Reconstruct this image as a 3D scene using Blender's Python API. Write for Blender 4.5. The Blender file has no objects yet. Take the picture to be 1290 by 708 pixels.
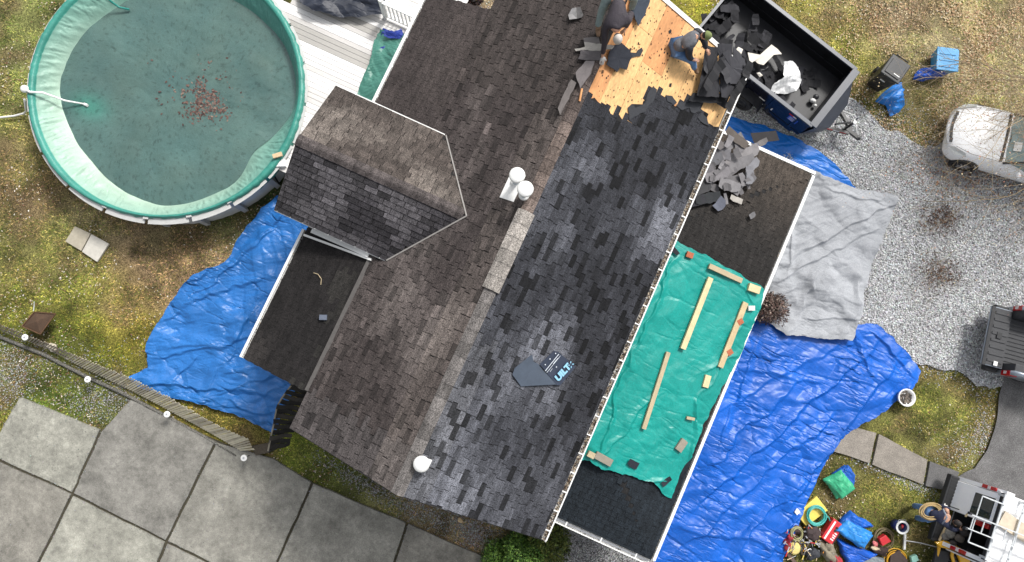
import bpy, math, random
import numpy as np
from mathutils import Vector, Matrix
R8 = random.Random(8)
rng = np.random.default_rng(5)
sc = bpy.context.scene
COL = sc.collection

# ---------------------------------------------------------------- camera, sky, sun, exposure
def _rot(th, ph, ps):
    c, s = np.cos, np.sin
    Rz = np.array([[c(ps), -s(ps), 0], [s(ps), c(ps), 0], [0, 0, 1]])
    Rx = np.array([[1, 0, 0], [0, c(th), -s(th)], [0, s(th), c(th)]])
    Ry = np.array([[c(ph), 0, s(ph)], [0, 1, 0], [-s(ph), 0, c(ph)]])
    return Ry @ Rx @ Rz
CR = _rot(*np.radians([-5.2, 1.86, -24.55]))      # world -> camera
CH = 20.0                                         # drone height in metres
cam = bpy.data.cameras.new('camera'); camo = bpy.data.objects.new('camera', cam); COL.objects.link(camo)
m4 = Matrix([list(r) for r in CR.T]).to_4x4(); m4.translation = (0, 0, CH)
camo.matrix_world = m4
cam.sensor_fit = 'HORIZONTAL'; cam.sensor_width = 36; cam.lens = 860 / 1290 * 36
cam.clip_start = 0.1; cam.clip_end = 2000
sc.camera = camo
world = bpy.data.worlds.new("World"); sc.world = world; world.use_nodes = True
wt = world.node_tree; wt.nodes.clear()
sky = wt.nodes.new('ShaderNodeTexSky'); sky.sky_type = 'NISHITA'; sky.sun_disc = False
SUN_EL, SUN_AZ = math.radians(50), math.radians(12)   # azimuth clockwise from +Y
sky.sun_elevation = SUN_EL; sky.sun_rotation = SUN_AZ
sky.air_density = 1.0; sky.dust_density = 4.0; sky.ozone_density = 1.0
bw = wt.nodes.new('ShaderNodeHueSaturation'); bw.inputs['Saturation'].default_value = 0.22
bg = wt.nodes.new('ShaderNodeBackground'); bg.inputs['Strength'].default_value = 0.11
wo = wt.nodes.new('ShaderNodeOutputWorld')
wt.links.new(sky.outputs[0], bw.inputs['Color']); wt.links.new(bw.outputs[0], bg.inputs[0]); wt.links.new(bg.outputs[0], wo.inputs[0])
sl = bpy.data.lights.new('sun', 'SUN'); sl.energy = 1.8; sl.angle = math.radians(10); sl.color = (1, .97, .92)
so = bpy.data.objects.new('sun', sl); COL.objects.link(so)
sdir = Vector((math.sin(SUN_AZ) * math.cos(SUN_EL), math.cos(SUN_AZ) * math.cos(SUN_EL), math.sin(SUN_EL)))
so.rotation_euler = sdir.to_track_quat('Z', 'Y').to_euler(); so.location = (0, 0, 30)
sc.view_settings.view_transform = 'Standard'; sc.view_settings.look = 'None'
sc.view_settings.exposure = 0.88; sc.view_settings.gamma = 1

# ---------------------------------------------------------------- helpers
def P(px, py, z=0.0):
    d = CR.T @ np.array([(px - 645) / 860, -(py - 354) / 860, -1.])
    t = (z - CH) / d[2]
    return Vector((t * d[0], t * d[1], z))
def PP(px, py, o, n):                              # photo point on a plane (o, n)
    d = Vector(CR.T @ np.array([(px - 645) / 860, -(py - 354) / 860, -1.]))
    C = Vector((0, 0, CH)); t = (Vector(o) - C).dot(Vector(n)) / d.dot(Vector(n))
    return C + d * t
def QQ(pts):                                       # world -> photo pixels (for choosing soil zones)
    p = (np.asarray(pts, float) - [0, 0, CH]) @ CR.T
    return np.stack([645 + 860 * p[:, 0] / -p[:, 2], 354 - 860 * p[:, 1] / -p[:, 2]], 1)
def lin(r, g, b, k=0.78):
    f = lambda v: (v / 255 / 12.92 if v / 255 <= .04045 else ((v / 255 + .055) / 1.055) ** 2.4)
    return (f(r) * k, f(g) * k, f(b) * k)
def inpoly(x, y, poly):
    x = np.asarray(x, float); y = np.asarray(y, float); ins = np.zeros(x.shape, bool)
    n = len(poly)
    for i in range(n):
        x1, y1 = poly[i][0], poly[i][1]; x2, y2 = poly[(i + 1) % n][0], poly[(i + 1) % n][1]
        if y1 == y2: continue
        c = ((y1 > y) != (y2 > y)) & (x < (x2 - x1) * (y - y1) / (y2 - y1) + x1)
        ins ^= c
    return ins
def _h(i, j, s):
    v = np.sin(i * 127.1 + j * 311.7 + s * 74.7) * 43758.5453
    return v - np.floor(v)
def vnoise(x, y, s=0):
    xi = np.floor(x); yi = np.floor(y); fx = x - xi; fy = y - yi
    fx = fx * fx * (3 - 2 * fx); fy = fy * fy * (3 - 2 * fy)
    return ((_h(xi, yi, s) * (1 - fx) + _h(xi + 1, yi, s) * fx) * (1 - fy) + (_h(xi, yi + 1, s) * (1 - fx) + _h(xi + 1, yi + 1, s) * fx) * fy)
def fbm(x, y, s=0, o=4):
    x = np.asarray(x, float); y = np.asarray(y, float)
    a = .5; t = 0; n = 0
    for k in range(o):
        t = t + a * vnoise(x, y, s + k); n += a; x = x * 2.03 + 5.1; y = y * 2.03 + 1.7; a *= .5
    return t / n

MATS = {}
def mat(name, col=(.5, .5, .5), rough=.7, nscale=0, namt=.25, bump=0, bscale=None, metal=0, attr=False, objcol=False,
        coat=0, spec=.5, crease=0, cstr=1.0, col2=None, stretch=None, alpha=1, detail=6, trans=0, bdist=.01, nscale2=0, namt2=.2, grain=0, gscale=42, streak=0, cang=0, sheen=0, backcol=None):
    if name in MATS: return MATS[name]
    m = bpy.data.materials.new(name); m.use_nodes = True; nt = m.node_tree; N = nt.nodes; L = nt.links
    b = N['Principled BSDF']
    b.inputs['Roughness'].default_value = rough; b.inputs['Metallic'].default_value = metal
    b.inputs['Specular IOR Level'].default_value = spec
    b.inputs['Coat Weight'].default_value = coat; b.inputs['Alpha'].default_value = alpha
    b.inputs['Transmission Weight'].default_value = trans
    if attr:
        c = N.new('ShaderNodeAttribute'); c.attribute_name = 'col'; out = c.outputs['Color']
    elif objcol:
        c = N.new('ShaderNodeObjectInfo'); out = c.outputs['Color']
    else:
        c = N.new('ShaderNodeRGB'); c.outputs[0].default_value = (*col, 1); out = c.outputs[0]
    tc = N.new('ShaderNodeNewGeometry'); vec = tc.outputs['Position']
    if stretch:
        mp = N.new('ShaderNodeMapping'); mp.inputs['Scale'].default_value = stretch; L.new(vec, mp.inputs[0]); vec = mp.outputs[0]
    def noise(scale, det=detail):
        n = N.new('ShaderNodeTexNoise'); n.inputs['Scale'].default_value = scale; n.inputs['Detail'].default_value = det
        n.inputs['Roughness'].default_value = .6; L.new(vec, n.inputs['Vector']); return n.outputs['Fac']
    for (s_, a_) in ((nscale, namt), (nscale2, namt2)):
        if not s_: continue
        f = noise(s_); mr = N.new('ShaderNodeMapRange'); mr.inputs['From Min'].default_value = .25; mr.inputs['From Max'].default_value = .75
        mr.clamp = False
        L.new(f, mr.inputs['Value'])
        if col2 is not None and s_ == nscale:
            mx = N.new('ShaderNodeMix'); mx.data_type = 'RGBA'; mr.clamp = True
            L.new(mr.outputs[0], mx.inputs['Factor']); L.new(out, mx.inputs[6]); mx.inputs[7].default_value = (*col2, 1); out = mx.outputs[2]
        else:
            mr.inputs['To Min'].default_value = 1 - a_; mr.inputs['To Max'].default_value = 1 + a_
            mx = N.new('ShaderNodeVectorMath'); mx.operation = 'SCALE'
            L.new(out, mx.inputs[0]); L.new(mr.outputs[0], mx.inputs['Scale']); out = mx.outputs[0]
    def modul(f, amt, lo=.35, hi=.65):
        mr = N.new('ShaderNodeMapRange'); mr.inputs['From Min'].default_value = lo; mr.inputs['From Max'].default_value = hi; mr.clamp = False
        mr.inputs['To Min'].default_value = 1 - amt; mr.inputs['To Max'].default_value = 1 + amt; L.new(f, mr.inputs['Value'])
        cl = N.new('ShaderNodeClamp'); cl.inputs['Min'].default_value = .15; cl.inputs['Max'].default_value = 2.4; L.new(mr.outputs[0], cl.inputs['Value'])
        mx = N.new('ShaderNodeVectorMath'); mx.operation = 'SCALE'; L.new(out, mx.inputs[0]); L.new(cl.outputs[0], mx.inputs['Scale']); return mx.outputs[0]
    if grain: out = modul(noise(gscale, 1.5), grain)
    if streak:
        mp = N.new('ShaderNodeMapping'); mp.inputs['Scale'].default_value = (11, 2.2, 11); L.new(tc.outputs['Position'], mp.inputs[0])
        n_ = N.new('ShaderNodeTexNoise'); n_.inputs['Scale'].default_value = 1; n_.inputs['Detail'].default_value = 4; L.new(mp.outputs[0], n_.inputs['Vector']); out = modul(n_.outputs['Fac'], streak)
    if backcol is not None:
        mx = N.new('ShaderNodeMix'); mx.data_type = 'RGBA'; L.new(tc.outputs['Backfacing'], mx.inputs['Factor']); L.new(out, mx.inputs[6]); mx.inputs[7].default_value = (*backcol, 1); out = mx.outputs[2]
    L.new(out, b.inputs['Base Color'])
    if crease:
        prev = None
        for li, (sc_, wd, di, an_) in enumerate(((crease * .5, .04, .05, cang), (crease * 1.3, .06, .03, cang + .25), (crease * 3.2, .10, .012, cang - .5))):
            mp = N.new('ShaderNodeMapping'); mp.inputs['Rotation'].default_value = (0, 0, -an_); mp.inputs['Scale'].default_value = (.26, 1, .7)
            nz = N.new('ShaderNodeTexNoise'); nz.inputs['Scale'].default_value = sc_ * .7; nz.inputs['Detail'].default_value = 3; L.new(vec, nz.inputs['Vector'])
            ad = N.new('ShaderNodeVectorMath'); ad.operation = 'MULTIPLY_ADD'; L.new(nz.outputs['Color'], ad.inputs[0]); ad.inputs[1].default_value = (.7 / sc_,) * 3; L.new(vec, ad.inputs[2])
            L.new(ad.outputs[0], mp.inputs[0]); vo = N.new('ShaderNodeTexVoronoi'); vo.feature = 'DISTANCE_TO_EDGE'; vo.inputs['Scale'].default_value = sc_; L.new(mp.outputs[0], vo.inputs['Vector'])
            mr = N.new('ShaderNodeMapRange'); mr.inputs['From Max'].default_value = wd * 1.6; L.new(vo.outputs['Distance'], mr.inputs['Value'])
            # every sheet cell tilts its own way, with a pinched crease between
            b1 = N.new('ShaderNodeBump'); b1.inputs['Strength'].default_value = .9; b1.inputs['Distance'].default_value = di; L.new(mr.outputs[0], b1.inputs['Height'])
            ns = N.new('ShaderNodeTexNoise'); ns.inputs['Scale'].default_value = .55 + .3 * li; ns.inputs['Detail'].default_value = 3; L.new(vec, ns.inputs['Vector'])
            ms = N.new('ShaderNodeMapRange'); ms.inputs['From Min'].default_value = .42; ms.inputs['From Max'].default_value = .66; ms.inputs['To Max'].default_value = cstr; L.new(ns.outputs['Fac'], ms.inputs['Value']); L.new(ms.outputs[0], b1.inputs['Strength'])
            if prev: L.new(prev, b1.inputs['Normal'])
            prev = b1.outputs[0]
        bp = N.new('ShaderNodeBump'); bp.inputs['Strength'].default_value = bump; bp.inputs['Distance'].default_value = bdist
        L.new(noise(bscale or 20), bp.inputs['Height']); L.new(b1.outputs[0], bp.inputs['Normal']); L.new(bp.outputs[0], b.inputs['Normal'])
    elif bump:
        bp = N.new('ShaderNodeBump'); bp.inputs['Strength'].default_value = bump; bp.inputs['Distance'].default_value = bdist
        L.new(noise(bscale or nscale or 20), bp.inputs['Height']); L.new(bp.outputs[0], b.inputs['Normal'])
    MATS[name] = m
    return m

ORG = {}
def props(o, label=None, cat=None, group=None, kind=None):
    if label: o['label'] = label
    if cat: o['category'] = cat
    if group: o['group'] = group
    if kind: o['kind'] = kind
    return o
def thing(name, loc, label, cat, group=None, rz=0, local=False):
    o = bpy.data.objects.new(name, None); COL.objects.link(o); o.location = loc; o.rotation_euler = (0, 0, rz); o.empty_display_size = .1
    ORG[o.name] = Vector((0, 0, 0)) if local else Vector(loc)
    return props(o, label, cat, group)
def link(name, me, m, parent=None, org=None, smooth=False, **kw):
    """me has world (or thing-local) coordinates; it is shifted to its parent's origin"""
    if parent is not None: off = ORG[parent.name]
    elif org is not None: off = Vector(org)
    else: off = Vector((0, 0, 0))
    if off.length > 0: me.transform(Matrix.Translation(-off))
    for mm in (m if isinstance(m, (list, tuple)) else [m]): me.materials.append(mm)
    if smooth: me.polygons.foreach_set('use_smooth', np.ones(len(me.polygons), bool))
    me.update()
    o = bpy.data.objects.new(name, me); COL.objects.link(o)
    if parent is not None: o.parent = parent
    elif org is not None: o.location = org
    ORG[o.name] = off
    return props(o, **kw)

class MB:
    def __init__(s): s.v = []; s.f = []; s.c = []; s.mi = []
    def add(s, vs, fs, col=None, mi=0):
        n = len(s.v); s.v += [tuple(v) for v in vs]
        for f in fs: s.f.append([i + n for i in f]); s.c.append(col or (1, 1, 1)); s.mi.append(mi)
        return s
    def quad(s, a, b, c, d, col=None, mi=0): return s.add([a, b, c, d], [(0, 1, 2, 3)], col, mi)
    def frame(s, o, X, Y, Z, lx, ly, lz, col=None, mi=0):      # box from corner o along axes
        o = Vector(o); X = Vector(X) * lx; Y = Vector(Y) * ly; Z = Vector(Z) * lz
        vs = [o, o + X, o + X + Y, o + Y, o + Z, o + X + Z, o + X + Y + Z, o + Y + Z]
        return s.add(vs, [(0, 3, 2, 1), (4, 5, 6, 7), (0, 1, 5, 4), (1, 2, 6, 5), (2, 3, 7, 6), (3, 0, 4, 7)], col, mi)
    def box(s, x0, x1, y0, y1, z0, z1, col=None, mi=0):
        return s.frame((x0, y0, z0), (1, 0, 0), (0, 1, 0), (0, 0, 1), x1 - x0, y1 - y0, z1 - z0, col, mi)
    def cbox(s, c, a, lx, ly, lz, col=None, tilt=0, mi=0):      # box centred at c (bottom centre), turned a about z
        X = Vector((math.cos(a), math.sin(a), 0)); Y = Vector((-math.sin(a), math.cos(a), 0)); Z = Vector((0, 0, 1))
        if tilt: X = (X * math.cos(tilt) + Z * math.sin(tilt)); Z = X.cross(Y)
        return s.frame(Vector(c) - X * lx / 2 - Y * ly / 2, X, Y, Z, lx, ly, lz, col, mi)
    def bar(s, a, b, w, h, col=None, up=(0, 0, 1), mi=0):       # rectangular bar from a to b
        a = Vector(a); b = Vector(b); X = (b - a); L = X.length; X = X / L; Y = Vector(up).cross(X).normalized(); Z = X.cross(Y)
        return s.frame(a - Y * w / 2 - Z * h / 2, X, Y, Z, L, w, h, col, mi)
    def tube(s, pts, r, n=8, col=None, cap=True, mi=0, closed=False):
        pts = [Vector(p) for p in pts]; k = len(pts)
        rs = r if isinstance(r, (list, tuple)) else [r] * k
        vs = []; U = None
        for i, p in enumerate(pts):
            if closed: T = (pts[(i + 1) % k] - pts[i - 1]).normalized()
            else: T = (pts[min(i + 1, k - 1)] - pts[max(i - 1, 0)]).normalized()
            if U is None: U = T.orthogonal().normalized()
            else:
                U = (U - T * U.dot(T)); U = U.normalized() if U.length > 1e-6 else T.orthogonal().normalized()
            V = T.cross(U)
            for j in range(n):
                a = 2 * math.pi * j / n; vs.append(p + (U * math.cos(a) + V * math.sin(a)) * rs[i])
        fs = []
        for i in range(k if closed else k - 1):
            i2 = (i + 1) % k
            for j in range(n):
                j2 = (j + 1) % n; fs.append((i * n + j, i * n + j2, i2 * n + j2, i2 * n + j))
        if cap and not closed: fs.append(tuple(range(n))[::-1]); fs.append(tuple((k - 1) * n + j for j in range(n)))
        return s.add(vs, fs, col, mi)
    def lathe(s, c, prof, n=16, axis=(0, 0, 1), col=None, mi=0, cap=True):
        Z = Vector(axis).normalized(); X = Z.orthogonal().normalized(); Y = Z.cross(X); c = Vector(c); vs = []; fs = []
        for (r, z) in prof:
            for j in range(n):
                a = 2 * math.pi * j / n; vs.append(c + Z * z + (X * math.cos(a) + Y * math.sin(a)) * max(r, 1e-4))
        k = len(prof)
        for i in range(k - 1):
            for j in range(n):
                j2 = (j + 1) % n; fs.append((i * n + j, i * n + j2, (i + 1) * n + j2, (i + 1) * n + j))
        if cap: fs.append(tuple(range(n))[::-1]); fs.append(tuple((k - 1) * n + j for j in range(n)))
        return s.add(vs, fs, col, mi)
    def prism(s, poly, z0, z1, col=None, mi=0, o=None, X=None, Y=None, Z=None):
        """polygon (2D) extruded; optional plane frame"""
        o = Vector(o or (0, 0, 0)); X = Vector(X or (1, 0, 0)); Y = Vector(Y or (0, 1, 0)); Z = Vector(Z or (0, 0, 1)); n = len(poly)
        vs = [o + X * p[0] + Y * p[1] + Z * z0 for p in poly] + [o + X * p[0] + Y * p[1] + Z * z1 for p in poly]
        ar = sum(poly[i][0] * poly[(i + 1) % n][1] - poly[(i + 1) % n][0] * poly[i][1] for i in range(n))
        fs = [tuple(range(n, 2 * n)), tuple(range(n))[::-1]] + [(i, (i + 1) % n, n + (i + 1) % n, n + i) for i in range(n)]
        if ar < 0: fs = [f[::-1] for f in fs]
        return s.add(vs, fs, col, mi)
    def ell(s, c, r, n=10, m=7, col=None, mi=0, rot=None):
        c = Vector(c); vs = []; fs = []
        for i in range(m + 1):
            ph = math.pi * i / m
            for j in range(n):
                a = 2 * math.pi * j / n; v = Vector((r[0] * math.sin(ph) * math.cos(a), r[1] * math.sin(ph) * math.sin(a), r[2] * math.cos(ph)))
                if rot is not None: v = rot @ v
                vs.append(c + v)
        for i in range(m):
            for j in range(n):
                j2 = (j + 1) % n; fs.append((i * n + j, (i + 1) * n + j, (i + 1) * n + j2, i * n + j2))
        return s.add(vs, fs, col, mi)
    def mesh(s, name='m'):
        me = bpy.data.meshes.new(name); me.from_pydata(s.v, [], s.f)
        at = me.attributes.new('col', 'FLOAT_COLOR', 'FACE')
        at.data.foreach_set('color', np.array([(*c, 1) for c in s.c], np.float32).ravel())
        if any(s.mi): me.polygons.foreach_set('material_index', np.array(s.mi, np.int32))
        return me
    def obj(s, name, m, parent=None, org=None, smooth=False, bevel=0, **kw):
        o = link(name, s.mesh(name), m, parent, org, smooth, **kw)
        if bevel:
            b = o.modifiers.new('bevel', 'BEVEL'); b.width = bevel; b.segments = 2; b.limit_method = 'ANGLE'; b.angle_limit = math.radians(40)
        return o
def bmesh_np(name, V, F, C=None, dom='FACE'):
    """mesh from numpy arrays, F (n,k) faces of equal size"""
    me = bpy.data.meshes.new(name); nv = len(V); nf, k = F.shape
    me.vertices.add(nv); me.vertices.foreach_set('co', np.asarray(V, np.float32).ravel())
    me.loops.add(nf * k); me.loops.foreach_set('vertex_index', F.astype(np.int32).ravel())
    me.polygons.add(nf); me.polygons.foreach_set('loop_start', np.arange(0, nf * k, k, dtype=np.int32))
    if C is not None:
        C = np.asarray(C, np.float32)
        at = me.attributes.new('col', 'FLOAT_COLOR', dom); at.data.foreach_set('color', np.c_[C, np.ones(len(C))].astype(np.float32).ravel())
    me.update(calc_edges=True); me.validate()
    return me
def resample(pts, n):
    p = np.array([list(q) for q in pts], float); d = np.r_[0, np.cumsum(np.linalg.norm(np.diff(p, axis=0), axis=1))]
    t = np.linspace(0, d[-1], n); return np.stack([np.interp(t, d, p[:, i]) for i in range(p.shape[1])], 1)
def coons(A, B, Cc, D, nu, nv):
    """A: bottom u0->u1, B: top u0->u1, Cc: left v0->v1, D: right v0->v1; returns (nv,nu,dim)"""
    A = resample(A, nu); B = resample(B, nu); Cc = resample(Cc, nv); D = resample(D, nv)
    u = np.linspace(0, 1, nu)[None, :, None]; v = np.linspace(0, 1, nv)[:, None, None]
    return ((1 - v) * A[None] + v * B[None] + (1 - u) * Cc[:, None] + u * D[:, None]
            - ((1 - u) * (1 - v) * A[0] + u * (1 - v) * A[-1] + (1 - u) * v * B[0] + u * v * B[-1]))
def wrinkle(x, y, ang=0, s=1.0, seed=0, asp=3.0):
    """crumpled sheet: flat facets between straight sharp creases, most of them running along ang"""
    rr = random.Random(seed * 7 + 3); wx = (fbm(x * .7, y * .7, seed + 40, 3) - .5) * 1.1 + (fbm(x * 2.6, y * 2.6, seed + 43, 3) - .5) * .22; wy = (fbm(x * .7, y * .7, seed + 60, 3) - .5) * 1.1 + (fbm(x * 2.6, y * 2.6, seed + 63, 3) - .5) * .22
    h = 0; t = 0; n = 15
    for k in range(n):
        f = s * .45 * 1.27 ** k * rr.uniform(.85, 1.2); dev = rr.gauss(0, .32 if k % 3 else 1.1) * (1.2 if asp < 3 else 1.0); a = ang + math.pi / 2 + dev
        ph = ((x + wx / max(1, f * .6)) * math.cos(a) + (y + wy / max(1, f * .6)) * math.sin(a)) * f + rr.uniform(0, 9)
        tri = np.abs(ph - np.floor(ph) - .5) * 2; sk = rr.uniform(.15, .5)                 # lopsided folds
        fr = ph - np.floor(ph); tri = np.where(fr < sk, fr / sk, (1 - fr) / (1 - sk))
        m = np.clip((fbm(x * .8 * s + 3.1 * k, y * .8 * s, seed + 5 * k, 3) - .47) * 6, 0, 1)
        h = h + tri * m * (1 / f) * s * .42; t += 1
    return np.clip(h, 0, 1.6)
def cloth(name, sides, nu, nv, zf, m, amp=.05, ang=0, s=1.2, seed=0, parent=None, org=None, asp=3.0, edge=None, colf=None, dir_n=(0, 0, 1), folds=(), **kw):
    """sides = 4 polylines of world points; zf(x,y)->extra height; wrinkled along dir_n"""
    G = coons(*sides, nu, nv); x, y, z = G[..., 0], G[..., 1], G[..., 2]
    w = wrinkle(x, y, ang, s, seed, asp)
    rag = (fbm(x * 5, y * 5, seed + 9, 3) - .5) * .10
    U, V = np.meshgrid(np.linspace(0, 1, nu), np.linspace(0, 1, nv)); e = np.minimum(np.minimum(U, 1 - U) * nu, np.minimum(V, 1 - V) * nv)
    near = np.clip(1 - e / 14, 0, 1)
    x2 = x + rag * near; y2 = y + rag[::-1] * near if False else y + (fbm(x * 5 + 9, y * 5, seed + 19, 3) - .5) * .10 * near
    hh = amp * w + (zf(x, y) if zf else 0)
    for (pa, pb, H, W_) in folds:
        zz = float(G[..., 2].mean()); a_, b_ = P(*pa, zz), P(*pb, zz); dx, dy = b_.x - a_.x, b_.y - a_.y; L_ = dx * dx + dy * dy
        xx = x + (fbm(x * 1.3, y * 1.3, seed + 70, 3) - .5) * .5; yy = y + (fbm(x * 1.3, y * 1.3, seed + 80, 3) - .5) * .5
        t = np.clip(((xx - a_.x) * dx + (yy - a_.y) * dy) / L_, 0, 1); d = np.hypot(xx - a_.x - t * dx, yy - a_.y - t * dy)
        sg = ((xx - a_.x) * dy - (yy - a_.y) * dx) > 0
        hh = hh + H * .7 * np.clip(1 - d / np.where(sg, W_ * .25, W_ * .9), 0, 1) * np.clip(np.minimum(t, 1 - t) * 6 + .25, 0, 1)
    Z = np.stack([x2 + hh * dir_n[0], y2 + hh * dir_n[1], z + hh * dir_n[2]], -1).reshape(-1, 3)
    idx = np.arange(nu * nv).reshape(nv, nu)
    F = np.stack([idx[:-1, :-1], idx[:-1, 1:], idx[1:, 1:], idx[1:, :-1]], -1).reshape(-1, 4)
    a = Z[F[:, 1]] - Z[F[:, 0]]; b = Z[F[:, 3]] - Z[F[:, 0]]
    if np.cross(a, b)[:, 2].mean() < 0: F = F[:, ::-1]
    C = None
    if colf is not None: C = colf(x, y, w, U, V).reshape(-1, 3)
    me = bmesh_np(name, Z, F, C, 'POINT')
    return link(name, me, m, parent, org, True, **kw)
def text_mesh(txt, size, M, depth=.002):
    cu = bpy.data.curves.new('txt', 'FONT'); cu.body = txt; cu.size = size; cu.offset = .012; cu.extrude = depth; cu.align_x = 'CENTER'; cu.align_y = 'CENTER'
    o = bpy.data.objects.new('txt', cu); COL.objects.link(o); bpy.context.view_layer.update()
    me = bpy.data.meshes.new_from_object(o.evaluated_get(bpy.context.evaluated_depsgraph_get()))
    bpy.data.objects.remove(o); bpy.data.curves.remove(cu); me.transform(M); return me
def fm(o, X, Y, Z):                                # matrix from a frame
    M = Matrix.Identity(4)
    for i, a in enumerate((X, Y, Z, o)):
        for k in range(3): M[k][i] = a[k]
    return M

# ---------------------------------------------------------------- the ground
# outlines of the surfaces, measured on the photograph and laid on the ground plane
GRAVEL = [(880, 60), (960, 118), (1050, 110), (1078, 128), (1100, 150), (1142, 168), (1178, 190), (1215, 160), (1290, 150), (1400, 140), (1400, 420), (1290, 400), (1270, 470), (1252, 492), (1228, 482), (1205, 470), (1160, 458), (1100, 425), (1080, 460), (900, 560), (780, 420), (860, 200)]
ASPHALT = [(1262, 470), (1258, 500), (1256, 530), (1243, 565), (1228, 590), (1205, 600), (1200, 625), (1215, 660), (1240, 740), (1420, 760), (1420, 440), (1290, 440)]
SLABS = [[(26, 500), (127, 541), (92, 620), (-1, 577), (-1, 548)],
         [(166, 503), (272, 556), (210, 680), (94, 621), (129, 543)],
         [(274, 557), (345, 577), (393, 607), (334, 741), (212, 681)],
         [(395, 608), (512, 658), (470, 790), (336, 742)],
         [(514, 659), (622, 706), (720, 760), (690, 830), (472, 790)],
         [(-3, 579), (91, 622), (28, 752), (-90, 700), (-90, 530)],
         [(93, 624), (209, 682), (178, 762), (30, 753)],
         [(211, 684), (333, 743), (310, 800), (180, 764)],
         [(-90, 528), (-4, 577), (-4, 560), (-20, 545), (-60, 530)]]
WALK = [[(1040, 552), (1076, 537), (1104, 545), (1095, 584), (1040, 566)],
        [(1106, 546), (1168, 579), (1162, 611), (1097, 585)],
        [(1170, 580), (1208, 594), (1200, 620), (1164, 612)]]
BED = [(690, 640), (835, 702), (830, 760), (700, 790), (672, 720), (668, 690)]
g2 = lambda poly, z=0: [tuple(P(x, y, z)[:2]) for x, y in poly]
pool_c = (-11.12, 2.75)
HOUSEP = [(-4.75, -3.0), (2.6, -3.2), (5.6, -3.0), (5.6, 7.2), (2.6, 8.3), (-3, 12), (-5, 7)]
zones = [(10, 60, 90, (112, 116, 66)), (0, 230, 70, (118, 112, 66)), (60, 320, 60, (112, 118, 66)), (60, 390, 80, (120, 116, 48)), (170, 420, 70, (130, 122, 44)),
         (290, 520, 60, (120, 110, 55)), (120, 300, 40, (134, 122, 92)), (220, 330, 45, (140, 118, 94)), (280, 315, 40, (150, 126, 98)), (150, 340, 30, (128, 104, 84)), (170, 290, 30, (118, 100, 78)), (30, 240, 40, (120, 100, 76)),
         (250, 295, 34, (70, 88, 40)), (340, 250, 40, (56, 68, 38)), (300, 275, 30, (60, 76, 36)), (180, 290, 22, (70, 82, 40)), (205, 345, 50, (156, 128, 104)), (275, 335, 45, (160, 134, 108)), (165, 320, 40, (132, 106, 86)), (230, 318, 30, (120, 92, 76)), (120, 285, 40, (138, 122, 96)), (100, 470, 50, (66, 84, 36)), (40, 440, 40, (72, 88, 40)), (140, 500, 30, (84, 84, 66)), (10, 470, 30, (110, 112, 96)), (15, 530, 25, (120, 122, 50)),
         (360, 580, 40, (112, 122, 46)), (430, 610, 40, (92, 100, 50)), (520, 640, 50, (98, 92, 66)), (600, 680, 50, (124, 104, 84)), (650, 700, 30, (80, 90, 50)),
         (900, 10, 60, (140, 136, 50)), (1000, 30, 60, (134, 130, 62)), (1070, 80, 50, (120, 118, 56)), (1120, 30, 60, (160, 146, 116)), (1200, 20, 70, (150, 142, 96)), (1260, 60, 60, (176, 162, 124)), (1100, 15, 40, (140, 120, 100)), (1190, 60, 50, (166, 152, 112)),
         (1160, 140, 50, (112, 104, 66)), (1120, 140, 40, (100, 98, 52)), (1180, 500, 60, (104, 106, 50)), (1220, 530, 40, (126, 126, 66)), (1180, 560, 40, (116, 110, 70)), (1060, 600, 60, (86, 86, 44)),
         (1100, 640, 50, (110, 106, 54)), (1150, 600, 40, (116, 116, 58)), (1120, 690, 50, (94, 96, 44)), (740, 690, 50, (96, 96, 92)), (560, 5, 50, (158, 140, 110)), (600, 0, 40, (172, 158, 128))]
def ground_col(x, y, px, py):
    w = np.full(x.shape, .02); acc = np.stack([np.full(x.shape, v * .02) for v in (112, 112, 62)], -1)
    jx = (fbm(x * .8, y * .8, 3) - .5) * 90; jy = (fbm(x * .8, y * .8, 7) - .5) * 90
    for (cx, cy, r, c) in zones:
        g = np.exp(-(((px + jx - cx) ** 2 + (py + jy - cy) ** 2) / (2 * (r * .75) ** 2))); w = w + g; acc = acc + g[..., None] * np.array(c, float)
    acc = acc / w[..., None]
    n = fbm(x * 2.2, y * 2.2, 11, 5)[..., None] - .5
    brown = np.clip((fbm(x * 1.1, y * 1.1, 23, 4) - .50) * 6, 0, 1)[..., None] * .5
    acc = acc * (1 + n * 1.0); acc = acc * (1 - brown) + np.array([118, 96, 74.]) * brown
    acc = acc * .93 + acc.mean(-1, keepdims=True) * .07 + np.array([4, 3, 2.])
    s = np.clip(acc, 5, 240) / 255
    return np.where(s <= .04045, s / 12.92, ((s + .055) / 1.055) ** 2.4) * .80
xs = np.r_[[-900, -300, -100, -50, -30], np.arange(-21, 19.01, .13), [30, 50, 100, 300, 900]]
ys = np.r_[[-900, -300, -100, -50, -25], np.arange(-13, 18.01, .13), [30, 50, 100, 300, 900]]
GX, GY = np.meshgrid(xs, ys)
inr = ((np.abs(GX) < 22) & (GY > -14) & (GY < 19))
bum = (fbm(GX * .8, GY * .8, 31, 4) - .5) * .07 * inr
V = np.stack([GX, GY, -.05 + bum], -1).reshape(-1, 3)
pq = QQ(np.where(inr.reshape(-1, 1), V, V * 0)); far = ~inr.reshape(-1)
C = ground_col(V[:, 0], V[:, 1], np.where(far, 600, pq[:, 0]), np.where(far, -200, pq[:, 1]))
idx = np.arange(len(xs) * len(ys)).reshape(len(ys), len(xs))
F = np.stack([idx[:-1, :-1], idx[:-1, 1:], idx[1:, 1:], idx[1:, :-1]], -1).reshape(-1, 4)
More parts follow.
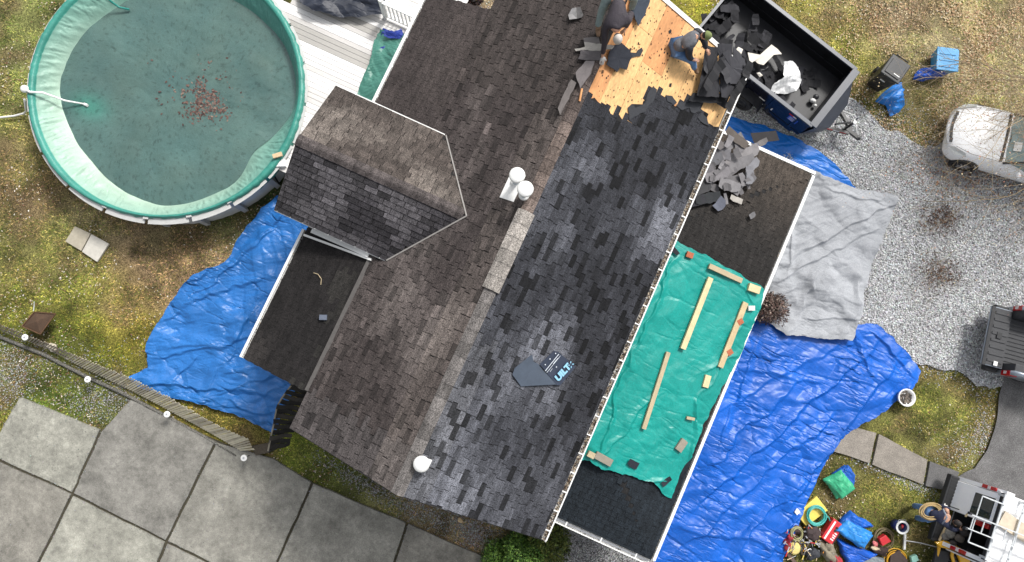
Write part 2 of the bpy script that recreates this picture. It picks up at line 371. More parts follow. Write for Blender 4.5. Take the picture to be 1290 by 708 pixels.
m_soil = mat('lawn_soil', attr=True, rough=.95, nscale=16, namt=.5, nscale2=70, namt2=.8, bump=1, bscale=30, bdist=.03, spec=.2, grain=.5, gscale=36)
link('lawn', bmesh_np('lawn', V, F, C, 'POINT'), m_soil, smooth=True, kind='structure')

def jag(poly, z, seed, amp=.14, step=.18):
    q = [Vector((*p, 0)) for p in g2(poly)]; out = []
    for i in range(len(q)):
        a, b = q[i], q[(i + 1) % len(q)]; n = max(1, int((b - a).length / step))
        for k in range(n): out.append(a.lerp(b, k / n))
    o = np.array([list(v) for v in out]); dx = (fbm(o[:, 0] * 1.7, o[:, 1] * 1.7, seed, 4) - .5) * 2 * amp * 2; dy = (fbm(o[:, 0] * 1.7, o[:, 1] * 1.7, seed + 5, 4) - .5) * 2 * amp * 2
    return [(o[i, 0] + dx[i], o[i, 1] + dy[i]) for i in range(len(o))]
def sheet(name, poly2, z, m, step=.35, hf=None):
    """filled outline as a small-cell sheet"""
    import bmesh
    bm = bmesh.new(); vs = [bm.verts.new((x, y, z)) for x, y in poly2]; f = bm.faces.new(vs)
    bmesh.ops.triangulate(bm, faces=[f]); bmesh.ops.recalc_face_normals(bm, faces=bm.faces)
    for f in bm.faces:
        if f.normal.z < 0: f.normal_flip()
    me = bpy.data.meshes.new(name); bm.to_mesh(me); bm.free()
    return link(name, me, m, kind='structure')
gravel_poly = jag(GRAVEL, 0, 61)
m_grav = mat('gravel_bed', lin(186, 186, 188, .9), rough=.9, nscale=55, namt=.55, nscale2=1.1, namt2=.16, bump=1, bscale=60, bdist=.03, spec=.25)
sheet('gravel_driveway', gravel_poly, .022, m_grav)
m_asph = mat('asphalt', lin(112, 111, 111), rough=.9, nscale=80, namt=.6, nscale2=2, namt2=.3, bump=.8, bscale=90, bdist=.01, spec=.2, grain=.25)
asph_poly = jag(ASPHALT, 0, 71, .05)
sheet('road', asph_poly, .03, m_asph)
m_bed = mat('dark_stone_bed', lin(84, 84, 84), rough=.9, nscale=40, namt=.6, bump=1, bscale=40, bdist=.03)
bed_poly = jag(BED, 0, 81, .06); sheet('stone_bed', bed_poly, .018, m_bed)

# concrete driveway: nine cast slabs, joints open between them, and the path by the road
m_conc = [mat('concrete_%s' % n, lin(*c), rough=.88, nscale=1.3, namt=.42, nscale2=9, namt2=.3, bump=.6, bscale=120, bdist=.006, spec=.25, detail=9, grain=.13, gscale=34)
          for n, c in (('pale', (154, 153, 143)), ('grey', (134, 132, 126)), ('warm', (138, 135, 127)), ('mid', (144, 142, 134)))]
def shrink(poly, d):
    c = np.mean(np.array(poly), 0); return [tuple(np.array(p) + (c - np.array(p)) / np.linalg.norm(c - np.array(p)) * d) for p in poly]
def slab_poly(q):
    out = []
    for i in range(len(q)):
        a, b = Vector((*q[i], 0)), Vector((*q[(i + 1) % len(q)], 0)); n = max(1, int((b - a).length / .25))
        for k in range(n):
            v = a.lerp(b, k / n); j = .0 if k == 0 else 1
            out.append((v.x + (vn(v.x, v.y, 4) - .5) * .045 * j, v.y + (vn(v.x, v.y, 9) - .5) * .045 * j))
    return out
vn = lambda x, y, s: float(fbm(np.array([x * 3]), np.array([y * 3]), s, 2)[0])
drv = props(bpy.data.objects.new('concrete_driveway', None), kind='structure'); COL.objects.link(drv); drv.location = P(200, 640); ORG[drv.name] = Vector(drv.location)
for i, s in enumerate(SLABS):
    MB().prism(slab_poly(shrink(g2(s), .018)), -.12, .045 + .006 * ((i * 7) % 4)).obj('concrete_slab', m_conc[(0, 1, 3, 3, 2, 2, 0, 3, 3)[i]], drv)
pth = props(bpy.data.objects.new('path', None), kind='structure'); COL.objects.link(pth); pth.location = P(1130, 575); ORG[pth.name] = Vector(pth.location)
m_path = mat('path_concrete', lin(146, 139, 130), rough=.92, nscale=50, namt=.4, nscale2=3, namt2=.25, bump=.6, bscale=80, bdist=.01, grain=.22)
for i, s in enumerate(WALK):
    MB().prism(slab_poly(shrink(g2(s), .02)), -.1, .04 + .004 * i).obj('concrete_slab', m_path if i < 2 else m_asph, pth)
# soil strip showing in the joints
m_dirt = mat('joint_soil', lin(70, 66, 52), rough=.95, nscale=20, namt=.4)
sheet('joint_soil', g2([(-70, 520), (-5, 560), (24, 505), (125, 545), (166, 508), (345, 585), (620, 712), (700, 765), (680, 815), (300, 795), (30, 748), (-80, 690)]), .008, m_dirt)

# ---- scattered ground cover (nobody could count it)
hard = [gravel_poly, asph_poly, bed_poly] + [g2(s) for s in SLABS] + [g2(s) for s in WALK]
def free(x, y, pad=0):
    ok = np.ones(x.shape, bool)
    for p in hard: ok &= ~inpoly(x, y, p)
    ok &= ~inpoly(x, y, HOUSEP); ok &= np.hypot(x - pool_c[0], y - pool_c[1]) > 3.7
    return ok
def scatter_px(n, x0=-60, x1=1350, y0=-60, y1=770):
    px = rng.uniform(x0, x1, n); py = rng.uniform(y0, y1, n)
    d = np.stack([(px - 645) / 860, -(py - 354) / 860, -np.ones(n)], 1) @ CR
    t = -CH / d[:, 2]; return d[:, 0] * t, d[:, 1] * t, px, py
def gz(x, y): return -.05 + (fbm(x * .8, y * .8, 31, 4) - .5) * .07
x, y, px, py = scatter_px(420000); ok = free(x, y)
dens = fbm(x * 1.6, y * 1.6, 44, 4); ok &= (dens > .30 + .25 * rng.random(len(x)))
x, y, px, py = x[ok], y[ok], px[ok], py[ok]; n = len(x)
a = rng.uniform(0, 2 * np.pi, n); L_ = rng.uniform(.03, .10, n); w = rng.uniform(.007, .018, n); z = gz(x, y)
dx, dy = np.cos(a), np.sin(a)
V = np.stack([np.stack([x - dy * w, y + dx * w, z], 1), np.stack([x + dy * w, y - dx * w, z], 1), np.stack([x + dx * L_, y + dy * L_, z + rng.uniform(.015, .06, n)], 1)], 1).reshape(-1, 3)
C = ground_col(x, y, px, py); k = rng.random(n)[:, None]
tint = np.where(k < .42, np.array([.62, .85, .5]), np.where(k < .72, np.array([1.15, 1.2, .8]), np.array([2.2, 2.0, 1.75])))
C = np.clip(C * tint * rng.uniform(.5, 1.8, n)[:, None], 0, .9)
m_grass = mat('grass_blades', attr=True, rough=.8, spec=.2)
link('grass', bmesh_np('grass', V, np.arange(3 * n).reshape(-1, 3), C), m_grass, kind='stuff', label='mossy green and straw coloured grass growing over the lawns', cat='grass')

def stones(name, x, y, z, s, C, m, **kw):
    n = len(x); base = np.array([(1, 0, 0), (0, 1, 0), (-1, 0, 0), (0, -1, 0), (0, 0, .7), (0, 0, -.5)], float)
    a = rng.uniform(0, 6.28, n); ca, sa = np.cos(a), np.sin(a); st = rng.uniform(.6, 1.3, (n, 2))
    B = base[None] * np.stack([st[:, 0], st[:, 1], np.ones(n)], 1)[:, None] * s[:, None, None] * rng.uniform(.75, 1.25, (n, 6, 1))
    V = np.stack([B[..., 0] * ca[:, None] - B[..., 1] * sa[:, None] + x[:, None], B[..., 0] * sa[:, None] + B[..., 1] * ca[:, None] + y[:, None], B[..., 2] + z[:, None]], -1).reshape(-1, 3)
    f = np.array([(0, 1, 4), (1, 2, 4), (2, 3, 4), (3, 0, 4), (1, 0, 5), (2, 1, 5), (3, 2, 5), (0, 3, 5)])
    F = (f[None] + 6 * np.arange(n)[:, None, None]).reshape(-1, 3)
    return link(name, bmesh_np(name, V, F, np.repeat(C, 8, 0)), m, **kw)
m_stone = mat('stones', attr=True, rough=.85, spec=.3)
def grey(n, lo, hi, warm=.04):
    s = rng.uniform(lo, hi, n)[:, None] * (1 + rng.normal(0, warm, (n, 3))); return np.clip(s, .01, .9)
x, y, px, py = scatter_px(150000, 870, 1340, 60, 540); ok = inpoly(x, y, gravel_poly) & ~inpoly(x, y, HOUSEP) & ~inpoly(x, y, asph_poly)
x, y, px, py = x[ok], y[ok], px[ok], py[ok]; n = len(x)
C = np.where(rng.random(n)[:, None] < .42, grey(n, .14, .42), grey(n, .44, .8)) * np.array([.98, 1., 1.01])
d1 = np.exp(-((px - 1183) ** 2 / 500 + (py - 275) ** 2 / 350)) + np.exp(-((px - 1183) ** 2 / 700 + (py - 345) ** 2 / 500)) + .5 * np.exp(-((px - 1200) ** 2 / 2500 + (py - 215) ** 2 / 900)) + .25 * np.clip((fbm(x * .9, y * .9, 91, 4) - .55) * 6, 0, 1)
C = C * (1 - .62 * np.clip(d1, 0, 1)[:, None]) + np.array([.05, .03, .015]) * np.clip(d1, 0, 1)[:, None]
stones('gravel', x, y, np.full(n, .03), rng.uniform(.014, .034, n), C, m_stone, kind='stuff', label='pale grey crushed gravel covering the driveway', cat='gravel')
x, y, px, py = scatter_px(60000, 620, 850, 620, 770); ok = inpoly(x, y, bed_poly) & ~inpoly(x, y, HOUSEP)
x, y = x[ok], y[ok]; n = len(x)
stones('bed_stones', x, y, np.full(n, .03), rng.uniform(.015, .03, n), grey(n, .03, .4), m_stone, kind='stuff', label='dark and pale mixed pebbles filling the bed at the corner of the house', cat='pebbles')
gp_ = np.array(gravel_poly); gi = rng.integers(0, len(gp_), 9000); sx = gp_[gi, 0] + rng.normal(0, .22, 9000); sy = gp_[gi, 1] + rng.normal(0, .22, 9000)
ok = ~inpoly(sx, sy, gravel_poly) & ~inpoly(sx, sy, HOUSEP) & ~inpoly(sx, sy, asph_poly); sx, sy = sx[ok], sy[ok]; n = len(sx)
stones('edge_gravel', sx, sy, gz(sx, sy) + .012, rng.uniform(.010, .028, n), grey(n, .2, .75), m_stone, kind='stuff', label='gravel spilled into the grass along the edge of the driveway', cat='gravel')
# loose stones lying in the grass beside the concrete and along the wall
xs_, ys_, cs_ = [], [], []
for (cx, cy, rx, ry, n, lo, hi) in ((130, 505, 50, 26, 1500, .15, .45), (15, 470, 35, 45, 1500, .2, .5), (520, 640, 60, 18, 1300, .12, .4), (600, 672, 50, 22, 2600, .12, .4), (1215, 565, 40, 26, 500, .25, .6), (1240, 545, 12, 34, 500, .25, .6),
                                    (1110, 592, 50, 8, 500, .3, .6), (1160, 612, 30, 7, 400, .3, .6), (1130, 150, 50, 22, 700, .2, .5), (90, 450, 70, 20, 300, .2, .4), (560, 4, 50, 18, 1500, .3, .6), (450, 605, 50, 14, 700, .15, .4)):
    qx = rng.normal(cx, rx * .6, n); qy = rng.normal(cy, ry * .6, n)
    if rx > 40 and cy > 590 and cx < 700: qy += (qx - cx) * .48
    if cy in (592, 612): qy += (qx - cx) * .5
    d = np.stack([(qx - 645) / 860, -(qy - 354) / 860, -np.ones(n)], 1) @ CR; t = -CH / d[:, 2]
    X, Y = d[:, 0] * t, d[:, 1] * t; ok = free(X, Y); xs_.append(X[ok]); ys_.append(Y[ok]); cs_.append(grey(int(ok.sum()), lo, hi, .08))
x = np.concatenate(xs_); y = np.concatenate(ys_); C = np.concatenate(cs_)
stones('loose_stones', x, y, gz(x, y) + .01, rng.uniform(.008, .024, len(x)), C, m_stone, kind='stuff', label='small pale stones strewn in the grass along the edges', cat='stones')
# grit and crumbs on the concrete, moss and grit in its joints
xs_, ys_ = [], []
for s in SLABS[:8]:
    q = [Vector((*p, 0)) for p in g2(s)]
    for i in range(len(q)):
        a, b = q[i], q[(i + 1) % len(q)]; n = int((b - a).length * 55); t = rng.random(n); xs_.append(a.x + (b.x - a.x) * t + rng.normal(0, .03, n)); ys_.append(a.y + (b.y - a.y) * t + rng.normal(0, .03, n))
X, Y, px, py = scatter_px(3000, 0, 700, 500, 720); xs_.append(X); ys_.append(Y); x = np.concatenate(xs_); y = np.concatenate(ys_); n = len(x)
inside = np.zeros(n, bool)
for s in SLABS: inside |= inpoly(x, y, g2(s))
x, y = x[inside], y[inside]; n = len(x); C = grey(n, .04, .35, .12)
stones('grit', x, y, np.full(n, .06), rng.uniform(.004, .014, n), C, m_stone, kind='stuff', label='dark grit and crumbs along the joints of the concrete driveway', cat='grit')
# fallen leaves and petals
def leaves(name, x, y, z, s, C, m, **kw):
    n = len(x); a = rng.uniform(0, 6.28, n); ca, sa = np.cos(a), np.sin(a)
    b = np.array([(-1, 0), (0, -.55), (1, 0), (0, .55)], float); V = []
    tz = rng.uniform(-.4, .4, (n, 4))
    X = (b[None, :, 0] * ca[:, None] - b[None, :, 1] * sa[:, None]) * s[:, None] + x[:, None]
    Y = (b[None, :, 0] * sa[:, None] + b[None, :, 1] * ca[:, None]) * s[:, None] + y[:, None]
    V = np.stack([X, Y, z[:, None] + (tz + .4) * s[:, None]], -1).reshape(-1, 3)
    return link(name, bmesh_np(name, V, np.arange(4 * n).reshape(-1, 4), C), m, **kw)
m_leaf = mat('dead_leaves', attr=True, rough=.75, spec=.25)
x, y, px, py = scatter_px(60000); ok = free(x, y) & (fbm(x * .7, y * .7, 77, 4) > .42 + .2 * rng.random(len(x)))
x, y = x[ok][:16000], y[ok][:16000]; n = len(x)
pal = np.array([(.22, .12, .06), (.35, .25, .14), (.5, .42, .3), (.16, .08, .05), (.6, .55, .48)])
leaves_xy = []
for (cx, cy, rx, ry, n, cs) in ((1183, 275, 13, 9, 260, ((70, 52, 44), (110, 76, 54), (52, 40, 36))), (1183, 345, 15, 11, 300, ((80, 60, 50), (60, 46, 40), (110, 84, 66))), (1205, 215, 40, 22, 260, ((196, 140, 104), (160, 110, 80), (120, 90, 70))), (1225, 225, 34, 14, 160, ((200, 150, 116), (140, 96, 72))), (1275, 235, 20, 30, 140, ((190, 146, 112), (130, 100, 76)))):
    px_ = rng.normal(cx, rx, n); py_ = rng.normal(cy, ry, n); d = np.stack([(px_ - 645) / 860, -(py_ - 354) / 860, -np.ones(n)], 1) @ CR; t = -CH / d[:, 2]
    leaves_xy.append(np.c_[d[:, 0] * t, d[:, 1] * t, np.array([lin(*c) for c in cs])[rng.integers(0, len(cs), n)]])
q_ = np.concatenate(leaves_xy); leaves('leaf_clumps', q_[:, 0], q_[:, 1], np.full(len(q_), .06), rng.uniform(.015, .04, len(q_)), q_[:, 2:], m_leaf, kind='stuff', label='brown and orange dead leaves gathered in two patches on the gravel', cat='leaves')
px_ = np.r_[rng.uniform(1050, 1310, 9000), rng.normal(1250, 40, 3000)]; py_ = np.r_[rng.uniform(-20, 200, 9000), rng.normal(60, 50, 3000)]; d = np.stack([(px_ - 645) / 860, -(py_ - 354) / 860, -np.ones(12000)], 1) @ CR; t = -CH / d[:, 2]
X, Y = d[:, 0] * t, d[:, 1] * t; ok = free(X, Y) & (fbm(X * 1.1, Y * 1.1, 97, 4) > .36 + .25 * rng.random(12000)); X, Y = X[ok], Y[ok]; n = len(X)
leaves('fallen_blossom', X, Y, gz(X, Y) + .03, rng.uniform(.014, .036, n), np.array([lin(222, 196, 150), lin(206, 160, 130), lin(232, 216, 180), lin(180, 150, 110)])[rng.integers(0, 4, n)], m_leaf, kind='stuff', label='pale straw and pink petals fallen on the lawn under the tree', cat='petals')
n = len(x); leaves('fallen_leaves', x, y, gz(x, y) + .015, rng.uniform(.012, .035, n), pal[rng.integers(0, 5, n)] * rng.uniform(.7, 1.2, (n, 1)), m_leaf, kind='stuff', label='brown and straw coloured dead leaves strewn over the lawns', cat='leaves')

# ---------------------------------------------------------------- the house
house = thing('house', (0, 0, 0), 'large shingled house with its roof half torn open down to bare wood', 'house')
RX, RZ = -.44, 6.0                                  # ridge
EX, EZ = 2.85, 4.27                                 # right eave
BX, BZ = -3.22, 4.6                                 # left eave
Y0, Y1 = -3.5, 8.52
class Slope:
    def __init__(s, o, A, low):                     # o ridge start, A unit along, low = point at the foot of the slope straight below o
        s.o = Vector(o); s.A = Vector(A).normalized(); d = Vector(low) - s.o; s.T = d.length; s.D = d.normalized()
        n = s.A.cross(s.D); s.N = n if n.z > 0 else -n
    def pt(s, a, t, h=0): return s.o + s.A * a + s.D * t + s.N * h
    def px(s, x, y): return PP(x, y, s.o, s.N)
    def st(s, p): d = Vector(p) - s.o; return d.dot(s.A), d.dot(s.D)
    def z(s, x, y): return s.o.z - (s.N.x * (x - s.o.x) + s.N.y * (y - s.o.y)) / s.N.z
SR = Slope((RX, Y0, RZ), (0, 1, 0), (EX, Y0, EZ))
SL = Slope((RX, Y0, RZ), (0, 1, 0), (BX, Y0, BZ))
SLL = Slope((BX, -2.66, BZ - .03), (0, 1, 0), (-5.02, -2.66, 3.98))
SUL = Slope((BX, 3.6, BZ - .03), (0, 1, 0), (-4.86, 3.6, 4.02))
DRY, DE0, DE1, DZ, DEZ, DX = 2.28, .72, 3.87, 5.42, 4.78, -5.62
SD0 = Slope((DX, DRY, DZ), (1, 0, 0), (DX, DE0, DEZ))
SD1 = Slope((DX, DRY, DZ), (1, 0, 0), (DX, DE1, DEZ))
LX, LY0, LY1, LZ, LP = 5.83, -3.2, 7.48, 2.7, .2
SP = Slope((2.3, LY0, LZ + LP * (LX - 2.3)), (0, 1, 0), (LX, LY0, LZ))
SPN = Slope((LX, LY1 - 3.53, LZ + LP * 3.53), (-1, 0, 0), (LX, LY1, LZ))
SPS = Slope((LX, LY0 + 3.53, LZ + LP * 3.53), (-1, 0, 0), (LX, LY0, LZ))
m_deck = mat('roof_deck_board', lin(26, 25, 26), rough=.9, nscale=20, namt=.3)
m_shA = mat('shingle_granules', attr=True, rough=.85, grain=.5, gscale=44, streak=.24, nscale2=5, namt2=.12, bump=.5, bscale=240, bdist=.004, spec=.2)
m_shO = mat('shingle_granules_single', objcol=True, rough=.85, grain=.5, gscale=44, streak=.24, nscale2=5, namt2=.12, bump=.5, bscale=240, bdist=.004, spec=.2)
m_white = mat('white_painted_metal', lin(236, 236, 234, .85), rough=.4, nscale=3, namt=.05, nscale2=22, namt2=.05)
m_wall = mat('siding_paint', lin(196, 194, 190), rough=.7, nscale=4, namt=.06)
def deck(sl, poly, th=.07):                         # poly in (s,t)
    m = MB(); top = [sl.pt(a, t, -.012) for a, t in poly]; bot = [sl.pt(a, t, -.012 - th) for a, t in poly]; n = len(poly)
    up = (top[1] - top[0]).cross(top[2] - top[1]).z > 0
    f = [tuple(range(n)), tuple(range(n, 2 * n))[::-1]] + [(i, n + i, n + (i + 1) % n, (i + 1) % n) for i in range(n)]
    if not up: f = [q[::-1] for q in f]
    m.add(top + bot, f); return m.obj('roof_slope', m_deck, house)
TABS = []                                           # every shingle of the house: (slope object, frame, s, t, w, e, colour, score)
TEAR = [(751, 81), (737, 108), (731, 124), (749, 119), (757, 129), (766, 131), (771, 141), (779, 139), (784, 147), (797, 152), (799, 143), (792, 134), (803, 138), (812, 133), (812, 122), (822, 110), (831, 114), (838, 121), (851, 130), (862, 127), (872, 128), (884, 136), (893, 156), (903, 158), (1000, 90), (830, -90), (782, -60), (768, 30)]
def pxof(v): q = QQ([list(v)])[0]; return q[0], q[1]
def lay(sl, ob, L, T, colf, keep=None, e=.13, wmin=.27, wmax=.36, tab3=False, h=.007, s_off=0):
    r = random.Random(int(sl.o.x * 77 + sl.o.y * 31) + 5); k = 0; t = .02
    while t < T - .01:
        t2 = min(t + e, T + .015); s = s_off - (r.uniform(0, wmax) if not tab3 else ((k % 2) * .152 + r.uniform(-.01, .01)))
        while s < s_off + L:
            w = .305 if tab3 else r.uniform(wmin, wmax)
            a0, a1 = max(s, s_off - .01), min(s + w, s_off + L + .01)
            if a1 - a0 > .05:
                c = sl.pt((a0 + a1) / 2, (t + t2) / 2)
                if keep is None or keep(c, a0, a1, t, t2):
                    TABS.append((sl, ob, a0, t, a1 - a0, t2 - t, colf(c, r), c.z - .02 * abs(c.y - 1)))
            s += w
        t += e; k += 1
def srgb_mix(a, b, f): return tuple(a[i] + (b[i] - a[i]) * f for i in range(3))
def wv(x, y, s, o=4): return float(fbm(np.array([x]), np.array([y]), s, o)[0])
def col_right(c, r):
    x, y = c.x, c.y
    w = min(1, max(0, (wv(x * .75, y * .45, 101) - .45) * 4.2)); w2 = min(1, max(0, (wv(x * 1.6, y * .5, 131) - .5) * 5))  # pale patches: sky sheen painted into the weathered tab colours
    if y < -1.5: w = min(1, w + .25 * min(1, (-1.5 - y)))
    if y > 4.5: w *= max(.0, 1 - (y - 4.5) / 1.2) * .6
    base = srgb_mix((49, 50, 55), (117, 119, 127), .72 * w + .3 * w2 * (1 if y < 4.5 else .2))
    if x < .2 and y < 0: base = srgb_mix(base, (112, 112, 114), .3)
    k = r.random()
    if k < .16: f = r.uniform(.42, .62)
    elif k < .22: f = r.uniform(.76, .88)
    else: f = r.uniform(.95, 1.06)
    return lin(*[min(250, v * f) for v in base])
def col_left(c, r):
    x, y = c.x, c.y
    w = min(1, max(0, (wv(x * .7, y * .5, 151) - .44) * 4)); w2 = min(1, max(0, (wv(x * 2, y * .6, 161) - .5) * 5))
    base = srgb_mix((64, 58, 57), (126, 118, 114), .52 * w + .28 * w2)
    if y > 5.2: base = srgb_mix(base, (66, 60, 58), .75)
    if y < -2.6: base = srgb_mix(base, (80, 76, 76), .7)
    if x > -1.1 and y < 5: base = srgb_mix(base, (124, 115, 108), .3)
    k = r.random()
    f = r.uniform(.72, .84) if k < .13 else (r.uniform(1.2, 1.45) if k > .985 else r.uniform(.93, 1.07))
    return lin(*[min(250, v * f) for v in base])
def col_flat(c0, amt=.06, patch=None, seed=0, light=(120, 115, 110)):
    def f(c, r):
        b = c0
        w = min(1, max(0, (wv(c.x * .8, c.y * .8, 200 + seed) - .5) * 4)); b = srgb_mix(b, light, w * .25)
        if patch: b = patch(c, b)
        k = r.uniform(1 - amt, 1 + amt); return lin(*[v * k for v in b])
    return f
Lm = Y1 - Y0
dsr = deck(SR, [(0, 0), (Lm, 0), (Lm, SR.T), (0, SR.T)])
dsl = deck(SL, [(0, 0), (Lm, 0), (Lm, SL.T), (0, SL.T)])
_tear = TEAR
def keep_r(c, a0, a1, t, t2):
    n = 0
    for a in (a0 + .02, (a0 + a1) / 2, a1 - .02):
        q = pxof(SR.pt(a, (t + t2) / 2)); n += bool(inpoly([q[0]], [q[1]], _tear)[0])
    return n < 2
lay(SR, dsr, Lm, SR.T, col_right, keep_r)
def keep_l(c, *a):                                   # nothing under the cross gable
    if DE0 + .1 < c.y < DE1 - .1:
        dz = DZ - (DZ - DEZ) / (DRY - DE0) * abs(c.y - DRY)
        if c.z < dz - .12: return False
    return True
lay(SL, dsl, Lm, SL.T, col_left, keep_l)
# lean-to roofs on the left
dll = deck(SLL, [(0, 0), (3.45, 0), (3.45, SLL.T), (0, SLL.T)])
lay(SLL, dll, 3.45, SLL.T, col_flat((36, 34, 34), .05, lambda c, b: srgb_mix(b, (60, 59, 55), .5) if (c.x > -3.9 and c.y < .2 and wv(c.x * 2, c.y, 3) > .5) else b, 3, (92, 86, 82)), tab3=True)
dul = deck(SUL, [(0, 0), (3.52, 0), (3.52, SUL.T), (0, SUL.T)])
lay(SUL, dul, 3.52, SUL.T, col_flat((64, 58, 57), .04, None, 5, (92, 84, 80)), tab3=True)
# cross gable
def col_d0(c, r):  # shade of this slope painted in as darker tab colours
    w = min(1, max(0, (wv(c.x * 1.1, c.y * 1.6, 171) - .42) * 4)); b = srgb_mix((50, 48, 51), (114, 111, 114), w * .65)
    if c.x < -5: b = srgb_mix(b, (70, 68, 70), .5)
    f = r.uniform(.85, 1.12) * (.72 if r.random() < .1 else 1); return lin(*[v * f for v in b])
def col_d1(c, r):
    w = min(1, max(0, (wv(c.x * 1.1, c.y * 1.6, 181) - .42) * 4)); b = srgb_mix((80, 73, 69), (132, 124, 117), w * .6)
    f = r.uniform(.88, 1.1); return lin(*[v * f for v in b])
mz = lambda x: RZ - (RZ - BZ) / (RX - BX) * (RX - x)
Ld = 4.05
apx = RX - (RZ - DZ) / ((RZ - BZ) / (RX - BX)) - DX; eax = RX - (RZ - DEZ) / ((RZ - BZ) / (RX - BX)) - DX
dd0 = deck(SD0, [(0, 0), (apx, 0), (eax, SD0.T), (0, SD0.T)])
dd1 = deck(SD1, [(0, 0), (apx, 0), (eax, SD1.T), (0, SD1.T)])
kd = lambda c, a0, a1, t, t2: c.z > mz(c.x) - .01
lay(SD0, dd0, Ld, SD0.T, col_d0, kd, e=.13, wmin=.29, wmax=.34)
lay(SD1, dd1, Ld, SD1.T, col_d1, kd, e=.13, wmin=.29, wmax=.34)
# low hipped roof on the right
dp = deck(SP, [(3.53, 0), (LY1 - LY0 - 3.53, 0), (LY1 - LY0, SP.T), (0, SP.T)])
dpn = deck(SPN, [(0, 0), (0, SPN.T), (3.53, SPN.T), (3.53, 0)][::1] and [(0, SPN.T), (3.53, SPN.T), (3.53, 0)])
dps = deck(SPS, [(0, SPS.T), (3.53, SPS.T), (3.53, 0)])
pcol = col_flat((44, 42, 41), .05, lambda c, b: (34, 40, 46) if c.y < 0 else srgb_mix(b, (74, 67, 61), min(1, max(0, (c.y - 5) / 2))), 7, (84, 78, 74))
def hipk(side):
    def k(c, *a):
        n_, s_ = LY1 - c.y, c.y - LY0; x_ = LX - c.x
        return {'p': x_ <= min(n_, s_) + .03, 'n': n_ <= x_ + .03, 's': s_ <= x_ + .03}[side]
    return k
lay(SP, dp, LY1 - LY0, SP.T, pcol, hipk('p'), tab3=True)
lay(SPN, dpn, 3.53, SPN.T, pcol, hipk('n'), tab3=True)
lay(SPS, dps, 3.53, SPS.T, pcol, hipk('s'), tab3=True)

# 300 shingles that show largest are parts, the rest is joined per slope
main_i = sorted([i for i, t in enumerate(TABS) if t[0] in (SR, SL, SD0, SD1)], key=lambda i: -(TABS[i][7] + TABS[i][4]))[:300]
single = set(main_i); SHM = {}
def tab_geo(w, e, k, g=.005):
    if g < .004: v, f = tab_geo(w, e, k); return [((g if x < .01 else w - g) if 1 else x, y if y < .1 else e - .001, z * .7 if z > 0 else z) for x, y, z in v], f
    h0, h1 = .003, .014 + .003 * (k % 3)
    v = [(.007, 0, h0), (w - .007, 0, h0), (w - .007, e - .007, h1), (.007, e - .007, h1), (.007, e - .007, -.008), (w - .007, e - .007, -.008), (.007, 0, -.008), (w - .007, 0, -.008)]
    return v, [(0, 3, 2, 1), (3, 4, 5, 2), (0, 6, 4, 3), (1, 2, 5, 7)]
groups = {}
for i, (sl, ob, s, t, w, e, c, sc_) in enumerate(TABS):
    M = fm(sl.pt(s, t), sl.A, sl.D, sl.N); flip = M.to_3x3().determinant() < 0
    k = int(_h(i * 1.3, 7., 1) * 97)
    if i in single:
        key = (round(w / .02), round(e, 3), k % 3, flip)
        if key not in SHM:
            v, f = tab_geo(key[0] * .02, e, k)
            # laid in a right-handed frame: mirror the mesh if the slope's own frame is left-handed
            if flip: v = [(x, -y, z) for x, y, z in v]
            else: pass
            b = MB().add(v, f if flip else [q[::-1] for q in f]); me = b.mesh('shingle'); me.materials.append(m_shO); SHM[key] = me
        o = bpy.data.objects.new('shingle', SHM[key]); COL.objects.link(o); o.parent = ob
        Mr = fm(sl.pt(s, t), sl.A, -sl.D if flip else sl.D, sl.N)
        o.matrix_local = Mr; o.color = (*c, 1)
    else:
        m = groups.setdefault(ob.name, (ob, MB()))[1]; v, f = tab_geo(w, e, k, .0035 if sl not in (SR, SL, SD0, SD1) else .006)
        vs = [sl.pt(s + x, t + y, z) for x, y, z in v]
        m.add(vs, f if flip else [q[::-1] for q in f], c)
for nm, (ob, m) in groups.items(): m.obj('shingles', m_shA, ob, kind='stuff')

# bare plywood under the torn-off shingles
m_ply = mat('bare_plywood', lin(222, 178, 122, .9), rough=.8, nscale=3.0, namt=.24, nscale2=26, namt2=.28, bump=.3, bscale=60, stretch=(1, .35, 1))
m_ply2 = mat('stained_plywood', lin(206, 148, 98, .9), rough=.8, nscale=3, namt=.25, nscale2=22, namt2=.2, bump=.3, bscale=60, stretch=(1, .35, 1))
def plate(sl, a0, a1, t0, t1, h0, h1, m=None, col=None):
    m = m or MB(); m.frame(sl.pt(a0, t0, h0), sl.A, sl.D, sl.N, a1 - a0, t1 - t0, h1 - h0, col); return m
def wind(m):                                          # make faces point outwards for left-handed frames
    m.f = [f[::-1] for f in m.f]; return m
i = 0
for (t0, t1, offs) in ((.10, .50, 0.5), (.50, 1.05, 1.5), (1.05, 1.66, .9), (1.66, 2.27, 2.0), (2.27, 2.88, .6), (2.88, 3.3, 1.3), (3.3, 3.7, .2)):
    s = 7.2 + offs - 2.44
    while s < Lm:
        a0, a1 = max(s, 7.7), min(s + 2.44, Lm - .01)
        if a1 > a0 + .05:
            mm = plate(SR, a0 + .003, a1 - .003, t0 + .003, min(t1, SR.T) - .003, -.010, -.001 + .002 * (i % 2))
            if SR.A.cross(SR.D).dot(SR.N) < 0: wind(mm)
            mm.obj('plywood_panel', m_ply2 if (t0 < .5 or i % 5 == 3) else m_ply, dsr)
        s += 2.44; i += 1
UF = [(905, 160), (893, 159), (884, 138), (872, 131), (862, 131), (851, 134), (838, 126), (831, 118), (822, 114), (812, 125), (812, 136), (803, 141), (796, 139), (800, 147), (797, 156), (784, 151), (779, 143), (770, 145), (766, 135), (757, 133), (749, 123), (733, 127), (690, 235), (855, 300)]
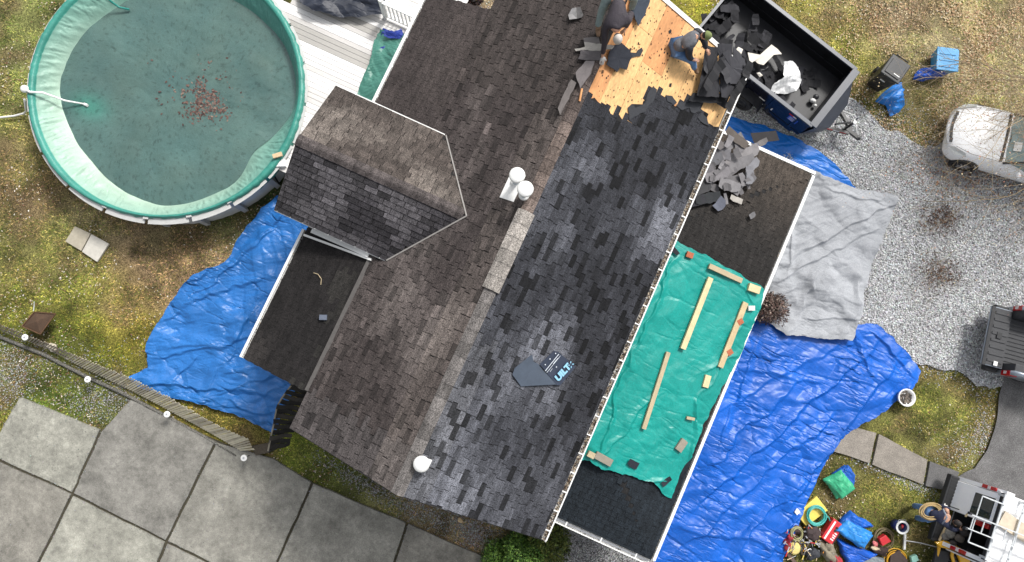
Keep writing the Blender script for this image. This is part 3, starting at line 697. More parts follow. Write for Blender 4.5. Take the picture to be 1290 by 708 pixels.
q = [SR.st(SR.px(x, y)) for x, y in UF]; q = [(a, min(max(t, .02), SR.T - .02)) for a, t in q]
b = MB(); v = [SR.pt(a, t, .0022) for a, t in q] + [SR.pt(a, t, .0016) for a, t in q]; b.add(v, [tuple(range(len(q)))] + [tuple(range(len(q), 2 * len(q)))[::-1]]); b.obj('underlayment', m_deck, dsr)
# torn black felt left along the tear line, and loose nails/knots
m_felt = mat('roofing_felt', lin(50, 52, 58), rough=.8, nscale=20, namt=.25, bump=.3)
def scrap_on(sl, pts, name, m, parent=None, h=.012, th=.006, curl=0, jagg=0, **kw):
    b = MB(); rj = random.Random(int(pts[0][0] * 13 + pts[0][1])); pj = []
    for i_ in range(len(pts)):
        a_, b2 = pts[i_], pts[(i_ + 1) % len(pts)]; nn = max(1, int(math.hypot(a_[0] - b2[0], a_[1] - b2[1]) / 4.5)) if jagg else 1
        for k_ in range(nn): pj.append((a_[0] + (b2[0] - a_[0]) * k_ / nn + (rj.uniform(-jagg, jagg) if k_ else 0), a_[1] + (b2[1] - a_[1]) * k_ / nn + (rj.uniform(-jagg, jagg) if k_ else 0)))
    q = [sl.px(x, y) for x, y in pj]; n = len(q)
    c = sum(q, Vector()) / n; R = max((v - c).length for v in q)
    top = [v + sl.N * (h + th + curl * ((v - c).length / R) ** 2 * (.3 + .7 * _h(k * 3.3, c.x * 9, 2))) for k, v in enumerate(q)]; bot = [v - sl.N * th for v in top]
    ct = c + sl.N * (h + th); cb = ct - sl.N * th
    f = []
    up = (q[1] - q[0]).cross(q[2] - q[0]).dot(sl.N)
    ar = sum((q[i] - c).cross(q[(i + 1) % n] - c).dot(sl.N) for i in range(n))
    for i in range(n):
        j = (i + 1) % n; f += [(i, j, 2 * n), (n + j, n + i, 2 * n + 1), (i, n + i, n + j, j)]
    if ar < 0: f = [x[::-1] for x in f]
    b.add(top + bot + [ct, cb], f); 
    if parent is None: kw.setdefault('org', tuple(c))
    return b.obj(name, m, parent, **kw)
for pts in ([(792, 152), (790, 136), (795, 131), (800, 136), (806, 133), (813, 129), (815, 118), (822, 109), (827, 113), (824, 124), (817, 132), (812, 141), (802, 146)],
            [(851, 133), (856, 128), (864, 130), (875, 126), (887, 128), (880, 137), (884, 141), (874, 143), (868, 136), (858, 139)], [(884, 142), (890, 149), (893, 159), (886, 156), (878, 148)],
            [(838, 120), (846, 121), (852, 129), (848, 133), (840, 128)],
            [(792, 66), (800, 68), (808, 60), (809, 64), (806, 71), (794, 73)]):
    scrap_on(SR, pts, 'felt_scrap', m_felt, dsr, h=.02, th=.005, jagg=1.6)
r = random.Random(4); b = MB()
for k in range(420):
    px = r.uniform(745, 925); py = r.uniform(-5, 150)
    if not inpoly([px], [py], TEAR)[0]: continue
    p = SR.px(px, py); s = r.uniform(.008, .022) * (2 if r.random() < .06 else 1); a = r.uniform(0, 6)
    if p.x < RX + .1 or p.x > EX - .05 or p.y > Y1 - .05: continue
    st = SR.st(p); q = [SR.pt(st[0] + s * 1.5 * math.cos(a + d), st[1] + s * math.sin(a + d), .004) for d in (0, 1.4, 3, 4.6)]
    b.add(q, [(3, 2, 1, 0)] if SR.A.cross(SR.D).dot(SR.N) > 0 else [(0, 1, 2, 3)], lin(*r.choice(((60, 45, 35), (90, 62, 40), (40, 38, 40), (120, 84, 56)))))
b.obj('felt_crumbs', mat('crumbs', attr=True, rough=.9), dsr, kind='stuff')

# ridge caps
m = None
def cap(y0, y1, hw, h, c, nm='ridge_cap'):
    sr, slp = (RZ - EZ) / (EX - RX), (RZ - BZ) / (RX - BX); b = MB()
    z = RZ + h + .02; e = .012
    pr = [(RX - hw, z - slp * hw), (RX - .02, z - .006), (RX + .02, z - .006), (RX + hw, z - sr * hw)]
    lo = [(x, zz - (.014 if h < .03 else h * .9)) for x, zz in pr]
    v = []
    for k, yy in enumerate((y0, y1)):
        d = e * (1 - k); v += [(x, yy, zz + d) for x, zz in pr] + [(x, yy, zz + d) for x, zz in lo]
    f = [(0, 4 + 4, 9, 1), (1, 9, 10, 2), (2, 10, 11, 3), (0, 1, 5, 4), (1, 2, 6, 5), (2, 3, 7, 6), (8, 12, 13, 9), (9, 13, 14, 10), (10, 14, 15, 11), (0, 4, 12, 8), (3, 11, 15, 7)]
    b.add(v, [x[::-1] for x in f], c); return b.obj(nm, m_shA, house)
r = random.Random(9); y = Y0
while y < Y1 - .1:
    vent = .8 < y < 2.7
    if y < 6.15 or y > 7.9:
        base = (158, 152, 146) if vent else ((112, 108, 106) if y < .8 else (96, 86, 82))
        if 2.7 < y < 4.6: base = (112, 100, 94)
        k = r.uniform(.86, 1.1); cap(y, y + .302, .19 if vent else .135, .05 if vent else .008, lin(*[v * k for v in base]), 'ridge_vent_cap' if vent else 'ridge_cap')
    y += .3
def dcap(x0, x1, c):
    b = MB(); s = (DZ - DEZ) / (DRY - DE0); z = DZ + .022; hw = .13
    pr = [(DRY - hw, z - s * hw), (DRY - .02, z - .004), (DRY + .02, z - .004), (DRY + hw, z - s * hw)]; lo = [(yy, zz - .014) for yy, zz in pr]
    v = []
    for k, xx in enumerate((x0, x1)): v += [(xx, yy, zz + (1 - k) * .012) for yy, zz in pr] + [(xx, yy, zz + (1 - k) * .012) for yy, zz in lo]
    f = [(0, 8, 9, 1), (1, 9, 10, 2), (2, 10, 11, 3), (0, 1, 5, 4), (1, 2, 6, 5), (2, 3, 7, 6), (8, 12, 13, 9), (9, 13, 14, 10), (10, 14, 15, 11), (0, 4, 12, 8), (3, 11, 15, 7)]
    b.add(v, f, c); b.obj('ridge_cap', m_shA, house)
for k in range(26): dcap(DX - .01 + k * .152, DX + (k + 1) * .152, lin(*(lambda q: (84 * q, 78 * q, 77 * q))(r.uniform(.9, 1.12))))
# valley flashing
m_flash = mat('flashing', lin(150, 146, 142), rough=.6, nscale=10, namt=.2)
for (ye) in (DE0, DE1):
    a = Vector((DX + apx, DRY, DZ + .03)); q = Vector((DX + eax, ye, DEZ + .03)); MB().bar(a, q, .03, .012).obj('valley_flashing', m_flash, house)
# grey flashing strips where the lean-to roofs meet the main slope
m_strip = mat('grey_strip', lin(86, 83, 81), rough=.8, nscale=14, namt=.2)
for (ya, yb) in ((-2.62, .7),):
    MB().bar((BX - .03, ya, BZ + .012), (BX - .03, yb, BZ + .012), .10, .016).obj('flashing_strip', m_strip, house)

# walls
H0 = MB()
def wallbox(x0, x1, y0, y1, z1, nm='wall', mm=None): return MB().box(x0, x1, y0, y1, -.1, z1).obj(nm, mm or m_wall, house)
gw = MB()
for (ya, yb) in ((Y0 + .28, Y1 - .22),):
    pf = [(-3.02, -.1), (2.6, -.1), (2.6, 4.28), (RX, 5.84), (-3.02, 4.55)]
    v = [(x, ya, z) for x, z in pf] + [(x, yb, z) for x, z in pf]; n = 5
    gw.add(v, [tuple(range(n)), tuple(range(n, 2 * n))[::-1]] + [(i, n + i, n + (i + 1) % n, (i + 1) % n) for i in range(n)])
gw.obj('wall', m_wall, house)
wallbox(-4.82, -3.03, -2.5, .68, 3.95); wallbox(-4.7, -3.04, 3.9, 6.98, 3.98); wallbox(2.61, 5.5, -2.95, 7.2, 2.6)
# cross gable walls with lap siding on the side that shows
pf = [(.95, 0), (3.64, 0), (3.64, 4.76), (DRY, 5.28), (.95, 4.76)]
b = MB(); v = [(-5.4, y, z) for y, z in pf] + [(-3.04, y, z) for y, z in pf]
b.add(v, [tuple(range(5))[::-1], tuple(range(5, 10))] + [(i, (i + 1) % 5, 5 + (i + 1) % 5, 5 + i) for i in range(5)]); b.obj('wall', m_wall, house)
for k in range(5): MB().bar((-5.3, .935, 4.1 + k * .13), (-3.1, .935, 4.1 + k * .13), .02, .125).obj('siding_board', m_white, house)
def fascia(a, b_, w=.03, h=.16, nm='fascia', mm=None): return MB().bar(a, b_, w, h).obj(nm, mm or m_white, house)
m_dkfas = mat('dark_fascia', lin(52, 50, 50), rough=.7)
fascia((DX, DE0 - .01, DEZ - .09), (DX + eax + .05, DE0 - .01, DEZ - .09), .03, .15)
fascia((DX - .01, DE0, DEZ - .1), (DX - .01, DRY, DZ - .1), .025, .12, mm=m_dkfas); fascia((DX - .01, DRY, DZ - .1), (DX - .01, DE1, DEZ - .1), .025, .12, mm=m_dkfas)
fascia((DX, DE1 + .01, DEZ - .09), (DX + eax, DE1 + .01, DEZ - .09))
# flashing on the roof at the foot of the cross gable wall
MB().bar((-4.86, .66, 4.14), (-3.3, .66, 4.68), .10, .03).obj('wall_flashing', m_white, house)
MB().bar((-5.0, .50, 4.06), (-3.2, .60, 4.66), .05, .05).obj('wall_flashing', m_white, house)
# rakes
for (x0, z0, x1, z1, nm) in ((RX, RZ, EX, EZ, 1), (RX, RZ, BX, BZ, 0)):
    fascia((x0, Y1 + .015, z0 - .06), (x1, Y1 + .015, z1 - .06), .03, .15); fascia((x0, Y0 - .012, z0 - .09), (x1, Y0 - .012, z1 - .09), .024, .12, mm=m_dkfas)
# white drip edge standing along the bare gable end
MB().bar((RX + .1, Y1 + .0, RZ - .055 + .02), (EX, Y1 + .0, EZ + .02), .11, .012).obj('drip_edge', m_white, house)
# gutters: trough with lip, hanger straps and debris
m_gut_in = mat('gutter_inside', lin(150, 146, 140), rough=.6, nscale=12, namt=.3)
m_debris = mat('gutter_debris', attr=True, rough=.9)
def gutter(a, b_, side, w=.13, hang=0, debris=0, parent=house, lipw=.03):
    """a,b_ ends along the roof edge (top of back), side = unit vector outwards"""
    a = Vector(a); b_ = Vector(b_); S = Vector(side); Z = Vector((0, 0, 1)); L = (b_ - a).length; X = (b_ - a).normalized()
    g = MB(); g.frame(a + S * 0 - Z * .12, X, S, Z, L, .006, .11); g.frame(a - Z * .12, X, S, Z, L, w, .006)
    g.frame(a + S * w - Z * .12, X, S, Z, L, .006, .125); g.frame(a + S * (w - lipw + .006) + Z * .0052, X, S, Z, L, lipw, .006)
    for q in (a, b_ - X * .005): g.frame(q - Z * .119, X, S, Z, .005, w, .115)
    o = g.obj('gutter', m_white, parent)
    for k in range(hang):
        q = a.lerp(b_, (k + .5) / hang); h = MB().frame(q - X * .012 + Z * .012, X, S, Z, .028, w, .006).obj('hanger', m_white, o)
    if debris:
        d = MB(); rr = random.Random(int(L * 10))
        for k in range(debris):
            q = a + X * rr.uniform(0, L) + S * rr.uniform(.02, w - .02) + Z * rr.uniform(-.05, -.004); s = rr.uniform(.008, .028); an = rr.uniform(0, 6)
            v = [q + Vector((math.cos(an + u) * s * (1.3 if u in (0, 3.14) else .6), math.sin(an + u) * s * (1.3 if u in (0, 3.14) else .6), rr.uniform(0, .012))) for u in (0, 1.57, 3.14, 4.7)]
            d.add(v, [(0, 1, 2, 3)], lin(*rr.choice(((60, 48, 38), (150, 135, 115), (196, 182, 160), (96, 76, 58), (40, 34, 30), (120, 104, 88)))))
        d.obj('leaf_litter', m_debris, o, kind='stuff')
    return o
gutter((EX + .012, Y0, EZ - .01), (EX + .012, Y1 - .02, EZ - .01), (1, 0, 0), .13, 26, 2600)
gutter((LX + .005, LY0, LZ - .01), (LX + .005, LY1, LZ - .01), (1, 0, 0), .11, 0, 200, lipw=.075)
gutter((3.0, LY1 + .005, LZ - .01), (LX + .1, LY1 + .005, LZ - .01), (0, 1, 0), .11, 0, 60, lipw=.085)
gutter((LX + .1, LY0 - .005, LZ - .01), (3.1, LY0 - .005, LZ - .01), (0, -1, 0), .14, 3, 60, lipw=.03)
MB().bar((3.2, LY0 - .06, LZ + .004), (LX - .05, LY0 - .06, LZ + .004), .05, .006).obj('gutter_guard', mat('galvanised', lin(170, 172, 176), rough=.35, metal=.6, nscale=8, namt=.2), house)
gutter((-5.02 - .005, .62, 3.97), (-5.02 - .005, -2.66, 3.97), (-1, 0, 0), .1, 0, 40, lipw=.06)
gutter((-4.86 - .005, 7.1, 4.01), (-4.86 - .005, 3.85, 4.01), (-1, 0, 0), .10, 4, 60, lipw=.07)
# downpipe stub at the lower corner of the big gutter
MB().tube([(2.95, Y0 - .02, EZ - .1), (3.05, Y0 - .1, EZ - .35), (3.1, Y0 - .1, 1.0)], .012, 6).obj('gutter_cable', m_white, house)

# roof vents
def vent(px, py, capx, capy, r, hz, zroof, label):
    b0 = SL.px(px, py) if px < 660 else SR.px(px, py)
    t = thing('roof_vent', tuple(b0), label, 'roof vent', 'white capped roof vents')
    MB().lathe(b0, [(.0, -.05), (.10, -.05), (.075, .06), (.06, .1), (.055, hz)], 18).obj('pipe', m_pipe, t, smooth=True)
    MB().lathe(b0 + Vector((0, 0, .02)), [(0, 0), (.115, 0), (.10, .03), (.07, .05), (0, .05)], 18).obj('collar', m_white, t)
    MB().lathe(b0 + Vector((0, 0, hz)), [(0, -.03), (r * .97, -.03), (r, 0), (r, .03), (r * .9, .055), (r * .5, .07), (0, .075)], 28).obj('cap', m_white, t, smooth=True)
    return t, b0
m_pipe = mat('vent_pipe', lin(190, 200, 206), rough=.45, nscale=9, namt=.1)
t, b0 = vent(650, 230, 0, 0, .165, .62, 0, 'rear of the two tall white capped vent pipes standing beside each other near the ridge')
st = SL.st(b0)
pl = MB(); pl.frame(SL.pt(st[0] - .42, st[1] - .16, .022), SL.A, SL.D, SL.N, .62, .36, .008); wind(pl) if SL.A.cross(SL.D).dot(SL.N) < 0 else 0
pl.obj('base_plate', m_white, t)
vent(660, 246, 0, 0, .165, .56, 0, 'front white capped vent pipe with a round white collar, nearest the ridge')
b0 = SR.px(536, 583)
t = thing('roof_vent', tuple(b0), 'short white mushroom vent on a square flange at the lower end of the roof', 'roof vent', 'white capped roof vents')
st = SR.st(b0)
pl = MB(); pl.frame(SR.pt(st[0] - .10, st[1] - .1, .02), SR.A, SR.D, SR.N, .2, .2, .008); wind(pl) if SR.A.cross(SR.D).dot(SR.N) < 0 else 0
pl.obj('base_plate', m_white, t)
MB().lathe(b0, [(0, -.05), (.06, -.05), (.06, .3)], 16).obj('pipe', m_pipe, t, smooth=True)
MB().lathe(b0 + Vector((-.06, -.0, .3)), [(0, -.04), (.16, -.04), (.165, -.01), (.15, .03), (.08, .05), (0, .055)], 26).obj('cap', m_white, t, smooth=True)

# ---------------------------------------------------------------- swimming pool
PX, PY, PR_ = pool_c[0], pool_c[1], 3.72
pool = thing('swimming_pool', (PX, PY, 0), 'round above ground pool under a sagging green cover holding murky water', 'swimming pool')
m_pwall = mat('pool_wall', lin(214, 214, 210, .9), rough=.55, nscale=3, namt=.12, nscale2=18, namt2=.08)
m_rail = mat('pool_rail', lin(200, 200, 198), rough=.45, nscale=6, namt=.1)
b = MB(); n = 160
v = []; 
for k in range(n):
    a = 2 * math.pi * k / n; rr = PR_ - .10 + .008 * (k % 2)
    v += [(PX + rr * math.cos(a), PY + rr * math.sin(a), z) for z in (-.05, 1.22)]
b.add(v, [(2 * k, 2 * ((k + 1) % n), 2 * ((k + 1) % n) + 1, 2 * k + 1) for k in range(n)]); b.obj('pool_wall', m_pwall, pool)
for k in range(20):
    a0 = 2 * math.pi * (k + .04) / 20; a1 = 2 * math.pi * (k + .96) / 20; b = MB(); q = 8; v = []
    for i in range(q + 1):
        a = a0 + (a1 - a0) * i / q
        v += [(PX + rr * math.cos(a), PY + rr * math.sin(a), z) for rr, z in ((PR_ - .12, 1.17), (PR_ + .12, 1.17), (PR_ + .14, 1.21), (PR_ - .12, 1.23))]
    f = []
    for i in range(q):
        for j in range(4): f.append((4 * i + j, 4 * i + 4 + j, 4 * i + 4 + (j + 1) % 4, 4 * i + (j + 1) % 4))
    f += [(0, 1, 2, 3), (4 * q + 3, 4 * q + 2, 4 * q + 1, 4 * q)]
    b.add(v, f); b.obj('top_rail', m_rail, pool)
    a = 2 * math.pi * k / 20; X = Vector((math.cos(a), math.sin(a), 0)); Y = Vector((-X.y, X.x, 0))
    MB().frame(Vector((PX, PY, -.02)) + X * (PR_ - .09) - Y * .07, X, Y, (0, 0, 1), .11, .14, 1.31).obj('post', m_rail, pool)
# cover
INNER = [(77.5, 106), (85, 80), (110, 42), (159, 4), (200, -14), (250, -16), (297, 4), (332, 28), (356, 55), (373, 106), (369, 140), (350, 165), (318, 190), (297, 229), (254, 250), (208, 259), (161, 242), (119, 203), (87, 157)]
WZ = .78
ia = []
for q in INNER:
    p = P(*q, WZ); ia.append((math.atan2(p.y - PY, p.x - PX), math.hypot(p.x - PX, p.y - PY)))
ia.sort(); IA = np.array([a for a, _ in ia]); IR = np.array([r_ for _, r_ in ia])
na = 720
A_ = np.linspace(-math.pi, math.pi, na, endpoint=False); rin = np.interp(A_, IA, IR, period=2 * math.pi)
rin = sum(np.roll(rin, k) for k in range(-9, 10)) / 19
prof = []
nrm = 46
sk = 1.02 + .03 * np.sin(A_ * 7) + .05 * (fbm(A_ * 6 + 20, A_ * 0, 5) - .5)
show = np.exp(-((A_ + 1.15) / .62) ** 4)                    # where the cover is pulled up and the wall shows
sk = sk + show * .2 ; cosA, sinA = np.cos(A_), np.sin(A_)
rows = []; cols = []
def pcolr(base, k=1): return np.array(lin(*base)) * k
for j in range(nrm + 1):
    u = j / nrm
    fr = fbm(A_ * 30 + 3, np.full(na, u * 3.), 9, 3) - .5
    if u < .12:
        f = u / .12; r_ = PR_ + .09 + .05 * fr + .005 * np.sin(A_ * 60); z = sk + (1.30 - sk) * f; r_ = r_ - .03 * f - .10 * show
    elif u < .2:
        f = (u - .12) / .08; r_ = PR_ + .06 - .16 * f + .02 * fr - .10 * show * (1 - f); z = 1.31 + .03 * math.sin(f * 3.1) + .03 * fr
    else:
        f = (u - .2) / .8; r0 = PR_ - .10; r_ = r0 + (rin - r0) * f; w = np.abs(2 * vnoise(A_ * 34 + f * 2, np.full(na, f * 1.2), 17) - 1); w2 = np.abs(2 * vnoise(A_ * 80 - f * 5, np.full(na, f * 3.), 19) - 1)
        sag = f ** .75; z = 1.30 - (1.30 - WZ) * sag + (w * .09 + w2 * .03) * math.sin(math.pi * min(f * 1.05, 1)) * (1.1 - f * .6)
    rows.append(np.stack([PX + r_ * cosA, PY + r_ * sinA, z + 0 * A_], -1))
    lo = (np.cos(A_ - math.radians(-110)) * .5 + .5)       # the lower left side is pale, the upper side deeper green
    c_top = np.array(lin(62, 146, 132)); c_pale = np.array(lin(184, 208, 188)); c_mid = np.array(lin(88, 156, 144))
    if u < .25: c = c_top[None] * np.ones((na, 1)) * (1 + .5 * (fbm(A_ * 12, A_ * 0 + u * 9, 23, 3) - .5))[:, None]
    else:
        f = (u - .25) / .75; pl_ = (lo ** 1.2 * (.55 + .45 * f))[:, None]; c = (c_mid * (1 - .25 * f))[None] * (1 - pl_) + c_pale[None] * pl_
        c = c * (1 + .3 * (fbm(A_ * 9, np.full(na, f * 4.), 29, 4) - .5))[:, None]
    cols.append(c)
V = np.concatenate(rows); Cc = np.concatenate(cols); idx = np.arange((nrm + 1) * na).reshape(nrm + 1, na)
F = np.stack([idx[:-1], np.roll(idx[:-1], -1, 1), np.roll(idx[1:], -1, 1), idx[1:]], -1).reshape(-1, 4)
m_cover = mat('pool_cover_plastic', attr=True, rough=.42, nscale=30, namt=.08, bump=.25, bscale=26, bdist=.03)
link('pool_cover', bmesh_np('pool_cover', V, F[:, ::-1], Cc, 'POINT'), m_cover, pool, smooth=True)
nr = 70; rr = np.linspace(0.001, 1, nr)
G = rr[:, None] * (rin[None] + .03); X = PX + G * cosA[None]; Y = PY + G * sinA[None]
wr_ = wrinkle(X, Y, .4, .8, 12, 4); cz = wr_ * .03
Z = WZ - .004 + cz
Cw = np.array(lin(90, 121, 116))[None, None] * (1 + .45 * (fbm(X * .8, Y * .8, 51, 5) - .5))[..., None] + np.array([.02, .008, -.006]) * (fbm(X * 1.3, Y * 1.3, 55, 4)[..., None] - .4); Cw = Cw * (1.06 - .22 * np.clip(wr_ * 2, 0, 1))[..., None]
g2_ = np.exp(-(((X + 13.1) / .5) ** 2 + ((Y - 1.4) / .35) ** 2))[..., None]; Cw = Cw * (1 - .5 * g2_) + np.array(lin(60, 150, 130)) * .5 * g2_
sp = (fbm(X * 14, Y * 14, 57, 3) > .70)[..., None]; Cw = np.where(sp, Cw * .7, Cw); Cw = np.clip(Cw, .01, .9)
V = np.stack([X, Y, Z], -1).reshape(-1, 3); idx = np.arange(nr * na).reshape(nr, na)
F = np.stack([idx[:-1], idx[1:], np.roll(idx[1:], -1, 1), np.roll(idx[:-1], -1, 1)], -1).reshape(-1, 4)
link('sunken_cover', bmesh_np('sunken_cover', V, F, Cw.reshape(-1, 3), 'POINT'), mat('murky_cover', attr=True, rough=.3, grain=.10, nscale=45, namt=.12, nscale2=5, namt2=.06, bump=.25, bscale=9, bdist=.03, spec=.5), pool, smooth=True)
# leaves that drifted together on the cover
r = np.random.default_rng(3)
cx, cy = P(252, 130, WZ)[:2]
x = np.r_[r.normal(0, .27, 520), r.normal(.42, .2, 170), r.normal(-.05, .6, 120), r.normal(.15, .42, 120)]; y = np.r_[r.normal(0, .27, 520), r.normal(.2, .22, 170), r.normal(.1, .6, 120), r.normal(.5, .4, 120)]
k = fbm(x * 3 + 7, y * 3, 71, 3) > .43; x, y = x[k] + cx, y[k] + cy; n = len(x)
pal = np.array([lin(112, 86, 80), lin(84, 62, 60), lin(140, 122, 110), lin(100, 76, 70), lin(122, 98, 90)])
leaves('floating_leaves', x, y, np.full(n, WZ + .006), r.uniform(.02, .055, n), pal[r.integers(0, 5, n)], m_leaf, kind='stuff', label='reddish brown dead leaves gathered in the middle of the pool cover', cat='leaves')
# pipe with round float hooked over the rim
m_pvc = mat('white_pvc', lin(238, 238, 236, .85), rough=.35, nscale=8, namt=.06)
t = thing('pool_hose', tuple(P(31, 112, 1.3)), 'white hose with a round white end hooked over the left rim of the pool', 'hose')
a = P(31, 112, 1.36); b_ = P(106, 131, .82)
MB().tube([a, a + Vector((.2, -.02, .04)), a.lerp(b_, .35) + Vector((0, 0, .12)), a.lerp(b_, .7) + Vector((0, -.05, .04)), b_], [.04, .035, .028, .026, .024], 8).obj('hose', m_pvc, t, smooth=True)
MB().ell(a, (.11, .11, .09), 14, 8).obj('float', m_pvc, t, smooth=True)
MB().tube([b_, b_ + Vector((.12, 0, .02))], .04, 8).obj('nozzle', m_pvc, t)
t = MB().tube([P(-25, 153, .05), P(0, 148, .06), P(18, 146, .08), P(30, 143, .12), P(33, 140, .4), P(31, 125, 1.2)], .03, 8).obj('drain_pipe', m_pvc, org=tuple(P(10, 147, 0)), smooth=True, label='thin white pipe running over the grass to the left side of the pool', cat='pipe')
m_teal = mat('teal_rubber', lin(40, 140, 130), rough=.45)
MB().tube([P(132, -6, 1.34), P(140, 2, 1.1), P(150, 9, .95), P(163, 12, .88)], .03, 8).obj('pool_rope', m_teal, org=tuple(P(150, 6, 1)), smooth=True, label='teal hose end hanging into the pool at its upper left', cat='hose')
a = P(350, 196, 1.36)
t = thing('wooden_block', tuple(a), 'light wooden block holding the pool cover down beside the deck corner', 'block')
MB().cbox(a, .75, .26, .12, .07).obj('block', mat('raw_wood', lin(214, 188, 150), rough=.75, nscale=12, namt=.15, nscale2=60, namt2=.12, stretch=(1, 1, 1)), t, bevel=.006)
t = thing('skimmer_box', tuple(P(352, 206, 1.1)), 'white skimmer box with dark pipes at the lower right rim of the pool', 'pool skimmer')
MB().cbox(P(353, 207, 1.12), .5, .36, .2, .14).obj('box', m_pvc, t, bevel=.01)
MB().tube([P(346, 208, 1.15), P(343, 215, .9), P(347, 224, .5), P(352, 232, .1)], .025, 7).obj('pipe', mat('black_rubber', lin(34, 34, 36), rough=.6, nscale=20, namt=.2), t, smooth=True)
m_rub = MATS['black_rubber']

# ---------------------------------------------------------------- deck
DKZ = 1.12
deck_t = thing('deck', (-6.3, 5, 0), 'raised deck of white painted boards between the pool and the house', 'deck')
m_dk = [mat('deck_board_%d' % i, lin(*c, .85), rough=.7, nscale=2.2, namt=.10, nscale2=40, namt2=.07, bump=.3, bscale=50, stretch=(.35, 1, 1), detail=8) for i, c in enumerate(((236, 234, 232), (224, 221, 218), (202, 199, 196), (176, 173, 168), (214, 211, 208)))]
r = random.Random(11); y = 1.95; k = 0
def circ_x(y):
    d = (PR_ + .0) ** 2 - (y - PY) ** 2
    return PX + math.sqrt(d) if d > 0 else -9.2
while y < 11.6:
    x0 = max(circ_x(y), circ_x(y + .14)); x1 = -4.95
    cuts = [x0] + sorted([-6.55 + (.9 if y > 4.5 else .0) + (1.0 if y > 5.6 else 0)]) + [x1]
    for a0, a1 in zip(cuts[:-1], cuts[1:]):
        if a1 - a0 < .1: continue
        wgray = max(0, 1 - (((a0 + a1) / 2 + 6.3) ** 2 / 1.2 + (y - 6.1) ** 2 / 1.0))
        mi = 3 if r.random() < wgray * .9 else (2 if (wgray > .15 and r.random() < .6) else r.choice((0, 0, 1, 0, 4)))
        if a0 > -6.7 and 4.2 < y < 4.9: mi = 2
        if y > 7.1 and a0 > -6.6: mi = 3
        MB().box(a0 + .003, a1 - .003, y + .004, y + .134, DKZ - .04, DKZ + r.uniform(0, .003)).obj('deck_board', m_dk[mi], deck_t)
    y += .14; k += 1
MB().box(-7.1, -5.0, 1.98, 11.6, DKZ - .22, DKZ - .05).obj('deck_frame', mat('deck_joist', lin(60, 56, 52), rough=.9), deck_t)
for (x, y) in ((-5.1, 2.1), (-5.1, 5), (-5.1, 8), (-7.0, 2.1), (-5.1, 11.3)): MB().box(x - .07, x + .07, y - .07, y + .07, -.1, DKZ - .06).obj('post', m_white, deck_t)
# railing at its top end
rl = thing('deck_railing', tuple(P(489, 30, DKZ)), 'white railing with square balusters at the upper end of the deck', 'railing')
ra = Vector((-6.55, 7.22, 0)); rb = Vector((-4.75, 7.22, 0))
MB().bar(ra + Vector((0, 0, 2.02)), rb + Vector((0, 0, 2.02)), .09, .04).obj('handrail', m_white, rl)
MB().bar(ra + Vector((0, 0, 1.24)), rb + Vector((0, 0, 1.24)), .05, .06).obj('bottom_rail', m_white, rl)
for k in range(15):
    x = ra.x + .06 + k * .125; MB().box(x - .018, x + .018, 7.202, 7.238, 1.27, 2.0).obj('baluster', m_white, rl)
for x in (-6.57,): MB().box(x - .05, x + .05, 7.17, 7.27, DKZ, 2.12).obj('post', m_white, rl)

# ---------------------------------------------------------------- tarpaulins on the ground, deck and roof
def tarp_mat(name, c, back, rough=.3, cr=2.0, cs=1.0): return mat(name, attr=True, rough=rough, crease=cr, cang=.7, cstr=cs, grain=.10, gscale=40, nscale=5, namt=.07, bump=.15, bscale=80, bdist=.004, spec=.4)
m_tb = tarp_mat('blue_tarp', 0, 0, .4); m_tg = tarp_mat('green_tarp', 0, 0, .42, 1.6, .5); m_tgr = tarp_mat('grey_canvas', 0, 0, .85, 1.6, .55); m_tk = tarp_mat('black_tarp', 0, 0, .5)
def tcol(base, amt=.25, edge=None, seed=0, grid=None):
    b0 = np.array(lin(*base))
    def f(x, y, w, U, V):
        k = 1 + amt * (fbm(x * 1.4, y * 1.4, 300 + seed, 4) - .5) * 2
        c = b0[None, None] * k[..., None]
        return np.clip(c, .003, .95)
    return f
L2 = lambda pts, z=.03: [P(x, y, z) for x, y in pts]
cloth('tarpaulin', (L2([(165, 474), (176, 488), (205, 498), (250, 508), (300, 523), (330, 538), (346, 548)]), L2([(350, 246), (380, 250), (420, 262)]),
      L2([(165, 474), (187, 462), (187, 435), (205, 400), (228, 362), (250, 345), (285, 330), (303, 298), (330, 265), (350, 246)]), L2([(346, 548), (364, 505), (395, 460), (420, 262)])),
      210, 260, None, m_tb, amp=.15, ang=.45, s=.9, seed=21, folds=[((195, 405), (335, 345), .10, .3), ((228, 362), (310, 300), .08, .25), ((172, 482), (362, 500), .12, .3), ((205, 440), (352, 418), .09, .3), ((262, 498), (330, 380), .08, .25), ((282, 505), (345, 522), .1, .2), ((190, 455), (290, 430), .08, .2), ((240, 380), (350, 290), .08, .2), ((215, 490), (250, 450), .08, .2), ((300, 330), (372, 262), .07, .2), ((270, 500), (365, 470), .08, .2)], colf=tcol((44, 114, 188), .25), org=tuple(P(280, 420)), asp=2.6, label='crumpled light blue tarp on the lawn left of the house', cat='tarp')
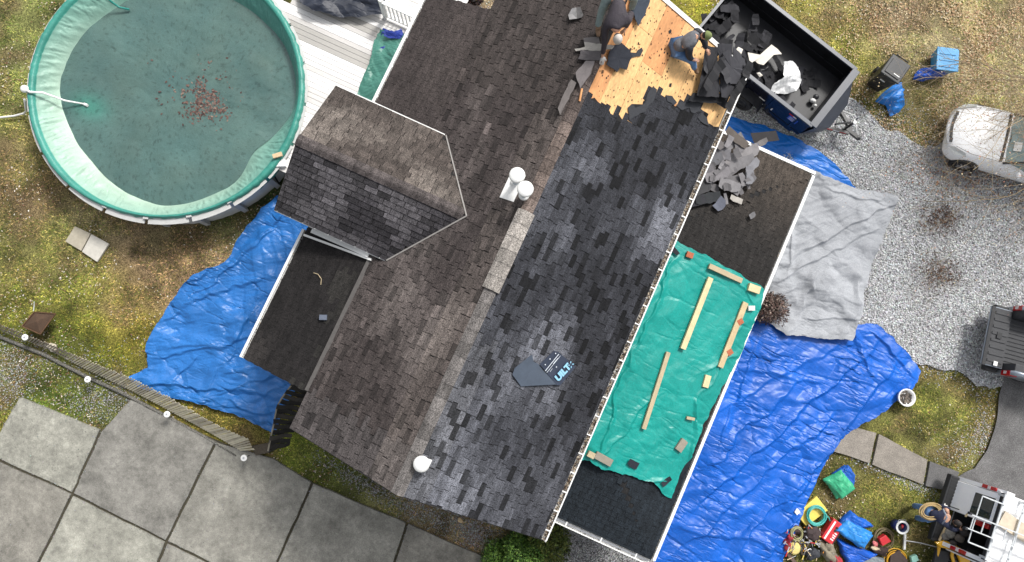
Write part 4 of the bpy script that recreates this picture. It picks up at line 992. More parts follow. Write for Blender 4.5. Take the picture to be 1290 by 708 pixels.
cloth('tarpaulin', (L2([(800, 760), (850, 765), (930, 768), (985, 730), (985, 700)]), L2([(925, 395), (960, 405), (1000, 412), (1040, 415), (1080, 408), (1105, 408), (1118, 420)]),
      L2([(800, 760), (830, 640), (880, 520), (925, 395)]), L2([(985, 700), (987, 675), (1010, 632), (1035, 590), (1048, 562), (1072, 542), (1100, 528), (1122, 510), (1150, 486), (1158, 468), (1140, 442), (1118, 420)])),
      240, 260, None, m_tb, amp=.11, ang=.75, s=.75, seed=33, folds=[((868, 645), (1108, 432), .14, .4), ((985, 640), (1128, 450), .15, .4), ((850, 695), (1055, 520), .10, .3), ((880, 600), (1010, 470), .08, .3), ((900, 520), (1060, 430), .07, .25), ((955, 420), (905, 560), .06, .2), ((1060, 412), (1100, 470), .1, .25), ((1098, 418), (1150, 478), .09, .3), ((920, 705), (1010, 600), .10, .25), ((850, 660), (985, 690), .08, .25), ((965, 700), (1010, 640), .1, .2), ((930, 470), (1040, 480), .06, .25)], colf=tcol((8, 95, 196), .25, seed=3), org=tuple(P(960, 560)), asp=4.5, label='large bright blue tarp spread on the ground right of the green covered roof', cat='tarp')
cloth('tarpaulin', (L2([(905, 170), (960, 215), (1010, 250), (1070, 262)]), L2([(915, 146), (962, 158), (1012, 180), (1050, 205), (1076, 236)]), L2([(905, 170), (915, 146)]), L2([(1070, 262), (1076, 236)])),
      160, 60, None, m_tb, amp=.06, ang=-.2, s=.9, seed=37, colf=tcol((14, 112, 206), .2, seed=4), org=tuple(P(1000, 200)), label='narrow strip of blue tarp on the gravel below the dump trailer', cat='tarp')
cloth('drop_cloth', (L2([(945, 385), (985, 421), (1035, 427), (1072, 429)], .16), L2([(1000, 205), (1040, 224), (1080, 238), (1128, 247)], .16), L2([(945, 385), (965, 300), (1000, 205)], .16), L2([(1072, 429), (1080, 400), (1090, 360), (1105, 312), (1122, 272), (1128, 247)], .14)),
      200, 240, lambda x, y: np.clip(.5 * np.exp(-(((x - 7.35) / .9) ** 2 + ((y - 4.3) / 1.5) ** 2)), 0, 1) * .0, m_tgr, amp=.15, ang=.75, s=1.0, seed=41, folds=[((985, 330), (1125, 258), .12, .25), ((975, 352), (1112, 285), .09, .25), ((1000, 232), (992, 340), .07, .2), ((1030, 240), (1120, 262), .06, .15), ((960, 375), (985, 300), .12, .2), ((1065, 425), (1085, 340), .08, .2), ((1000, 418), (1030, 340), .07, .2), ((1010, 400), (1080, 405), .06, .15)], colf=tcol((168, 171, 176), .16, seed=6), org=tuple(P(1040, 330)), asp=3.0, label='wrinkled grey canvas drop cloth on the gravel beside the low roof', cat='drop cloth')
cloth('tarpaulin', (L2([(374, -30), (378, 4), (398, 16), (424, 22), (455, 23), (484, 20)], DKZ + .03), L2([(385, -60), (420, -60), (450, -60), (484, -60)], DKZ + .3), L2([(374, -30), (385, -60)], DKZ + .2), L2([(484, 20), (488, 0), (484, -60)], DKZ + .1)),
      150, 110, lambda x, y: .35 * np.exp(-(((x + 7.2) / .9) ** 2 + ((y - 8.9) / .9) ** 2)), m_tk, amp=.16, ang=.5, s=.8, seed=47, colf=tcol((38, 44, 58), .2, seed=8), org=tuple(P(430, 5, DKZ)), label='black tarp heaped over something at the upper end of the deck', cat='tarp')
cloth('tarpaulin', (L2([(444, 128), (462, 131), (475, 133)], DKZ + .02), L2([(480, 38), (490, 40), (512, 46), (520, 50)], DKZ + .1), L2([(444, 128), (458, 100), (468, 72), (472, 52), (480, 38)], DKZ + .03), L2([(475, 133), (500, 90), (520, 50)], DKZ + .12)),
      90, 160, lambda x, y: .0 * x, m_tg, amp=.16, ang=1.15, s=.9, seed=53, colf=tcol((76, 134, 120), .25, seed=9), org=tuple(P(480, 90, DKZ)), label='faded green tarp bunched on the deck along the gutter', cat='tarp')
cloth('tarpaulin', (L2([(470, 100), (476, 92), (480, 60)], DKZ + .01), L2([(482, 38), (500, 42), (516, 47)], DKZ + .22), L2([(470, 100), (474, 60), (482, 38)], DKZ + .01), L2([(480, 60), (500, 50), (516, 47)], DKZ + .16)),
      50, 60, None, m_tb, amp=.07, ang=.9, s=1.2, seed=57, colf=tcol((54, 76, 160), .2), org=tuple(P(500, 45, DKZ)), label='dark blue tarp corner under the faded green tarp on the deck', cat='tarp')
cloth('tarpaulin', (L2([(484, 45), (495, 50), (505, 49), (512, 50)], DKZ + .22), L2([(488, 38), (498, 40), (505, 34), (508, 42)], DKZ + .28), L2([(484, 45), (488, 38)], DKZ + .25), L2([(512, 50), (508, 42)], DKZ + .25)),
      40, 24, None, m_tb, amp=.05, ang=.9, s=1.2, seed=58, colf=tcol((44, 70, 170), .2), org=tuple(P(498, 42, DKZ)), label='small blue fold sticking out above the faded green tarp on the deck', cat='tarp')
# green tarp on the low roof
rp = lambda pts, h=.02: [SP.px(x, y) + SP.N * h for x, y in pts]
def G_edge(sides, nu, nv, h):
    return sides
cloth('tarpaulin', (rp([(715, 585), (735, 578), (760, 590), (795, 600), (822, 606), (833, 622), (845, 627)]), rp([(832, 296), (848, 303), (880, 318), (920, 340), (961, 363)]),
      rp([(715, 585), (750, 500), (800, 390), (832, 296)]), rp([(845, 627), (853, 603), (868, 576), (888, 531), (905, 496), (920, 470), (936, 438), (956, 388), (961, 363)])),
      170, 260, lambda x, y: -.55 * np.clip(x - (LX + .12), 0, 1), m_tg, amp=.045, ang=1.35, s=.9, seed=63, folds=[((853, 320), (800, 440), .07, .12), ((800, 440), (742, 575), .08, .12), ((905, 340), (950, 380), .05, .1), ((880, 470), (940, 440), .05, .15), ((868, 590), (888, 500), .10, .12), ((745, 575), (835, 490), .05, .15), ((888, 500), (940, 400), .05, .1), ((750, 590), (845, 612), .07, .12)], colf=tcol((12, 150, 140), .15, seed=11), org=tuple(P(850, 450, 3)), dir_n=tuple(SP.N), asp=3.4, label='bright green tarp spread over the low roof and weighted with lumber', cat='tarp')

# lumber, bricks and blocks holding it down
m_lum = [mat('lumber_%d' % i, lin(*c), rough=.75, nscale=5, namt=.14, nscale2=50, namt2=.12, bump=.25, bscale=60) for i, c in enumerate(((224, 204, 160), (204, 182, 142), (190, 174, 142), (150, 142, 128)))]
m_brick = mat('red_brick', lin(182, 104, 74), rough=.9, nscale=30, namt=.25, bump=.6, bscale=60)
def lumber(a, b_, w, h, label, m, grp='boards and blocks weighing down the green tarp', nm='board', cat='board', lift=.085, sl=SP):
    A_ = sl.px(*a) + sl.N * (lift + h / 2); B_ = sl.px(*b_) + sl.N * (lift + h / 2)
    return MB().bar(A_, B_, w, h, up=sl.N).obj(nm, m, org=tuple((A_ + B_) / 2), bevel=.003, label=label, cat=cat, group=grp)
lumber((892, 350), (857, 439), .14, .075, 'long pale board on the green tarp, nearest the upper end', m_lum[0])
lumber((936, 381), (904, 462), .15, .06, 'long pale board on the green tarp closest to the outer gutter, beside two bricks', m_lum[1])
lumber((839, 443), (808, 539), .11, .075, 'longest thin board low on the middle of the green tarp', m_lum[2])
lumber((890, 335), (931, 354), .13, .07, 'weathered short thick board across the upper edge of the green tarp', m_lum[2])
lumber((939, 361), (953, 366), .19, .09, 'pale cut block of wood at the upper right corner of the green tarp', m_lum[0], nm='wood_block', cat='block')
lumber((939, 388), (947, 388), .12, .07, 'small bright white wood offcut above the outer long board', mat('white_offcut', lin(240, 238, 230), rough=.6, nscale=12, namt=.06), nm='wood_block', cat='block')
lumber((889, 472), (885, 487), .16, .07, 'pale wood block alone in the lower middle right of the green tarp', m_lum[0], nm='wood_block', cat='block')
lumber((748, 571), (768, 582), .18, .07, 'grey weathered wood block at the lower left edge of the green tarp', m_lum[3], nm='wood_block', cat='block')
lumber((738, 569), (746, 573), .14, .1, 'small square wood block in the lower left corner of the green tarp', m_lum[2], nm='wood_block', cat='block')
lumber((860, 553), (851, 566), .19, .07, 'greyish slatted wood block near the lower right of the green tarp', m_lum[3], nm='wood_block', cat='block')
lumber((862, 525), (872, 527), .07, .06, 'thin bent wood chip on the fold of the green tarp', m_lum[2], nm='wood_block', cat='block')
for (x, y, lab) in ((866, 321, 'red brick alone near the upper left corner of the green tarp'), (930, 408, 'red brick halfway along the outer long board on the green tarp'), (917, 446, 'red brick by the lower end of the outer long board on the green tarp')):
    lumber((x - 4, y - 1), (x + 4, y + 2) if x == 866 else (x + 2, y - 5), .14, .065, lab, m_brick, 'red bricks on the green tarp', 'brick', 'brick')
m_shpiece = mat('loose_shingle_grit', objcol=True, rough=.85, nscale=150, namt=.3, nscale2=8, namt2=.15, bump=.5, bscale=200, bdist=.004, spec=.3)
def sh_piece(name, c, nrm, ang, L, W, col, lab, grp, cat='shingle', bend=.02, tear=True, lift=0.0, sd=0):
    """a torn strip of shingles with ragged ends, slightly bent"""
    r = random.Random(sd); N_ = Vector(nrm).normalized(); X = Vector((math.cos(ang), math.sin(ang), 0)); X = (X - N_ * X.dot(N_)).normalized(); Y = N_.cross(X)
    n = max(3, int(L / .09)); up = []; dn = []
    for i in range(n + 1):
        u = -L / 2 + L * i / n; e0 = -W / 2 + (r.uniform(0, .12) * W if tear else 0); e1 = W / 2 - (r.uniform(0, .12) * W if tear else 0)
        if i in (0, n) and tear: e0 += r.uniform(0, .3) * W
        hz = bend * (2 * u / L) ** 2 * 1.2 + bend * .4 * math.sin(i * 1.7 + sd)
        for e in (e0, e1): p = Vector(c) + X * u + Y * e + N_ * (lift + hz + (bend * .4 if e > 0 else 0)); up.append(p + N_ * .006); dn.append(p)
    k = len(up); f = []
    for i in range(n): a = 2 * i; f += [(a, a + 2, a + 3, a + 1), (k + a, k + a + 1, k + a + 3, k + a + 2), (a, k + a, k + a + 2, a + 2), (a + 1, a + 3, k + a + 3, k + a + 1)]
    f += [(0, 1, k + 1, k), (k - 2, 2 * k - 2, 2 * k - 1, k - 1)]
    o = MB().add(up + dn, f).obj(name, m_shpiece, org=tuple(c), label=lab, cat=cat, group=grp); o.color = (*lin(*col), 1); return o
q = SP.px(795, 583); sh_piece('shingle_piece', q, SP.N, -.1, .28, .2, (42, 45, 54), 'dark shingle piece lying on the lower edge of the green tarp', 'dark shingle pieces on the green tarp', lift=.1, sd=1)
q = SP.px(837, 605); sh_piece('shingle_piece', q, SP.N, 1.0, .28, .16, (42, 45, 54), 'dark shingle piece on the lowest right tip of the green tarp', 'dark shingle pieces on the green tarp', lift=.1, sd=2)
q = SP.px(847, 315); sh_piece('shingle_piece', q, SP.N, -.5, .3, .12, (46, 46, 52), 'dark shingle piece at the upper left corner of the green tarp by the gutter', 'dark shingle pieces on the green tarp', lift=.1, sd=3)
# torn shingles heaped on the low roof
r = random.Random(21)
mh = [(918, 183, 1.0, .9, .3, (134, 132, 134)), (935, 195, .8, .95, .32, (141, 138, 139)), (930, 207, .82, .9, .3, (124, 122, 124)), (905, 195, .4, .6, .3, (117, 116, 120)), (890, 205, .75, .8, .3, (108, 108, 112)), (880, 222, .9, .75, .3, (115, 112, 116)),
      (900, 222, .8, .7, .3, (132, 129, 132)), (915, 235, .2, .6, .3, (134, 132, 134)), (940, 222, 2.0, .45, .25, (129, 129, 134)), (948, 208, 1.2, .35, .22, (134, 134, 139)), (925, 252, .1, .35, .16, (180, 175, 168)), (878, 240, .8, .7, .28, (72, 72, 74)),
      (868, 255, .75, .8, .3, (55, 55, 60)), (890, 250, .6, .7, .3, (52, 54, 57)), (905, 258, 1.3, .35, .3, (100, 103, 115)), (945, 272, .9, .18, .16, (115, 114, 116)), (925, 175, -.2, .7, .25, (100, 93, 88)), (900, 178, -.5, .5, .25, (112, 108, 108)), (960, 180, .95, .3, .18, (115, 112, 112)),
      (913, 213, 1.5, .4, .26, (144, 140, 141)), (893, 190, 1.1, .4, .24, (124, 122, 124)), (922, 228, .6, .5, .28, (110, 108, 110)), (905, 205, -.3, .5, .22, (84, 82, 86)), (884, 230, .3, .45, .26, (124, 121, 122))]
for i, (x, y, a, L_, W_, c) in enumerate(mh):
    q = SP.px(x, y); sh_piece('torn_shingle', q, SP.N, a + .43 * 0, L_, W_, c, ('black' if c[0] < 75 else 'pale' if c[0] > 125 else 'mid grey') + (' long' if L_ > .65 else ' short') + ' torn shingle ' + ('near the top' if y < 200 else 'in the middle' if y < 232 else 'at the foot') + ' of the heap on the low roof', 'torn shingles heaped on the low roof', bend=.015, lift=.02 + .012 * (i % 9) + (.05 if 3 < i < 12 else 0), sd=40 + i)
for i in range(34):
    a = r.uniform(0, 6.28); x = 912 + math.cos(a) * 36 * r.random() ** .6; y = 215 + math.sin(a) * 36 * r.random() ** .6
    k = r.uniform(92, 140); q = SP.px(x, y); sh_piece('torn_shingle', q, SP.N, r.uniform(-3, 3), r.uniform(.12, .4), r.uniform(.1, .24), (k, k * .98, k * 1.0), ('small pale grey shingle scrap ' if k > 116 else 'small dark grey shingle scrap ') + ('in the upper half of the heap on the low roof' if y < 215 else 'in the lower half of the heap on the low roof'), 'torn shingles heaped on the low roof', bend=.015, lift=r.uniform(.02, .17), sd=90 + i)
q = P(962, 174, 2.62) ; sh_piece('shingle_strip', q, (0, .3, 1), .62, .75, .3, (46, 44, 46), 'dark shingle strip sticking out over the upper gutter of the low roof', None, bend=.01, tear=False, lift=.05, sd=7)

# big scrap of underlayment with lettering on the main roof
m_und = mat('slate_synthetic', lin(74, 84, 98), rough=.38, nscale=4, namt=.15, nscale2=30, namt2=.06); m_und2 = mat('slate_synthetic_dark', lin(50, 58, 76), rough=.42, nscale=4, namt=.12)
t = thing('underlayment_scrap', tuple(SR.px(683, 467)), 'folded slate blue scrap of underlayment with white lettering lying on the dark roof', 'underlayment scrap')
scrap_on(SR, [(644, 471), (647, 463), (669, 446), (671, 455), (677, 458), (683, 466), (701, 483), (655, 486)], 'sheet', m_und, t, h=.03, th=.008, curl=.05)
scrap_on(SR, [(678, 458), (696, 441), (702, 443), (722, 461), (704, 484), (699, 484), (684, 465)], 'sheet', m_und2, t, h=.045, th=.008, curl=.05)
m_txt = mat('pale_print', lin(150, 205, 235), rough=.5); m_txt2 = mat('white_print', lin(225, 232, 240), rough=.5)
a_ = SR.px(702, 481); b_ = SR.px(720, 461); X = (b_ - a_).normalized(); N_ = SR.N; Yv = N_.cross(X)
mid = (a_ + b_) / 2 + Yv * .115 + N_ * .105 - X * .03
link('lettering', text_mesh('UILT', .21, fm(mid, X, Yv, N_), .002), m_txt, t)
b = MB(); e = (b_ + Yv * .10 + N_ * .105 - X * .02)
for k in range(4):
    an = k * math.pi / 2 + .78; d = X * math.cos(an) + Yv * math.sin(an); b.frame(e + d * .03 - N_ * .002, d, N_.cross(d), N_, .045, .02, .004)
b.obj('logo', m_txt, t)
for (p, q, w) in (((684, 466), (701, 445), .014), ((686, 468), (703, 447), .008), ((694, 457), (700, 450), .01), ((690, 467), (693, 463), .007)):
    A_ = SR.px(*p) + SR.N * .10; B_ = SR.px(*q) + SR.N * .10; MB().bar(A_, B_, w, .004, up=SR.N).obj('printed_line', m_txt2, t)
for (x, y) in ((684, 458), (690, 451), (697, 444), (698, 461)): MB().lathe(SR.px(x, y) + SR.N * .10, [(0, 0), (.014, 0), (.014, .004), (0, .004)], 8, axis=SR.N).obj('nail_cap', m_txt2, t)
# shingle bundle piece on the left slope near the first worker
t = thing('metal_flashing', tuple(SL.px(727, 20)), 'bent grey metal flashing piece lying on the roof left of the first worker', 'metal flashing')
scrap_on(SL, [(717, 21), (722, 13), (727, 12), (728, 26), (719, 28)], 'plate', mat('zinc', lin(160, 158, 158), rough=.4, metal=.3, nscale=14, namt=.25), t, h=.05, th=.01, curl=.05)
scrap_on(SL, [(727, 12), (732, 11), (736, 21), (734, 24), (728, 26)], 'plate', mat('zinc_dark', lin(100, 98, 98), rough=.5, metal=.3, nscale=14, namt=.25), t, h=.05, th=.01, curl=.02)
# pieces by the first worker
def on_ridge(x, y): return SL.px(x, y) if x < 752 else SR.px(x, y)
for i, (sl, pts, c, lab) in enumerate(((SL, [(736, 50), (755, 48), (757, 57), (737, 58)], (112, 108, 108), 'grey shingle piece left of the white glove, uppermost'), (SL, [(725, 64), (738, 61), (737, 55), (756, 57), (775, 60), (772, 64), (757, 66), (748, 67), (741, 65), (727, 67)], (168, 164, 158), 'long ragged pale shingle strip under the arm of the first worker'),
     (SL, [(733, 66), (758, 67), (757, 79), (730, 77)], (96, 92, 94), 'flat grey shingle piece below the ragged pale strip by the first worker'), (SR, [(766, 60), (780, 55), (790, 64), (793, 72), (786, 89), (778, 86), (774, 92), (761, 82)], (44, 47, 56), 'dark blue grey shingle slab on the bare wood beside the white glove'),
     (SR, [(793, -8), (816, -8), (815, 4), (808, 22), (800, 34), (796, 20), (790, 12)], (62, 70, 82), 'pointed slate coloured felt piece at the upper edge of the bare wood'), (SL, [(727, 95), (735, 86), (740, 80), (751, 81), (746, 96), (733, 115)], (126, 120, 120), 'loose grey ridge shingle between the bare wood and the left slope'),
     (SL, [(705, 140), (714, 118), (722, 104), (728, 108), (716, 132), (708, 148)], (120, 114, 112), 'pale lifted ridge strip just below the bare wood'))):
    o = scrap_on(sl, pts, 'loose_shingle', m_shpiece, None, h=.04 + .01 * i, th=.012, curl=.03, jagg=.8, label=lab, cat='shingle'); o.color = (*lin(*c), 1)
t = lumber((731, 112), (728, 128), .04, .03, 'splintered orange wood sliver beside the lifted ridge strip', m_ply2, None, 'wood_sliver', 'wood sliver', .05, SR)
# big sheets of stripped shingles held by the second worker
for i, (pts, c, h) in enumerate((([(880, 60), (893, 62), (898, 100), (897, 124), (868, 122), (874, 105), (878, 80)], (52, 52, 56), .35), ([(893, 58), (912, 58), (911, 80), (918, 108), (905, 126), (898, 124), (898, 90)], (58, 58, 63), .42), ([(897, 70), (905, 66), (925, 92), (916, 108), (908, 108), (902, 92)], (66, 66, 71), .5),
     ([(900, 92), (916, 86), (926, 98), (914, 120), (904, 128), (896, 116)], (50, 51, 56), .38), ([(868, 118), (900, 122), (905, 131), (884, 130), (862, 128)], (40, 41, 45), .2), ([(912, 62), (922, 70), (934, 90), (926, 104), (914, 86)], (74, 74, 79), .45), ([(900, 120), (910, 112), (913, 124), (908, 138), (898, 132)], (44, 45, 50), .2))):
    o = scrap_on(SR, pts, 'shingle_sheet', m_shpiece, None, h=h * .55, th=.014, curl=.07, jagg=.8, label=('broad sheet of dark shingles held by the green capped worker', 'upright sheet of dark shingles right of the green capped worker', 'greyer narrow sheet leaning over the gutter', 'broad dark sheet in the middle of the eave pile', 'black sheet edge lying flat on the bare wood', 'pale edged sheet hanging over the gutter towards the trailer', 'small black sheet at the foot of the eave pile')[i], cat='shingles', group='stripped shingle sheets at the eave'); o.color = (*lin(*c), 1)
r = random.Random(31)
for i in range(14):
    x = r.uniform(882, 930); y = r.uniform(78, 142)
    if abs((x - 905) * .9 + (y - 108) * -.2) > 26 or (y > 104 and x > 912) or y > 128: continue
    k = r.uniform(40, 72); sh_piece('shingle_sheet', SR.px(x, y), SR.N, r.uniform(.6, 2.6), r.uniform(.6, .9) if i % 2 else r.uniform(.3, .5), r.uniform(.15, .3), (k, k, k * 1.06), ('long' if i % 2 else 'short') + ' strip of dark shingles ' + ('beside the green capped worker' if y < 95 else 'in the middle of the eave pile' if y < 112 else 'at the foot of the eave pile'), 'stripped shingle sheets at the eave', 'shingles', .05, True, r.uniform(.1, .36), 200 + i)
# twig, chip and scraps on the left lean-to roof
MB().tube([SLL.px(396, 344) + SLL.N * .03, SLL.px(402, 346) + SLL.N * .05, SLL.px(406, 352) + SLL.N * .04, SLL.px(405, 359) + SLL.N * .03], .008, 5).obj('twig', m_lum[2], org=tuple(SLL.px(402, 350)), label='thin pale curved twig lying on the lower left roof', cat='twig')
t = thing('roof_stub', tuple(SLL.px(408, 400)), 'small dark square flap standing on the lower left roof', 'roof flap')
MB().cbox(SLL.px(408, 400), .4, .17, .12, .09).obj('flap', mat('grey_flap', lin(96, 104, 120), rough=.5, nscale=12, namt=.15), t, bevel=.006)

# ---------------------------------------------------------------- dump trailer
m_blk = mat('black_paint', lin(20, 21, 25), rough=.32, coat=.4, nscale=6, namt=.25, nscale2=30, namt2=.15)
m_navy = mat('navy_gloss_paint', lin(14, 16, 34), rough=.22, coat=.6, nscale=3, namt=.3)
m_blk_in = mat('scuffed_black_steel', lin(34, 35, 40), rough=.5, nscale=5, namt=.35, nscale2=40, namt2=.3)
m_gsteel = mat('grey_steel_edge', lin(66, 71, 82), rough=.4, nscale=5, namt=.2, nscale2=30, namt2=.1)
m_tyre = mat('tyre_rubber', lin(40, 40, 42), rough=.85, nscale=30, namt=.2)
m_red = mat('red_reflector', lin(200, 36, 40), rough=.35); m_wht = mat('white_reflector', lin(235, 235, 235), rough=.4)
TA = P(880, 46, 1.4); TB = P(1023, 159, 1.4); TC = P(1079, 86, 1.4)
th = math.atan2(TB.y - TA.y, TB.x - TA.x); tl = 4.25; tw = 2.14
tc = (TB + TC) / 2 - Vector((math.cos(th), math.sin(th), 0)) * tl / 2
tr = thing('dump_trailer', (tc.x, tc.y, 0), 'black high sided dump trailer half filled with torn shingles', 'trailer', rz=th, local=True)
hl, hw = tl / 2, tw / 2; FZ, TZ = .62, 1.4
MB().box(-hl, hl, -hw, hw, FZ - .06, FZ).obj('floor', m_blk_in, tr)
for s, nm in ((-1, 'near'), (1, 'far')):
    y0, y1 = (s * hw - (.05 if s > 0 else 0)), (s * hw + (.05 if s < 0 else 0))
    o = MB().box(-hl, hl, min(y0, y1), max(y0, y1), FZ - .14, TZ - .05).obj('side_panel', m_navy if s < 0 else m_blk, tr)
    MB().box(-hl - .02, hl + .02, s * hw - .06, s * hw + .06, TZ - .05, TZ).obj('top_rail', m_gsteel, tr, bevel=.008)
    for k in range(5):
        x = -hl + .45 + k * .85; MB().box(x - .03, x + .03, (s * hw - .045) if s < 0 else hw, (s * hw) if s < 0 else hw + .045, FZ - .1, TZ - .05).obj('stake_post', m_navy if s < 0 else m_blk, tr)
        MB().box(x - .4, x + .4, s * (hw - .062) - .006, s * (hw - .062) + .006, FZ + .3, FZ + .33).obj('rib', m_blk_in, tr)
MB().box(hl - .05, hl, -hw + .052, hw - .052, FZ, TZ - .05).obj('front_panel', m_blk_in, tr)
MB().box(hl - .08, hl + .14, -hw + .0, hw, TZ - .049, TZ + .006).obj('front_rail', m_gsteel, tr, bevel=.008)
MB().box(-hl, -hl + .05, -hw + .052, hw - .052, FZ, TZ - .06).obj('tailgate', m_blk_in, tr)
MB().box(-hl - .02, -hl + .06, -hw + .062, hw - .062, TZ - .059, TZ - .004).obj('rear_rail', m_gsteel, tr)
# sloping shroud over the pump box
b = MB(); v = [(hl + .14, -hw + .05, TZ - .05), (hl + .14, hw - .3, TZ - .05), (hl + .52, hw - .7, .92), (hl + .52, -hw + .55, .92), (hl + .02, -hw + .05, .5), (hl + .02, hw - .3, .5), (hl + .5, hw - .7, .5), (hl + .5, -hw + .55, .5)]
b.add(v, [(3, 2, 1, 0), (0, 4, 7, 3), (2, 6, 5, 1), (3, 7, 6, 2), (4, 5, 6, 7)]); b.obj('pump_shroud', m_gsteel, tr, bevel=.01)
for s in (-1, 1): MB().bar((hl - .1, s * .62, .5), (hl + 1.15, s * .06, .5), .08, .12).obj('tongue_bar', m_blk, tr)
o = MB().bar((hl + .95, 0, .52), (hl + 1.45, 0, .52), .10, .1).obj('coupler', m_blk, tr); MB().ell((hl + 1.45, 0, .52), (.08, .07, .07), 10, 6).obj('ball_socket', m_blk, o)
o = MB().tube([(hl + .98, .02, .1), (hl + .98, .02, 1.0)], .04, 10).obj('jack', m_blk, tr); MB().tube([(hl + .98, .02, .96), (hl + .98, .2, .98), (hl + .98, .22, .9)], .014, 6).obj('jack_handle', m_gsteel, o)
MB().lathe((hl + .98, .02, 1.0), [(0, 0), (.055, 0), (.05, .03), (0, .035)], 12).obj('jack_cap', m_white, o)
MB().bar((hl + .6, -.30, .86), (hl + .95, .12, .72), .05, .06).obj('cross_bar', m_blk, tr)
MB().tube([(hl + .5, .3, .6), (hl + .9, .5, .45), (hl + 1.2, .35, .4), (hl + 1.35, .1, .5)], .012, 6).obj('brake_cable', m_white, tr, smooth=True)
for k in range(6):
    f0, f1 = k / 6, (k + .92) / 6; a = Vector((hl - .05, -.66, .53)); c = Vector((hl + 1.1, -.12, .53)); MB().bar(a.lerp(c, f0), a.lerp(c, f1), .012, .05).obj('reflector_tape', m_red if k % 2 else m_wht, tr)
for (x0, L_, z, red) in ((-1.7, .2, 1.12, 1), (-1.5, .2, 1.12, 0), (-.95, .16, 1.12, 1), (-.79, .18, 1.12, 0), (-.61, .16, 1.12, 1), (1.45, .14, 1.12, 1), (1.59, .16, 1.12, 0)):
    MB().box(x0, x0 + L_, -hw - .008, -hw - .001, z, z + .05).obj('reflector_tape', m_red if red else m_wht, tr)
for (x0, L_, z, h) in ((.5, .2, .82, .04), (.1, .09, .62, .06), (.52, .22, .55, .10), (1.0, .04, .66, .12)): MB().box(x0, x0 + L_, -hw - .008, -hw - .001, z, z + h).obj('label_plate', m_wht, tr)
MB().box(1.5, 1.8, -hw - .007, -hw - .001, .86, 1.1).obj('warning_sign', mat('blue_label', lin(40, 80, 190), rough=.4), tr)
b = MB(); 
for k in range(3): b.box(1.54, 1.76 - .05 * (k % 2), -hw - .010, -hw - .0075, .9 + k * .06, .92 + k * .06)
b.obj('label_print', m_wht, tr)
# wheels and fenders
def wheel(c, r, w, parent, side, hub=m_gsteel, spokes=0, tyre=m_tyre):
    c = Vector(c); o = MB().lathe(c - Vector((0, side * w / 2, 0)), [(r * .55, 0), (r * .93, .0), (r, w * .18), (r, w * .82), (r * .93, w), (r * .62, w), (r * .58, w * .8), (0, w * .8)], 26, axis=(0, side, 0)).obj('wheel', tyre, parent, smooth=False)
    MB().lathe(c + Vector((0, side * (w * .31), 0)), [(0, 0), (r * .58, 0), (r * .60, w * .16), (r * .5, w * .14), (r * .34, .01), (r * .2, w * .14), (0, w * .15)], 20, axis=(0, side, 0)).obj('rim', hub, o, smooth=True)
    for k in range(spokes):
        a = 2 * math.pi * k / spokes; d = Vector((math.cos(a), 0, math.sin(a)))
        MB().bar(c + Vector((0, side * (w * .49), 0)) + d * r * .08, c + Vector((0, side * (w * .49), 0)) + d * r * .58, r * .10, .015, up=(0, 1, 0)).obj('spoke', m_alloy, o)
    return o
m_alloy = mat('alloy', lin(205, 205, 208), rough=.3, metal=.4)
for x in (-.62, .2):
    for s in (-1, 1):
        wheel((x, s * (hw + .16), .36), .36, .22, tr, s, hub=m_blk)
for s in (-1, 1):
    b = MB(); pr = [(-1.18, .45), (-1.1, .74), (-.9, .82), (.48, .82), (.68, .74), (.78, .45)]; q = []
    for (x, z) in pr: q += [(x, s * hw, z), (x, s * (hw + .30), z)]
    b.add(q + [(x, y, z + .012) for x, y, z in q], [(2 * i, 2 * i + 1, 2 * i + 3, 2 * i + 2) for i in range(5)] + [(12 + 2 * i, 12 + 2 * i + 2, 12 + 2 * i + 3, 12 + 2 * i + 1) for i in range(5)] + [(2 * i + 1, 13 + 2 * i, 15 + 2 * i, 2 * i + 3) for i in range(5)])
    b.obj('fender', m_blk_in, tr, bevel=.004)
MB().box(-hl + .1, hl - .1, -.45, -.35, .4, FZ - .06).obj('chassis_beam', m_blk, tr); MB().box(-hl + .1, hl - .1, .35, .45, .4, FZ - .06).obj('chassis_beam', m_blk, tr)
MB().box(.85, 1.9, -hw + .02, -hw + .3, .3, FZ - .062).obj('tool_box', m_navy, tr)
# load of shingles
r = random.Random(77); Mt = Matrix.Translation((tc.x, tc.y, 0)) @ Matrix.Rotation(th, 4, 'Z')
for i in range(64):
    lx = -hl + .15 + (tl - .8) * r.random() ** 1.3; ly = r.uniform(-hw + .25, hw - .45); 
    hgt = .42 * math.exp(-((lx + 1.1) / 1.4) ** 2) * r.random() ** .5
    if lx > .9 and r.random() < .6: continue
    k = r.uniform(34, 62); kk = (k, k * 1.0, k * 1.08); 
    sh_piece('dumped_shingle', Mt @ Vector((lx, ly, FZ + .02 + hgt + .02 * (lx < .5))), (r.uniform(-.2, .2), r.uniform(-.2, .2), 1), r.uniform(-3, 3), r.uniform(.25, .95), r.uniform(.14, .32), kk, ('blacker' if k < 48 else 'greyer') + ' torn shingle ' + ('at the rear end of the trailer' if lx < -1.1 else 'in the middle of the trailer' if lx < .2 else 'lying loose towards the front of the trailer') + (' by the far wall' if ly > .2 else ' by the near wall' if ly < -.4 else ''), 'torn shingles in the dump trailer', 'shingle', .04, True, 0, 400 + i)
m_pap = mat('torn_pale_paper', lin(226, 220, 208), rough=.7, nscale=12, namt=.1)
